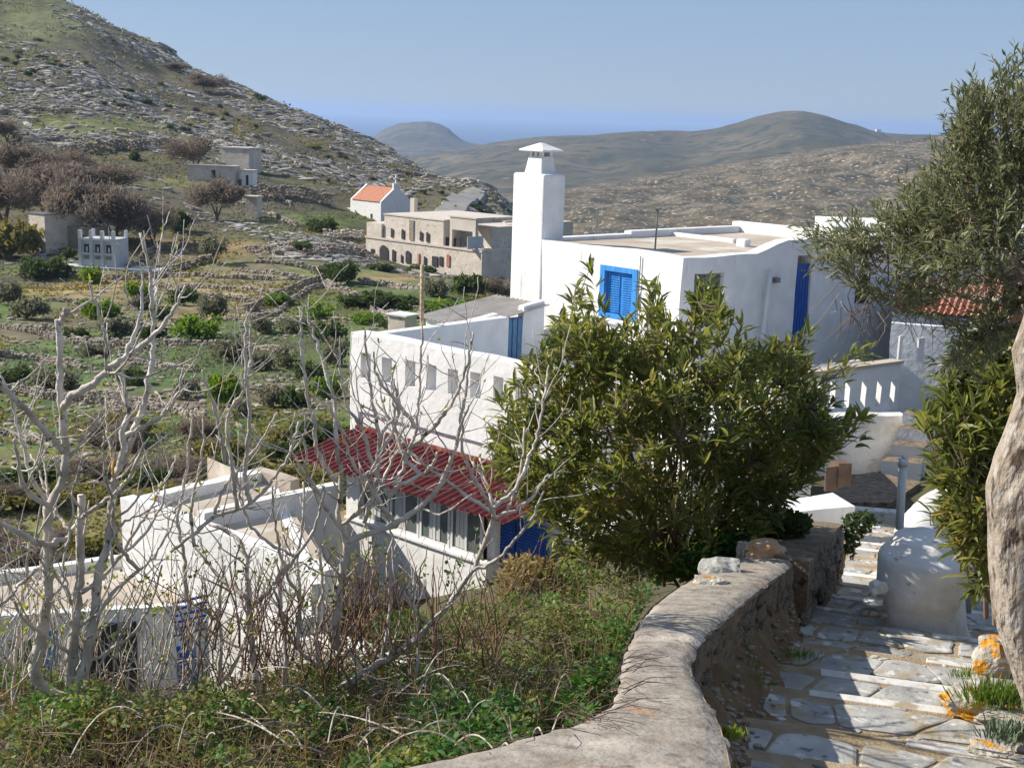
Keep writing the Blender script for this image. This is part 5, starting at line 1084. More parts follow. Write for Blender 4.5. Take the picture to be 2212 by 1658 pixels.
bx_('cornice', 0.35, Wt - 0.35, 0.12, 0.28, Ht - 0.2, Ht + 0.03, FRAME); bx_('string_course', 0.35, Wt - 0.35, 0.12, 0.25, Ht * 0.44, Ht * 0.44 + 0.12, FRAME)
for k in range(3):
    s0 = 0.6 + k * (Wt - 0.35) / 3; bx_('window', s0, s0 + 0.62, 0.2, 0.245, Ht * 0.50, Ht * 0.80, DARK); bx_('pane', s0 + 0.22, s0 + 0.45, 0.18, 0.199, Ht * 0.52, Ht * 0.70, LGREY); bx_('louvre_panel', s0 - 0.05, s0 + 0.70, 0.2, 0.245, Ht * 0.26, Ht * 0.38, METAL)
bx_('platform', -3.5, Wt + 5.5, -0.6, 6, -2.2, 0.0, LGREY)
# stone cottage left
YS = -0.5
cpx = PD(64, 530, 158); cot = thing('stone_cottage', tuple(cpx), 'pale stone cottage with flat roof at the left under the bare trees', 'house')
fx, fy = np.array([0.80, -0.60]), np.array([0.60, 0.80]); k1 = 158 / 2900 * 1.1
for nm, a0, a1, t0, t1, z0, z1, m in (('wall', 0, 53 * k1, 0, 5, 0.6, 63 * k1, MASON), ('base', 22 * k1, 52 * k1, 0.05, 4, -2.5, 0.6, MASON), ('roof', -0.15, 54 * k1, -0.1, 5.1, 63 * k1, 65 * k1, METAL), ('wing', 54 * k1, 105 * k1, 3.0, 6.5, -2.5, 40 * k1, RUBBLE)):
    mb = MB(); mb.box(cpx, fx, fy, a0, a1, t0, t1, cpx[2] + z0, cpx[2] + z1); obj(nm, mb.mesh(nm, m), cot)
mb = MB(); mb.box(cpx, fx, -fy, 33 * k1, 40 * k1, -0.01, 0.08, cpx[2] - 0.2, cpx[2] + 0.5); obj('red_hatch', mb.mesh('red_hatch', BRICKM), cot)
# huts on the hill
for (nm, lab, u, v, D, w, d, h, yw, m, win_) in (('stone_hut', 'low flat roofed stone hut high on the left hill', 196, 264, 285, 7.5, 4, 2.6, -0.1, RUBBLE, [(5.0, 5.7)]), ('stone_hut', 'square pink grey stone hut right of the domed bare tree', 478, 352, 235, 5.5, 4, 2.6, -0.35, MASON, []),
                                             ('farm_hut', 'low farm hut with pale corner under the domed bare tree', 405, 388, 212, 7.5, 3, 2.2, -0.15, MASON, [(4.0, 4.6)]), ('white_hut', 'tiny white hut at the end of the low farm building', 522, 404, 212, 1.9, 2, 2.5, -0.1, WHITE, [(0.7, 1.1)]),
                                             ('ruined_hut', 'small ruined stone shelter with orange crate beside the field wall', 655, 590, 150, 3.0, 2.0, 1.4, 0.1, MASON, [(0.6, 2.4)]), ('ruined_block', 'small square stone ruin on the slope under the farm hut', 530, 450, 190, 1.8, 1.6, 1.6, -0.3, MASON, [])):
    t_, p_, a_, b_ = building(nm, lab, (u, v), D, w, d, h, yw, m, 'hut')
    for (x0, x1) in win_: opening(t_, p_, a_, b_, x0, x1, 0.3, h * 0.75)
    mb = MB(); mb.box(p_, a_, b_, -0.15, w + 0.15, -0.15, d + 0.15, p_[2] + h, p_[2] + h + 0.18); obj('roof', mb.mesh('roof', MASON2 if m is not RUBBLE else MASON), t_)
# thin dark shed roof and green hut behind the terrace
t_, p_, a_, b_ = building('tin_shed', 'small low shed with a pale tin roof among the hedges', (838, 700), 62, 1.0, 0.9, 0.45, -0.6, MASON, 'shed')
mb = MB(); mb.box(p_, a_, b_, -0.1, 1.15, -0.1, 1.0, p_[2] + 0.45, p_[2] + 0.52); obj('roof', mb.mesh('roof', FRAME), t_)
# hamlet on the far saddle
for k, (u, v, w_, h_) in enumerate(((932, 355, 14, 8), (938, 350, 8, 9), (958, 355, 9, 6), (968, 352, 7, 4), (1893, 286, 10, 6))):
    p = PD(u, v, 2900); s_ = 2900 / 2900; mb = MB(); mb.box(p, (1, 0), (0, 1), 0, w_ * s_, 0, 10, p[2] - 8, p[2] + h_ * s_); obj('far_house', mb.mesh('far_house', WHITE), label=['long white house of the tiny hamlet on the far saddle', 'tall white church like house of the tiny far hamlet', 'white house right of the gap in the far hamlet', 'smallest white house at the right end of the far hamlet', 'tiny white house on the skyline right of the rounded summit'][k], cat='house')

# ------------------------------------------------------------------ mid-distance shrubs and bare trees
def clump(n, rx, ry, rz, leaf, sticks, seed, lumps=13, shell=0.55):
    r = np.random.default_rng(seed); c = r.normal(size=(lumps, 3)); c /= np.linalg.norm(c, axis=1, keepdims=True); c[:, 2] = np.abs(c[:, 2]) * 0.9; c *= r.uniform(0.25, 0.85, (lumps, 1)); c[:, 2] *= 0.75; c = np.vstack([[0, 0, 0.15], c])
    k = r.integers(0, lumps + 1, n); d = r.normal(size=(n, 3)); d /= np.linalg.norm(d, axis=1, keepdims=True)
    P = c[k] + d * (r.uniform(0.2, 1, (n, 1)) ** shell) * r.uniform(0.20, 0.44, lumps + 1)[k][:, None]
    P[:, 2] = np.maximum(P[:, 2] + 0.32, 0.02); P *= np.array([rx, ry, rz])
    V, F = leafquads(P, r.uniform(0.6, 1.3, n) * leaf, r=r, sticks=sticks)
    return V, F, r.random(n)
CL = {}
for nm, m, n, leaf, st in (('dark', F_DG, 1300, 0.13, False), ('bright', F_BG, 1300, 0.12, False), ('grey', F_GO, 1300, 0.11, False), ('bare', F_BR, 5200, 0.15, True), ('yellow', F_YO, 1300, 0.13, False)):
    CL[nm] = []
    for s_ in range(3):
        V, F, a = clump(n, 1, 1, 1, leaf, st, s_ + 5); CL[nm].append(npmesh('foliage', V, F, m, attr=a))
tmb = MB()
tmb.tube([(0, 0, -0.3), (0.02, 0, 0.15), (0.1, 0.04, 0.42)], [0.05, 0.04, 0.02], 5); tmb.tube([(0.02, 0, 0.12), (-0.14, 0.05, 0.45)], [0.03, 0.015], 5); tmb.tube([(0.0, 0, 0.1), (0.03, -0.15, 0.5)], [0.03, 0.012], 5)
TRK = tmb.mesh('trunk', F_TR)
def shrub(u, v, wpx, hpx, kind, label, name='shrub', cat='shrub', group=None, trunk=False, D=None, lift=0.0):
    p = PD(u, v, D) if D else cast(u, v, 520, 27)
    s = p[1] / 2900; w_, h_ = wpx * s / 2, hpx * s
    t = thing(name, (0, 0, 0), label, cat, group); t['local_parts'] = 1; del t['local_parts']
    t.location = (p[0], p[1], p[2] - 0.05 * h_); yaw = random.uniform(0, 6.28); t.rotation_euler = (0, 0, yaw)
    o = bpy.data.objects.new('crown', random.choice(CL[kind])); COL.objects.link(o); o.parent = t; o.scale = (w_ * random.uniform(1.0, 1.35), w_ * random.uniform(0.8, 1.1), h_ * random.uniform(0.8, 1.05) * (0.85 if not trunk else 0.72)); o.location = (0, 0, h_ * (0.28 if trunk else 0) + lift)
    if kind != 'dark' or trunk:
        q = bpy.data.objects.new('trunk', TRK); COL.objects.link(q); q.parent = t; q.scale = (h_ * 0.9, h_ * 0.9, h_ * 0.9)
    return t
G1_ = 'bare brown trees crowding the slope behind the tower'
for (u, v, w_, h_, lab) in [(10, 500, 150, 150, 'huge bare brown tree at the left edge above the stone cottage'), (95, 460, 170, 130, 'wide bare brown tree above the stone cottage'), (170, 520, 170, 150, 'bare brown tree right behind the grey tower'), (250, 530, 170, 130, 'bare brown tree with low crown right of the grey tower'),
                          (215, 430, 190, 95, 'bare brown tree at the top of the tree covered slope'), (110, 400, 160, 80, 'bare brown tree below the dark old wall on the left'), (330, 530, 140, 90, 'bare brown tree before the long dark wall'), (20, 395, 120, 90, 'dark brown bare tree at the left edge under the pinkish broken wall'),
                          (425, 372, 118, 78, 'domed bare brown tree over the farm hut'), (470, 478, 120, 96, 'rounded bare brown tree below the farm hut'), (15, 310, 60, 60, 'small bare tree at the left edge beside the grassy terrace')]:
    shrub(u, v, w_, h_, 'bare', lab, 'bare_tree', 'tree', G1_, True)
shrub(465, 570, 62, 66, 'grey', 'small lone olive tree with leaning trunk on the bare brown plot', 'olive_tree', 'tree', None, True)
for (u, v, w_, h_, k_, lab) in [(25, 560, 110, 110, 'yellow', 'yellow green tree at the left edge below the stone cottage'), (90, 600, 110, 60, 'dark', 'dark shrub under the stone cottage'), (195, 612, 62, 48, 'bright', 'round light green shrub in front of the grey tower'), (288, 640, 54, 42, 'bright', 'round light green shrub on the ochre field right of the tower'),
                            (60, 430, 90, 60, 'yellow', 'yellow green shrub among the bare brown trees'), (150, 560, 40, 40, 'dark', 'dark bush between cottage and tower'), (390, 500, 70, 70, 'dark', 'dark green bush under the rocky outcrop'), (290, 345, 34, 26, 'dark', 'small round dark bush under the long retaining wall'),
                            (560, 200, 0, 0, 'grey', ''), (742, 612, 80, 66, 'dark', 'big dark evergreen bush left of the mansion lawn'), (700, 600, 60, 40, 'grey', 'grey green olive beside the ruined hut'), (800, 665, 130, 50, 'dark', 'long dark green hedge under the mansion, left part'), (880, 665, 110, 44, 'dark', 'dark green hedge under the mansion, middle part'),
                            (960, 668, 110, 36, 'bright', 'bright green bushes right of the pale pole'), (880, 690, 80, 30, 'bright', 'bright green low bush behind the shed roof'), (800, 700, 70, 34, 'bright', 'bright green round bush beside the tin shed'), (690, 690, 90, 42, 'bright', 'bright green bush beyond the diagonal walls'), (840, 715, 60, 40, 'dark', 'dark bush beside the tin shed'),
                            (1000, 640, 90, 62, 'dark', 'dark green tree in front of the mansion end'), (1070, 640, 90, 66, 'bare', 'bare greyish shrub at the right end of the mansion'), (1050, 660, 100, 36, 'yellow', 'olive coloured bush touching the tall white house'), (935, 640, 60, 54, 'grey', 'small grey tree before the mansion windows'),
                            (820, 585, 60, 22, 'dark', 'dark clipped bush under the mansion windows'), (905, 590, 70, 22, 'dark', 'second dark clipped bush under the mansion windows'), (700, 505, 60, 40, 'dark', 'dark bush at the end of the mansion garden wall'), (650, 540, 60, 26, 'dark', 'low dark bush beside the dark wall fragment')]:
    if w_: shrub(u, v, w_, h_, k_, lab)
G2_ = 'grey olive bushes dotted over the terraced fields'; ol = [(210, 690, 90, 60), (60, 690, 80, 60), (160, 730, 60, 34), (300, 665, 70, 46), (250, 720, 90, 50), (390, 660, 60, 56), (460, 690, 70, 64), (430, 730, 100, 60), (330, 730, 60, 40), (20, 660, 60, 66), (110, 840, 110, 60), (40, 830, 80, 50), (500, 780, 80, 60), (555, 800, 60, 70), (470, 880, 90, 110), (410, 860, 60, 70),
    (620, 790, 70, 60), (660, 820, 80, 50), (560, 720, 60, 50), (640, 720, 80, 50), (700, 740, 80, 60), (700, 860, 80, 60), (580, 880, 70, 70), (640, 880, 70, 60), (520, 900, 70, 60), (210, 770, 60, 36), (300, 830, 80, 44), (730, 790, 60, 90), (600, 660, 60, 30), (350, 690, 50, 40)]
for i, (u, v, w_, h_) in enumerate(ol): shrub(u, v, w_, h_, ('grey', 'grey', 'dark')[i % 3] if i % 7 else 'bright', 'grey green bush growing among the terraced field walls', group=G2_)
G3_ = 'brown scrubby bushes beyond the lower white houses'
for i in range(46):
    u = random.uniform(-40, 760); v = random.uniform(945, 1090) if u > 200 else random.uniform(1000, 1260); shrub(u, v, random.uniform(90, 180), random.uniform(40, 75), ('bare', 'yellow', 'bare', 'yellow', 'dark')[i % 5], 'brown green scrub bush in the dip beyond the lower white houses', group=G3_)
for (u, v) in ((556, 216), (568, 222)): shrub(u, v, 16, 16, 'dark', 'wind bent tree on the skyline of the left hill' if u < 560 else 'lower wind bent tree on the skyline of the left hill', 'skyline_tree', 'tree', None, True)
for (u, v, w_, h_) in ((440, 192, 90, 40), (375, 150, 70, 18)): shrub(u, v, w_, h_, 'bare', 'dark domed thicket on the skyline of the left hill' if u > 400 else 'low thicket on the skyline left of the dark dome', 'thicket', 'shrub')
for i in range(60): u = random.uniform(0, 1000); v = random.uniform(20, 110) + u * 0.36 + 40; shrub(u, v, random.uniform(14, 30), random.uniform(8, 15), ('dark', 'bare', 'grey')[i % 3], 'small dark bush on the rocky left hill', group='small bushes on the rocky hill')
for (u, v) in ((985, 455), (1010, 448), (1030, 456), (1050, 465), (1075, 474)): shrub(u, v, 30, 14, 'dark', 'low dark bush on the knoll beside the road', group='bushes on the roadside knoll')

# ------------------------------------------------------------------ near foliage tools
def frames(d, r=rng, upbias=None):
    n = len(d); d = d / np.linalg.norm(d, axis=1, keepdims=True)
    a = r.normal(size=(n, 3)) if upbias is None else np.tile(np.array([0, 0, 1.0]), (n, 1)) + r.normal(size=(n, 3)) * upbias
    w = np.cross(a, d); w /= np.linalg.norm(w, axis=1, keepdims=True) + 1e-9; nn = np.cross(d, w)
    return d, w, nn
def leaves(T, TF, P, d, L, W, r=rng, upbias=0.4, curl=None):
    """T template (k,3) in (along, across, normal)"""
    d, w, nn = frames(d, r, upbias)
    X = T[None, :, 0:1] * L[:, None, None] * d[:, None, :] + T[None, :, 1:2] * W[:, None, None] * w[:, None, :] + T[None, :, 2:3] * L[:, None, None] * nn[:, None, :]
    V = P[:, None, :] + X; k = len(T); n = len(P)
    return V.reshape(-1, 3), (TF[None] + (np.arange(n) * k)[:, None, None]).reshape(-1, TF.shape[1])
# oleander leaf: lance shape, folded along the rib and arched
LT_ = np.array([(0, 0, 0), (0.3, -0.5, 0.05), (0.3, 0.5, 0.05), (0.33, 0, 0.0), (0.68, -0.42, 0.01), (0.68, 0.42, 0.01), (0.7, 0, -0.04), (1, 0, -0.14)])
LF_ = np.array([(0, 1, 3), (0, 3, 2), (1, 4, 6), (1, 6, 3), (3, 6, 5), (3, 5, 2), (4, 7, 6), (6, 7, 5)])
ST_ = np.array([(0, 0, 0), (0.45, -0.5, 0.04), (0.45, 0.5, 0.04), (1, 0, -0.05)]); SF_ = np.array([(0, 1, 3), (0, 3, 2)])
RT_ = np.array([(0, 0, 0), (0.35, -0.5, 0.06), (0.35, 0.5, 0.06), (0.8, -0.38, 0.0), (0.8, 0.38, 0.0), (1, 0, -0.06)]); RF_ = np.array([(0, 1, 2), (1, 3, 2), (2, 3, 4), (3, 5, 4)])
def inside(poly, n, r=rng):
    poly = np.array(poly, float); lo, hi = poly.min(0), poly.max(0); out = []
    while sum(map(len, out)) < n:
        q = r.uniform(lo, hi, (n * 2, 2)); c = np.zeros(len(q), bool); j = len(poly) - 1
        for i in range(len(poly)):
            a, b = poly[i], poly[j]; c ^= ((a[1] > q[:, 1]) != (b[1] > q[:, 1])) & (q[:, 0] < (b[0] - a[0]) * (q[:, 1] - a[1]) / (b[1] - a[1] + 1e-9) + a[0]); j = i
        out.append(q[c])
    return np.concatenate(out)[:n]
def edge_dist(poly, q):
    poly = np.array(poly, float); d = np.full(len(q), 1e9)
    for i in range(len(poly)):
        a, b = poly[i - 1], poly[i]; ab = b - a; t = np.clip(((q - a) @ ab) / (ab @ ab + 1e-9), 0, 1); d = np.minimum(d, np.linalg.norm(q - a - t[:, None] * ab, axis=1))
    return d
def PDs(q, D): return np.array([PD(a, b, c) for (a, b), c in zip(q, D)])
def bush(name, label, poly, D0, thick, base_px, baseD, nwh, per, leafL, leafW, m, stem_m, nst=46, seed=1, nleafobj=290, lump=0.5, whorl_spread=(0.3, 1.2), cat='shrub', group=None, droop=0.0, extra=()):
    r = np.random.default_rng(seed); q = inside(poly, nwh, r); ed = edge_dist(poly, q); mx = np.percentile(ed, 97)
    th = thick * np.sqrt(np.clip(1 - (1 - np.clip(ed / mx, 0, 1)) ** 2, 0.02, 1)); sgn = r.uniform(-1, 1, nwh); sgn = np.sign(sgn) * np.abs(sgn) ** 0.55
    lumpv = fbm(q[:, 0] / 75, q[:, 1] / 75, 2, seed) * lump
    keep = r.random(nwh) < 0.93 + lumpv * 0.9; q, th, sgn = q[keep], th[keep], sgn[keep]
    ex_ = [e for e in extra for _ in range(3)]
    P = PDs(q, D0 + th * sgn + lumpv[keep] * thick * 0.5)
    if ex_: P = np.vstack([P, PDs(np.array(ex_, float) + r.normal(0, 14, (len(ex_), 2)), D0 + r.uniform(-0.3, 0.3, len(ex_)))])
    B = PD(base_px[0], base_px[1], baseD); c = P.mean(0)
    ax = P - (B * 0.55 + c * 0.45); ax /= np.linalg.norm(ax, axis=1, keepdims=True); ax = ax + np.array([0, 0, 0.55 - droop]) + r.normal(0, 0.35, ax.shape); ax /= np.linalg.norm(ax, axis=1, keepdims=True)
    t = thing(name, tuple(B), label, cat, group)
    n = len(P); k = r.integers(per - 3, per + 4, n); idx = np.repeat(np.arange(n), k); N = len(idx)
    rd = r.normal(size=(N, 3)); rd -= ax[idx] * (rd * ax[idx]).sum(1, keepdims=True); rd /= np.linalg.norm(rd, axis=1, keepdims=True)
    sp = r.uniform(whorl_spread[0], whorl_spread[1], N); d = ax[idx] * np.cos(sp)[:, None] + rd * np.sin(sp)[:, None]
    LP = P[idx] - ax[idx] * (r.uniform(0, 1, N) * leafL * 1.3)[:, None]; L = leafL * r.uniform(0.65, 1.25, N); W = leafW * r.uniform(0.8, 1.2, N)
    tone = np.clip(r.normal(0.42, 0.16, N) + (r.random(n) * 0.3 - 0.12)[idx], 0, 1)
    # the leaves that show largest are objects of their own
    big = np.argsort(LP[:, 1] * 1.0 - L * 14)[:nleafobj]; rest = np.setdiff1d(np.arange(N), big)
    V, F = leaves(LT_, LF_, LP[rest], d[rest], L[rest], W[rest], r); o = obj('foliage', npmesh('foliage', V, F, m, attr=np.repeat(tone[rest], len(LF_))), t, kind='stuff')
    lm = [npmesh('leaf', LT_ * np.array([1, leafW / leafL, 1]), LF_, m, attr=np.full(len(LF_), a)) for a in (0.25, 0.4, 0.55, 0.75)]
    dd, ww, nn = frames(d[big], r, 0.4)
    for i, b in enumerate(big):
        M = Matrix(((dd[i][0], ww[i][0], nn[i][0]), (dd[i][1], ww[i][1], nn[i][1]), (dd[i][2], ww[i][2], nn[i][2]))).to_4x4() @ Matrix.Scale(float(L[b]), 4)
        lf = bpy.data.objects.new('leaf', lm[i % 4]); COL.objects.link(lf); lf.parent = t; M.translation = Vector(LP[b]) - t.location; lf.matrix_local = M
    # stems and twigs
    far = r.choice(n, min(nst, n), replace=False); smb = MB(); tw = MB(); nodes = []
    for f in far:
        p = P[f]; b0 = B + np.array([r.normal(0, 0.10), r.normal(0, 0.12), -0.05]); mid = b0 * 0.45 + p * 0.55 + np.array([0, 0, 0.18]) * np.linalg.norm(p - b0) * 0.3 + r.normal(0, 0.05, 3)
        pts = [b0 * (1 - s) ** 2 + mid * 2 * s * (1 - s) + p * s * s for s in np.linspace(0, 1, 8)]
        smb.tube(pts, list(np.linspace(0.016, 0.005, 8)), 4, cap=False); nodes += pts[2:]
    nodes = np.array(nodes)
    for i in range(0, n):
        j = np.argmin(((nodes - P[i] + ax[i] * 0.2) ** 2).sum(1)); a = nodes[j]; q_ = P[i]
        if np.linalg.norm(a - q_) < 1.2: tw.tube([a, (a + q_) / 2 + np.array([0, 0, -0.03]) + r.normal(0, 0.02, 3), q_], [0.006, 0.004, 0.003], 3, cap=False)
    obj('stems', smb.mesh('stems', stem_m, True), t, kind='stuff'); obj('twigs', tw.mesh('twigs', stem_m), t, kind='stuff')
    return t
OLP = [(1110, 1060), (1050, 1000), (1060, 950), (1095, 900), (1090, 840), (1125, 790), (1165, 750), (1200, 700), (1225, 660), (1255, 625), (1280, 640), (1300, 690), (1340, 705), (1375, 670), (1400, 640), (1435, 655), (1455, 700), (1485, 670), (1515, 625), (1555, 630), (1585, 665), (1620, 700), (1645, 735), (1700, 745), (1735, 745), (1755, 800), (1790, 850), (1830, 905), (1820, 960), (1790, 1000), (1750, 1040), (1730, 1075), (1660, 1090), (1720, 1120), (1680, 1165), (1600, 1205), (1540, 1225), (1470, 1240), (1400, 1235), (1330, 1215), (1270, 1225), (1205, 1205), (1175, 1150), (1150, 1100)]
bush('oleander_bush', 'huge oleander bush growing in front of the tall white house', OLP, 10.3, 1.0, (1465, 1235), 10.6, 1650, 10, 0.145, 0.031, OLEA, TWIG, 60, 3, lump=1.1, extra=[(1815, 790), (1850, 905), (1838, 760), (1730, 730), (1268, 612), (1402, 630), (1540, 612), (1875, 925), (1120, 1060), (1085, 880)])
OL2 = [(2212, 640), (2160, 700), (2090, 760), (2050, 800), (2030, 860), (1985, 900), (2005, 950), (2040, 985), (2020, 1020), (2045, 1080), (2060, 1130), (2075, 1180), (2110, 1205), (2150, 1190), (2190, 1150), (2260, 1000), (2280, 700)]
bush('oleander_bush', 'narrow oleander hanging over the lane behind the olive trunk', OL2, 7.4, 0.45, (2190, 1330), 7.8, 420, 11, 0.15, 0.026, OLEA, TWIG, 26, 9, extra=[(2030, 1100), (2120, 1215), (2060, 1170), (2120, 1250)])

# ------------------------------------------------------------------ olive tree at the right
OVP = [(2290, 130), (2190, 150), (2150, 165), (2125, 200), (2095, 215), (2055, 250), (2060, 310), (2030, 350), (2030, 395), (1975, 420), (1950, 470), (1900, 462), (1880, 500), (1815, 490), (1772, 500), (1748, 545), (1775, 580), (1800, 610), (1850, 630), (1900, 650), (1960, 690), (2000, 690), (2060, 720), (2040, 780), (2080, 830), (2150, 760), (2212, 690), (2330, 640)]
OVH = [(1740, 470), (1960, 400), (1990, 560), (1860, 640)]
r = np.random.default_rng(5); nsp = 2100; q = inside(OVP, nsp, r); ed = edge_dist(OVP, q)
k_ = r.random(nsp) < 0.62 + fbm(q[:, 0] / 60, q[:, 1] / 60, 2, 3) * 1.1 - 0.35 * ((q[:, 0] < 1960) & (q[:, 1] > 540)); k_ &= ~((q[:, 0] > 1925) & (q[:, 0] < 2170) & (q[:, 1] > 585) & (q[:, 1] < 690) & (r.random(nsp) < 0.66)); q = q[k_]; ed = ed[k_]
Dq = 6.6 + (0.15 + np.clip(ed / 260, 0, 1) * 0.9) * r.uniform(-1, 1, len(q)); P = PDs(q, Dq)
olive = thing('olive_tree', tuple(on_lane(2180, 1440)), 'old olive tree with lichen spotted trunk leaning over the lane at the right', 'tree')
cc_ = PD(2230, 560, 6.6); ax = P - cc_; ax /= np.linalg.norm(ax, axis=1, keepdims=True); ax = ax * 0.8 + np.array([0, 0, 0.45]) + r.normal(0, 0.42, ax.shape); ax /= np.linalg.norm(ax, axis=1, keepdims=True)
nl = 17; idx = np.repeat(np.arange(len(P)), nl); pos = np.tile(np.linspace(0, 1, nl), len(P)); N = len(idx); slen = r.uniform(0.14, 0.26, len(P))
rd = r.normal(size=(N, 3)); rd -= ax[idx] * (rd * ax[idx]).sum(1, keepdims=True); rd /= np.linalg.norm(rd, axis=1, keepdims=True)
sp = r.uniform(0.35, 1.05, N); d = ax[idx] * np.cos(sp)[:, None] + rd * np.sin(sp)[:, None]; LP = P[idx] + ax[idx] * ((pos - 0.5) * slen[idx])[:, None]
L = r.uniform(0.040, 0.068, N); W = r.uniform(0.010, 0.015, N); tone = np.clip(r.normal(0.45, 0.2, N) + (r.random(len(P)) * 0.3 - 0.15)[idx], 0, 1)
big = np.argsort(LP[:, 1])[:290]; rest = np.setdiff1d(np.arange(N), big)
V, F = leaves(ST_, SF_, LP[rest], d[rest], L[rest], W[rest], r); obj('foliage', npmesh('foliage', V, F, OLIVE, attr=np.repeat(tone[rest], 2)), olive, kind='stuff')
lm = [npmesh('leaf', RT_ * np.array([1, 0.2, 1]), RF_, OLIVE, attr=np.full(len(RF_), a)) for a in (0.25, 0.5, 0.8)]
dd, ww, nn = frames(d[big], r, 0.4)
for i, b in enumerate(big):
    M = Matrix(((dd[i][0], ww[i][0], nn[i][0]), (dd[i][1], ww[i][1], nn[i][1]), (dd[i][2], ww[i][2], nn[i][2]))).to_4x4() @ Matrix.Scale(float(L[b]), 4)
    lf = bpy.data.objects.new('leaf', lm[i % 3]); COL.objects.link(lf); lf.parent = olive; M.translation = Vector(LP[b]) - olive.location; lf.matrix_local = M
limbs = [[(2260, 640, 6.2), (2240, 520, 6.4), (2210, 400, 6.5), (2170, 290, 6.6), (2150, 200, 6.6)], [(2262, 660, 6.2), (2180, 600, 6.5), (2090, 560, 6.6), (1990, 540, 6.7), (1900, 545, 6.7), (1800, 530, 6.7)], [(2262, 640, 6.2), (2150, 540, 6.4), (2080, 430, 6.4), (2060, 300, 6.5)], [(2240, 650, 6.3), (2160, 650, 6.8), (2080, 640, 7.0), (1990, 610, 7.0), (1930, 640, 7.0)],
         [(2240, 600, 6.3), (2120, 480, 6.9), (2000, 470, 7.0), (1930, 480, 7.0)], [(2250, 500, 6.4), (2280, 300, 6.6), (2260, 120, 6.6)], [(2230, 660, 6.3), (2170, 700, 6.5), (2110, 740, 6.6), (2070, 790, 6.6)]]
nodes = []
for li in limbs:
    P_l = resample([PD(*a) for a in li], 14, 2); mb = MB(); mb.tube(P_l, list(np.linspace(0.035, 0.007, 14)), 7); obj('limb', mb.mesh('limb', BARK, True), olive); nodes += list(P_l[2:])
nodes = np.array(nodes); tw = MB()
for i in range(len(P)):
    j = np.argmin(((nodes - P[i] + ax[i] * 0.25) ** 2).sum(1)); a = nodes[j]; a2 = P[i] - ax[i] * slen[i] * 0.5
    if i % 4 == 0: tw.tube([a, (a + a2) / 2 + r.normal(0, 0.02, 3) - np.array([0, 0, 0.02]), a2], [0.005, 0.0035, 0.0025], 3, cap=False)
    tw.tube([a2, P[i] + ax[i] * slen[i] * 0.5], [0.0025, 0.001], 3, cap=False)
# hanging fine twigs at the lower left of the crown
for i in range(60):
    u, v = r.uniform(1800, 2040), r.uniform(600, 680); p = PD(u, v, 6.7); e = PD(u + r.normal(-10, 40), v + r.uniform(30, 90), 6.7 + r.normal(0, 0.1)); tw.tube([p, (p + e) / 2 + r.normal(0, 0.02, 3), e], [0.003, 0.002, 0.0012], 3, cap=False)
obj('twigs', tw.mesh('twigs', TWIG), olive, kind='stuff')
# trunk: left edge and right edge traced, both beyond the picture on the right
tk = [(660, 2225, 2330), (760, 2190, 2300), (850, 2200, 2300), (920, 2178, 2290), (990, 2150, 2290), (1060, 2130, 2290), (1130, 2133, 2290), (1200, 2136, 2285), (1270, 2140, 2285), (1330, 2146, 2285), (1400, 2165, 2290), (1460, 2186, 2310), (1510, 2204, 2335), (1570, 2222, 2350), (1650, 2230, 2370)]
V = []; F = []; K = 40; Ry = []
for (v, a, b) in tk:
    p = PD((a + b) / 2, v, 5.55); Ry.append((p, (b - a) / 2 / 2900 * 5.55))
rows_ = 70; tt = np.linspace(0, len(Ry) - 1, rows_)
for i, t_ in enumerate(tt):
    k = min(int(t_), len(Ry) - 2); f = t_ - k; p = Ry[k][0] * (1 - f) + Ry[k + 1][0] * f; rad = Ry[k][1] * (1 - f) + Ry[k + 1][1] * f
    for q_ in range(K):
        a = 2 * math.pi * q_ / K; g_ = 1 + 0.10 * mnoise.noise(Vector((math.cos(a) * 1.6, math.sin(a) * 1.6, p[2] * 1.4))) + 0.06 * mnoise.noise(Vector((math.cos(a) * 5, math.sin(a) * 5, p[2] * 3.0))) + 0.035 * mnoise.noise(Vector((math.cos(a) * 11, math.sin(a) * 11, p[2] * 9)))
        V.append((p[0] + math.cos(a) * rad * g_, p[1] + math.sin(a) * rad * g_, p[2] - 0.0 + 0.01 * mnoise.noise(Vector((a * 3, 0, i * .3)))))
for i in range(rows_ - 1):
    for q_ in range(K): F.append((i * K + (q_ + 1) % K, i * K + q_, (i + 1) * K + q_, (i + 1) * K + (q_ + 1) % K))
obj('trunk', lmesh('trunk', V, F, BARK, True), olive)
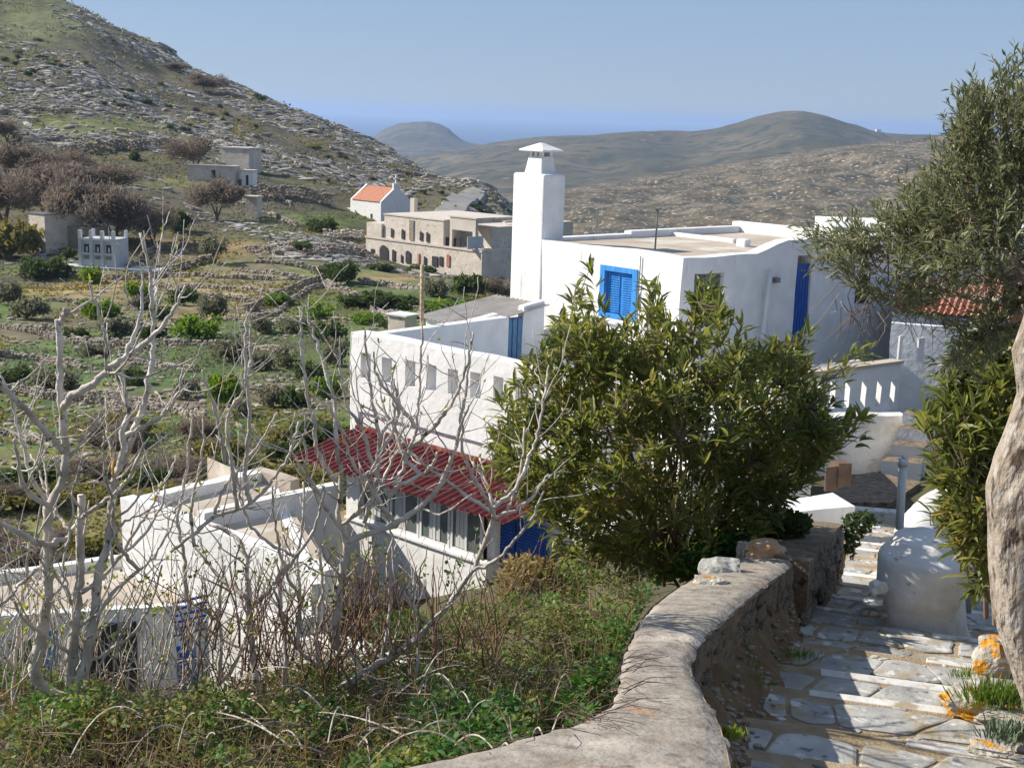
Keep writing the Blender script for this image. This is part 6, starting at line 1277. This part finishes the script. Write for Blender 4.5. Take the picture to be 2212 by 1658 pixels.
# lichened rocks and tufts at its foot
for k, (u, v, r_, sqq, s_, lab) in enumerate(((2150, 1420, 0.15, (0.9, 0.7, 0.9), 3, 'orange lichened boulder against the foot of the olive trunk'), (2125, 1520, 0.17, (1.3, 0.7, 0.5), 6, 'low lichened boulder carrying the grass tuft'), (2190, 1560, 0.13, (1.4, 0.7, 0.4), 2, 'flat lichened stone between the two tufts'), (2140, 1618, 0.07, (1.5, 0.8, 0.3), 7, 'small orange lichened stone set in the lane edge'))):
    p = on_lane(u, v, 0.03); o = obj('boulder', rock(LICHEN, r_, sqq, s_, 4), label=lab, cat='rock'); o.location = p; o.rotation_euler = (0, 0, -0.4)
def tuft(u, v, w_, h_, n, m, label, Dlift=0.03, blade=0.006, name='grass_tuft', cat='grass', base=None, lean=0.5):
    p = on_lane(u, v, Dlift) if base is None else base; r = np.random.default_rng(int(abs(u) + abs(v)))
    q = r.normal(0, 1, (n, 2)) * np.array([w_, w_ * 0.5]) * 0.5; P = np.stack([p[0] + q[:, 0], p[1] + q[:, 1], np.full(n, p[2])], -1)
    d = np.stack([q[:, 0] * 1.5 + r.normal(0, lean * 0.3, n), q[:, 1] + r.normal(0, lean * 0.3, n), np.full(n, 0.6)], -1)
    V, F = leaves(RT_, RF_, P, d, h_ * r.uniform(0.5, 1.2, n), np.full(n, blade), r, 2.0)
    return obj(name, npmesh(name, V, F, m, attr=np.repeat(r.random(n), len(RF_))), label=label, cat=cat)
tuft(2172, 1520, 0.20, 0.11, 700, GRASS, 'bright green grass tuft on the lichened boulder', 0.10, 0.006)
tuft(2185, 1600, 0.12, 0.10, 380, mat('blue_green_blade', [(0.10, 0.14, 0.09), (0.2, 0.26, 0.17)], 4, 0.7, attr=True), 'small grey green tuft at the lane edge', 0.03, 0.007)
tuft(2085, 1465, 0.09, 0.07, 120, GRASS, 'sparse little weed beside the lichened boulder', 0.02, 0.004)
tuft(1600, 1478, 0.16, 0.06, 200, GRASS, 'thin grass at the foot of the winding wall', 0.06, 0.004)
tuft(1720, 1420, 0.12, 0.06, 160, GRASS, 'small grass patch under the wall near the lane', 0.04, 0.004)
tuft(1575, 1595, 0.05, 0.05, 70, YGRN, 'tiny yellow green weed growing from the wall edge', 0.35, 0.008)
# dark shrub by the stairs
def leafmound(name, label, poly, D0, thick, n, leafL, leafW, m, seed, cat='plant', stems=None, T=(RT_, RF_), tone=0.45):
    r = np.random.default_rng(seed); q = inside(poly, n, r); ed = edge_dist(poly, q); mx = np.percentile(ed, 95); th = thick * np.sqrt(np.clip(1 - (1 - np.clip(ed / mx, 0, 1)) ** 2, 0.03, 1))
    P = PDs(q, (D0(q) if callable(D0) else D0) + th * r.uniform(-1, 1, n)); d = r.normal(size=(n, 3)); d[:, 2] = np.abs(d[:, 2]) * 0.8
    V, F = leaves(T[0], T[1], P, d, leafL * r.uniform(0.6, 1.3, n), leafW * r.uniform(0.7, 1.3, n), r, 0.7)
    return obj(name, npmesh(name, V, F, m, attr=np.repeat(np.clip(r.normal(tone, 0.22, n), 0, 1), len(T[1]))), label=label, cat=cat), P
leafmound('herb_bush', 'dark leafy plant growing out of the step wall by the stairs', [(1822, 1120), (1870, 1105), (1900, 1130), (1860, 1160), (1840, 1210), (1822, 1190)], 11.5, 0.15, 700, 0.045, 0.025, F_DG, 3)
leafmound('herb_patch', 'fresh green clover like herbs under the oleander behind the wall', [(1440, 1250), (1480, 1200), (1530, 1160), (1590, 1150), (1640, 1165), (1650, 1185), (1600, 1195), (1560, 1215), (1500, 1245)], 9.9, 0.25, 3600, 0.045, 0.03, HERB, 4)
leafmound('dark_bush', 'dark green bush in the shade between the oleander and the wall end', [(1600, 1170), (1630, 1120), (1690, 1100), (1750, 1120), (1745, 1150), (1700, 1180)], 10.4, 0.3, 2200, 0.05, 0.03, F_DG, 5)
# dry succulent bush left of the oleander
leafmound('dry_bush', 'yellowish half dry shrub in front of the blue shutters', [(1085, 1335), (1080, 1250), (1095, 1212), (1130, 1203), (1180, 1215), (1215, 1240), (1250, 1270), (1260, 1330), (1220, 1370), (1140, 1370)], 9.6, 0.45, 2600, 0.085, 0.022, DRYL, 6, tone=0.5)

# ------------------------------------------------------------------ brambles, ivy and dry stems left of the wall
def gnd(x, y): return HT(x, y)
poly_b = [(-60, 1720), (-60, 1490), (60, 1460), (200, 1490), (420, 1490), (560, 1440), (640, 1420), (760, 1410), (860, 1385), (960, 1370), (1060, 1310), (1120, 1250), (1200, 1225), (1300, 1205), (1420, 1215), (1430, 1245), (1400, 1290), (1370, 1340), (1345, 1390), (1335, 1440), (1330, 1500), (1300, 1540), (1230, 1565), (1080, 1600), (950, 1630), (800, 1670), (700, 1720)]
r = np.random.default_rng(21); n = 85000; q = inside(poly_b, n, r)
den = fbm(q[:, 0] / 70, q[:, 1] / 60, 3, 17); up_ = np.clip((q[:, 0] - 500) / 500, 0, 1); k_ = r.random(n) < 0.55 + den * 0.8 + up_ * 0.3; q = q[k_]; n = len(q); up_ = up_[k_]
def surfD(q):
    z0 = np.interp(q[:, 1], [1200, 1300, 1400, 1500, 1600, 1720], [10.6, 8.7, 7.3, 6.3, 5.4, 4.6]); wl_ = np.interp(q[:, 0], [-60, 800, 1150, 1330], [0.0, 0.0, -0.35, -0.2]); return z0 + wl_
P = PDs(q, surfD(q) + r.uniform(-0.05, 0.6, n) ** 1.0 + den[k_] * 0.7)
bramble = thing('bramble_thicket', (float(P[:, 0].mean()), float(P[:, 1].mean()), float(P[:, 2].min())), 'tangled brambles, ivy and dry stems filling the bank left of the wall', 'brambles')
P[:, 2] += np.clip(fbm(P[:, 0] * 1.6, P[:, 1] * 1.6, 3, 99), -0.2, 1) * 0.30 * np.clip((P[:, 1] - 4.5) / 1.5, 0.2, 1)
green = fbm(q[:, 0] / 120, q[:, 1] / 90, 3, 27) + 0.35 * up_ + r.normal(0, 0.25, n)
for nm, m, msk, sz_ in (('green_leaves', HERB, green > 0.28, 0.036), ('olive_leaves', BRAM, (green <= 0.28) & (green > -0.34), 0.036), ('dry_leaves', DRYL, green <= -0.34, 0.030)):
    Pm = P[msk]; k = len(Pm); d = r.normal(size=(k, 3)); d[:, 2] = np.abs(d[:, 2]) * 0.5
    V, F = leaves(RT_, RF_, Pm, d, sz_ * r.uniform(0.5, 1.3, k), sz_ * 0.6 * r.uniform(0.6, 1.2, k), r, 0.5); obj(nm, npmesh(nm, V, F, m, attr=np.repeat(np.clip(r.normal(0.42, 0.25, k), 0, 1), len(RF_))), bramble, kind='stuff')
tw = MB(); q2 = inside(poly_b, 1500, r); D2_ = surfD(q2) + r.uniform(0, 0.5, len(q2)); B2 = PDs(q2, D2_)
for i in range(len(B2)):
    a = r.uniform(0, 6.28); l = r.uniform(0.12, 0.5); e = B2[i] + np.array([math.cos(a) * l, math.sin(a) * l * 0.5, r.uniform(-0.03, 0.16)]); m_ = (B2[i] + e) / 2 + np.array([0, 0, r.uniform(0.0, 0.10)]) + r.normal(0, 0.02, 3)
    w_ = r.uniform(0.0016, 0.0042); tw.tube([B2[i], (B2[i] + m_) / 2 + np.array([0, 0, 0.02]), m_, (m_ + e) / 2 + r.normal(0, .01, 3), e], [w_, w_, w_ * 0.9, w_ * .7, w_ * 0.5], 3, cap=False)
obj('dry_stems', tw.mesh('dry_stems', TWIG), bramble, kind='stuff')
q3 = inside(poly_b, 2600, r); P3 = PDs(q3, surfD(q3) + r.uniform(-0.05, 0.5, len(q3))); d3 = r.normal(0, 0.5, P3.shape); d3[:, 2] = 0.9
V, F = leaves(RT_, RF_, P3, d3, r.uniform(0.08, 0.26, len(P3)), r.uniform(0.002, 0.0045, len(P3)), r, 2.0); obj('dry_grass', npmesh('dry_grass', V, F, DRYL, attr=np.repeat(r.uniform(0.2, 1, len(P3)), len(RF_))), bramble, kind='stuff')
tw = MB()
for i in range(70):           # long arching canes
    u0, v0 = r.uniform(0, 1300), r.uniform(1430, 1640); du = r.uniform(-260, 260); D0_ = float(surfD(np.array([[u0, v0]]))[0]) - 0.1
    p0, p2 = PD(u0, v0, D0_), PD(u0 + du, v0 + r.uniform(-90, 60), D0_ + r.uniform(-0.4, 0.4)); p1 = (p0 + p2) / 2 + np.array([0, 0, r.uniform(0.05, 0.3)])
    tw.tube([p0 * (1 - t) ** 2 + p1 * 2 * t * (1 - t) + p2 * t * t for t in np.linspace(0, 1, 9)], list(np.linspace(0.0045, 0.002, 9)), 4, cap=False)
obj('canes', tw.mesh('canes', FIGB), bramble, kind='stuff')

# ------------------------------------------------------------------ bare fig trees
def fig(name, label, base, branches, D0, seed, twn=3, nextra=30):
    r = np.random.default_rng(seed); t = thing(name, tuple(PD(base[0], base[1], D0)), label, 'tree'); twm = MB(); bud = []
    def twig(p, dirn, l, w_):
        pts = [p]; d = dirn / np.linalg.norm(dirn)
        k = max(3, int(l / 0.05))
        for q_ in range(k):
            d = d + r.normal(0, 0.16, 3) + np.array([0, 0, 0.13]); d /= np.linalg.norm(d); pts.append(pts[-1] + d * l / k)
        twm.tube(pts, list(np.linspace(w_, w_ * 0.55, k + 1)), 5); bud.append((pts[-1], d)); return pts
    extra = []
    for _ in range(nextra):
        px, w0, w1, *_d = branches[int(r.integers(0, len(branches)))]
        if w0 < 11: continue
        j = int(r.integers(0, max(1, len(px) - 2))); u, v = px[j]; u2, v2 = u, v; side = r.choice([-1, 1]); pts = [(u, v)]; st = r.uniform(38, 62); an = side * r.uniform(0.5, 1.1)
        for q_ in range(int(r.integers(4, 8))): u2 += math.sin(an) * st + r.normal(0, 7); v2 -= math.cos(an) * st; an = an * 0.72 + r.normal(0, 0.15); pts.append((u2, v2))
        if v2 > 700: extra.append((pts, r.uniform(8, 13), r.uniform(4, 6), r.uniform(-0.5, 0.5)))
    branches = branches + extra
    for bi, (px, w0, w1, *dd_) in enumerate(branches):
        dz = dd_[0] if dd_ else r.uniform(-0.35, 0.35); dz0 = dd_[1] if len(dd_) > 1 else 0.0
        n = len(px); raw = [PD(u, v, D0 + dz0 + (dz - dz0) * i / (n - 1)) for i, (u, v) in enumerate(px)]
        k = max(10, n * 4); P_ = resample(raw, k, 1); nz = r.normal(0, 0.0035, (k, 3)); P_[1:-1] += nz[1:-1]
        rad = np.linspace(w0 * 0.88, w1 * 0.80, k) / 2 / 2900 * D0 * (1 + r.normal(0, 0.07, k)); rad[k // 5::max(3, k // 5)] *= 1.22
        mb = MB(); mb.tube(P_, list(rad), 9); obj('branch', mb.mesh('branch', FIGB, True), t)
        Lb = np.linalg.norm(np.diff(P_, axis=0), axis=1).sum()
        for _ in range(int(Lb * twn * 1.9 + r.random())):
            i = int(r.uniform(0.25, 0.98) * (k - 1)); tg = P_[min(i + 1, k - 1)] - P_[i - 1]; tg = tg / np.linalg.norm(tg); sd = np.cross(tg, r.normal(size=3)); sd /= np.linalg.norm(sd)
            pts = twig(P_[i], tg * 0.7 + sd * 0.9, r.uniform(0.08, 0.5), max(min(rad[i] * 0.42, 0.007), 0.003))
            if r.random() < 0.45: twig(pts[len(pts) // 2], tg * 0.3 + np.cross(tg, sd), r.uniform(0.06, 0.22), 0.003)
        bud.append((P_[-1], P_[-1] - P_[-3]))
    obj('twigs', twm.mesh('twigs', FIGB, True), t, kind='stuff')
    # a few opening buds
    B_p = np.array([b[0] for b in bud if r.random() < 0.16]); n = len(B_p); Pl = np.repeat(B_p, 3, 0) ; d = r.normal(size=(len(Pl), 3)) * 0.5 + np.array([0, 0, 0.9])
    V, F = leaves(RT_, RF_, Pl, d, r.uniform(0.014, 0.036, len(Pl)), r.uniform(0.006, 0.014, len(Pl)), r, 2.0); obj('bud_leaves', npmesh('bud_leaves', V, F, YGRN, attr=np.repeat(r.random(len(Pl)), len(RF_))), t, kind='stuff')
    return t
A1 = [([(150, 1515), (89, 1486), (73, 1446), (84, 1410), (93, 1344), (106, 1259), (102, 1197), (103, 1103), (120, 1066), (139, 1033), (142, 991), (136, 922), (133, 864), (128, 794), (131, 725), (124, 690)], 34, 15, -0.1),
      ([(131, 700), (134, 686), (142, 667)], 14, 12, -0.1, -0.1), ([(153, 1512), (153, 1432), (160, 1366), (169, 1299), (175, 1233), (173, 1170), (172, 1113), (176, 1068)], 32, 20, 0.1),
      ([(160, 1503), (178, 1455), (195, 1388), (207, 1320), (212, 1240), (228, 1190), (238, 1140), (242, 1068), (250, 1019), (267, 978), (264, 922), (281, 906), (272, 850), (258, 805)], 32, 12, 0.2),
      ([(250, 1019), (272, 985), (285, 950), (297, 906), (314, 864), (320, 822), (328, 781), (332, 725), (328, 628), (320, 558), (303, 503)], 18, 8, 0.35, 0.15),
      ([(136, 880), (145, 864), (178, 842), (222, 814), (245, 783), (306, 750), (334, 720), (367, 686), (389, 644), (400, 617)], 20, 7, -0.3, -0.1), ([(258, 778), (267, 775), (295, 711), (309, 656), (309, 580)], 12, 6, -0.1, -0.25),
      ([(231, 800), (231, 725), (214, 683), (200, 642), (195, 606)], 9, 5, -0.4, -0.2), ([(-10, 825), (0, 831), (42, 872), (78, 911), (111, 944), (136, 975)], 12, 17, -0.1, -0.4),
      ([(264, 945), (306, 922), (359, 892), (389, 850), (395, 795)], 13, 6, 0.1, 0.2), ([(392, 850), (410, 825), (425, 808)], 7, 4, 0.1, 0.1), ([(156, 1144), (181, 1111), (239, 1078), (278, 1033), (311, 958)], 14, 7, 0.0, 0.1),
      ([(106, 1094), (47, 1055), (39, 986), (30, 950)], 14, 7, -0.3, -0.1), ([(150, 1160), (133, 1167), (92, 1178), (56, 1158), (0, 1128), (-20, 1118)], 16, 12, -0.3), ([(145, 1010), (153, 983), (185, 950), (205, 922), (216, 890)], 9, 5, -0.2),
      ([(245, 1030), (242, 978), (228, 922), (229, 860)], 8, 4, 0.3), ([(153, 1150), (125, 1110), (98, 1060), (82, 1010), (66, 980)], 9, 5, 0.3), ([(120, 1120), (105, 1080), (100, 1030), (90, 985)], 8, 4, 0.25),
      ([(100, 1215), (60, 1245), (20, 1290), (-20, 1330)], 10, 9, -0.4), ([(175, 1280), (220, 1250), (262, 1200), (290, 1150), (330, 1090), (350, 1040)], 13, 6, 0.4), ([(207, 1330), (250, 1270), (300, 1230), (340, 1200), (380, 1110)], 11, 5, 0.3),
      ([(160, 1420), (110, 1380), (60, 1350), (20, 1290), (10, 1230)], 10, 6, -0.3), ([(170, 1440), (230, 1410), (290, 1370), (330, 1300), (350, 1220)], 11, 6, 0.2), ([(28, 1560), (30, 1440), (44, 1330), (60, 1230), (62, 1170)], 12, 7, 0.2, 0.1),
      ([(155, 1300), (140, 1250), (136, 1200), (150, 1150)], 9, 6, 0.1), ([(245, 1220), (236, 1180), (260, 1130), (300, 1110), (340, 1092)], 9, 5, 0.2)]
fig('fig_tree', 'large bare grey fig tree with orange lichen at the left', (150, 1515), A1, 6.1, 31, 3.6)
A2 = [([(560, 1500), (545, 1400), (536, 1290), (534, 1218), (525, 1177), (508, 1155), (452, 1132)], 20, 10, 0.2), ([(369, 1190), (425, 1149), (463, 1110), (513, 1101), (547, 1085), (580, 1051), (619, 996), (636, 954), (647, 910)], 11, 8, 0.1),
      ([(741, 1046), (711, 1024), (689, 985), (680, 954), (683, 913), (669, 885), (660, 829), (652, 760), (650, 705), (655, 655)], 13, 6, 0.0, 0.1), ([(730, 1000), (727, 930), (722, 860), (703, 800), (682, 730), (655, 648)], 12, 6, 0.2),
      ([(725, 1400), (730, 1290), (741, 1232), (752, 1168), (733, 1135), (730, 1093), (741, 1046), (735, 1000)], 24, 12, 0.0), ([(752, 1168), (804, 1149), (854, 1132), (887, 1109), (924, 1082), (964, 1029), (990, 946), (1000, 889), (1007, 829), (1015, 770)], 18, 6, -0.2),
      ([(840, 1070), (860, 1049), (910, 1026), (937, 1002), (944, 976)], 13, 6, -0.1), ([(787, 1129), (814, 1046), (817, 979), (820, 942), (810, 896), (797, 829), (792, 770), (788, 715)], 14, 6, 0.1), ([(850, 1049), (870, 1016), (884, 969), (900, 922), (907, 829), (910, 760), (912, 700)], 12, 5, 0.15),
      ([(820, 946), (845, 910), (854, 896), (847, 829), (850, 800)], 9, 5, 0.0), ([(640, 1560), (800, 1440), (863, 1415), (929, 1348), (982, 1290), (1022, 1228), (1045, 1180), (1058, 1146), (1068, 1105), (1067, 1096), (1047, 1036), (1021, 996)], 22, 9, 0.2),
      ([(1068, 1120), (1075, 1113), (1133, 1095), (1186, 1024)], 11, 6, 0.1), ([(1067, 1122), (1058, 1068), (1036, 989)], 9, 5, 0.2), ([(1095, 1100), (1107, 1082), (1129, 1011), (1133, 922)], 9, 5, 0.3), ([(1020, 1232), (1060, 1220), (1110, 1170), (1150, 1120), (1175, 1060)], 10, 5, 0.0),
      ([(541, 1090), (533, 1050), (528, 990), (540, 930), (538, 860), (530, 800), (531, 720), (534, 672)], 12, 8, 0.1), ([(513, 1101), (505, 1040), (495, 970), (488, 920), (500, 880), (530, 840), (542, 790), (541, 700)], 12, 7, 0.15), ([(486, 1000), (478, 940), (465, 890), (445, 830), (437, 800)], 10, 5, -0.1),
      ([(463, 1110), (480, 1060), (510, 1020), (545, 980), (575, 935), (600, 890)], 10, 5, 0.2), ([(420, 1180), (410, 1110), (425, 1040), (440, 980), (438, 905)], 10, 5, 0.1), ([(404, 1300), (398, 1200), (380, 1120), (400, 1040), (408, 960), (415, 905)], 12, 6, 0.2),
      ([(745, 1050), (775, 1030), (800, 1015), (830, 1010)], 8, 5, 0.1), ([(560, 1300), (600, 1250), (650, 1190), (690, 1120), (700, 1050)], 12, 6, -0.2), ([(640, 1400), (650, 1300), (640, 1200), (660, 1110), (655, 1040)], 12, 6, 0.2), ([(690, 1440), (680, 1350), (700, 1270), (690, 1190)], 12, 7, 0.0),
      ([(820, 1500), (830, 1400), (845, 1300), (835, 1210), (850, 1160)], 11, 5, 0.2), ([(900, 1470), (905, 1380), (890, 1290), (900, 1220)], 9, 4, 0.1), ([(470, 1480), (480, 1380), (470, 1290), (485, 1220)], 13, 8, 0.1), ([(610, 1520), (620, 1400), (600, 1300), (615, 1230), (600, 1160)], 13, 7, 0.2)]
fig('fig_tree', 'spreading bare fig tree in front of the red roofed veranda', (600, 1500), A2, 6.5, 37, 3.4)
# upright thin shoots and reddish sprouts between the fig trees
for gi, (u0, u1, v0, v1, nn_, m, lab) in enumerate(((-20, 420, 1180, 1560, 150, FIGB, 'thicket of thin grey shoots under the left fig tree'), (380, 800, 1190, 1520, 170, TWIGR, 'thicket of reddish twigs under the spreading fig tree'), (760, 1080, 1230, 1480, 90, TWIGR, 'reddish brown shoots before the white veranda wall'))):
    r = np.random.default_rng(50 + gi); tw = MB(); tips = []
    for i in range(nn_):
        u, v = r.uniform(u0, u1), r.uniform((v0 + v1) / 2, v1); D_s = r.uniform(6.0, 7.4); p = PD(u, v, D_s); d = np.array([r.normal(0, 0.35), r.normal(0, 0.15), 1.0]); pts = [p]; l = r.uniform(0.25, 0.75); k = 8
        for q_ in range(k): d = d + np.array([r.normal(0, 0.16), r.normal(0, 0.1), 0.05]); d /= np.linalg.norm(d); pts.append(pts[-1] + d * l / k)
        w_ = r.uniform(0.0025, 0.006); tw.tube(pts, list(np.linspace(w_, w_ * 0.4, k + 1)), 4); tips.append(pts[-1])
        if r.random() < 0.6: j = 4; e = pts[j] + np.array([r.normal(0, 0.1), 0, r.uniform(0.06, 0.2)]); tw.tube([pts[j], (pts[j] + e) / 2 + r.normal(0, .01, 3), e], [w_ * .6, w_ * .5, w_ * .3], 4); tips.append(e)
    t = thing('twig_thicket', tuple(PD((u0 + u1) / 2, v1, 6.8)), lab, 'shrub'); obj('shoots', tw.mesh('shoots', m, True), t, kind='stuff')
    tips = np.array([t_ for t_ in tips if r.random() < 0.34]); Pl = np.repeat(tips, 6, 0) + r.normal(0, 0.018, (len(tips) * 6, 3)); d = r.normal(size=Pl.shape) * 0.6 + np.array([0, 0, 0.6])
    V, F = leaves(RT_, RF_, Pl, d, r.uniform(0.012, 0.034, len(Pl)), r.uniform(0.010, 0.02, len(Pl)), r, 1.0); obj('young_leaves', npmesh('young_leaves', V, F, BRAM if gi else YGRN, attr=np.repeat(r.random(len(Pl)), len(RF_))), t, kind='stuff')
# dry twigs lying over the wall cap
tw = MB(); r = np.random.default_rng(77)
for i in range(46):
    k = r.integers(20, 70); p = opn[k] + (ipn[k] - opn[k]) * r.uniform(-0.1, 0.25) + np.array([0, 0, 0.04]); a = r.normal(-0.2, 0.7); l = r.uniform(0.06, 0.22)
    e = p + np.array([math.cos(a) * l, math.sin(a) * l, r.uniform(-0.01, 0.05)]); tw.tube([p, (p + e) / 2 + np.array([0, 0, r.uniform(0, .03)]), e], [0.002, 0.0016, 0.001], 3, cap=False)
obj('fallen_twigs', tw.mesh('fallen_twigs', TWIG), label='dry twigs reaching over the outer edge of the wall cap', cat='twigs', kind='stuff')
# pebbles and crumbs along the foot of the wall
r = np.random.default_rng(91); n = 420; k = r.integers(4, NW - 4, n); dirn = (ipn[k] - opn[k]); dirn /= np.linalg.norm(dirn, axis=1, keepdims=True); o_ = r.uniform(0.05, 0.45, n)
P = ipn[k] + dirn * o_[:, None]; P[:, 2] = ipn[k][:, 2] - np.interp(o_, [0.05, 0.15, 0.26, 0.36, 0.5], [0.28, 0.36, 0.43, 0.50, 0.50])
V, F = scatter_rocks(P, r.uniform(0.006, 0.022, n), r.uniform(0, 6, n), np.stack([r.uniform(1, 1.6, n), np.ones(n), r.uniform(0.5, 0.9, n)], -1)); obj('pebbles', npmesh('pebbles', V, F, RUBBLE), kind='stuff', label='pebbles and mortar crumbs at the foot of the winding wall', cat='pebbles')
n = 900; k = r.integers(4, NW - 4, n); dirn = (ipn[k] - opn[k]); dirn /= np.linalg.norm(dirn, axis=1, keepdims=True); o_ = r.uniform(0.03, 0.5, n) ** 1.0; m_ = fbm(ipn[k][:, 0] * 3, ipn[k][:, 1] * 3, 2, 5) > 0.0; k, dirn, o_ = k[m_], dirn[m_], o_[m_]; n = len(k)
P = ipn[k] + dirn * o_[:, None]; P[:, 2] = ipn[k][:, 2] - np.interp(o_, [0.05, 0.15, 0.26, 0.36, 0.5], [0.30, 0.38, 0.45, 0.52, 0.52]); d = r.normal(size=(n, 3)) * 0.6 + np.array([0, 0, 0.8])
V, F = leaves(RT_, RF_, P, d, r.uniform(0.02, 0.055, n), r.uniform(0.004, 0.012, n), r, 1.0); obj('weeds', npmesh('weeds', V, F, GRASS, attr=np.repeat(r.random(n), len(RF_))), kind='stuff', label='small weeds and dry grass on the earth under the winding wall', cat='weeds')
# stained scraps of stone set in the joints of the lane
r = np.random.default_rng(17); n = 900; t_ = r.uniform(noses[1], noses[9], n); x_l = np.array([left_edge(v) for v in t_]) + r.uniform(0.0, 3.2, n); zi = np.array([tread_z(min(int(np.searchsorted(noses, v)), len(noses) - 1)) for v in t_])
P = np.stack([ex[0] * x_l + ey[0] * t_, ex[1] * x_l + ey[1] * t_, zi + 0.001], -1)
V, F = scatter_rocks(P, r.uniform(0.006, 0.022, n), r.uniform(0, 6, n), np.stack([r.uniform(1, 2, n), r.uniform(0.7, 1.2, n), r.uniform(0.25, 0.5, n)], -1)); obj('gravel', npmesh('gravel', V, F, MARBLE), kind='stuff', label='loose chips and grit lying in the joints of the lane', cat='gravel')
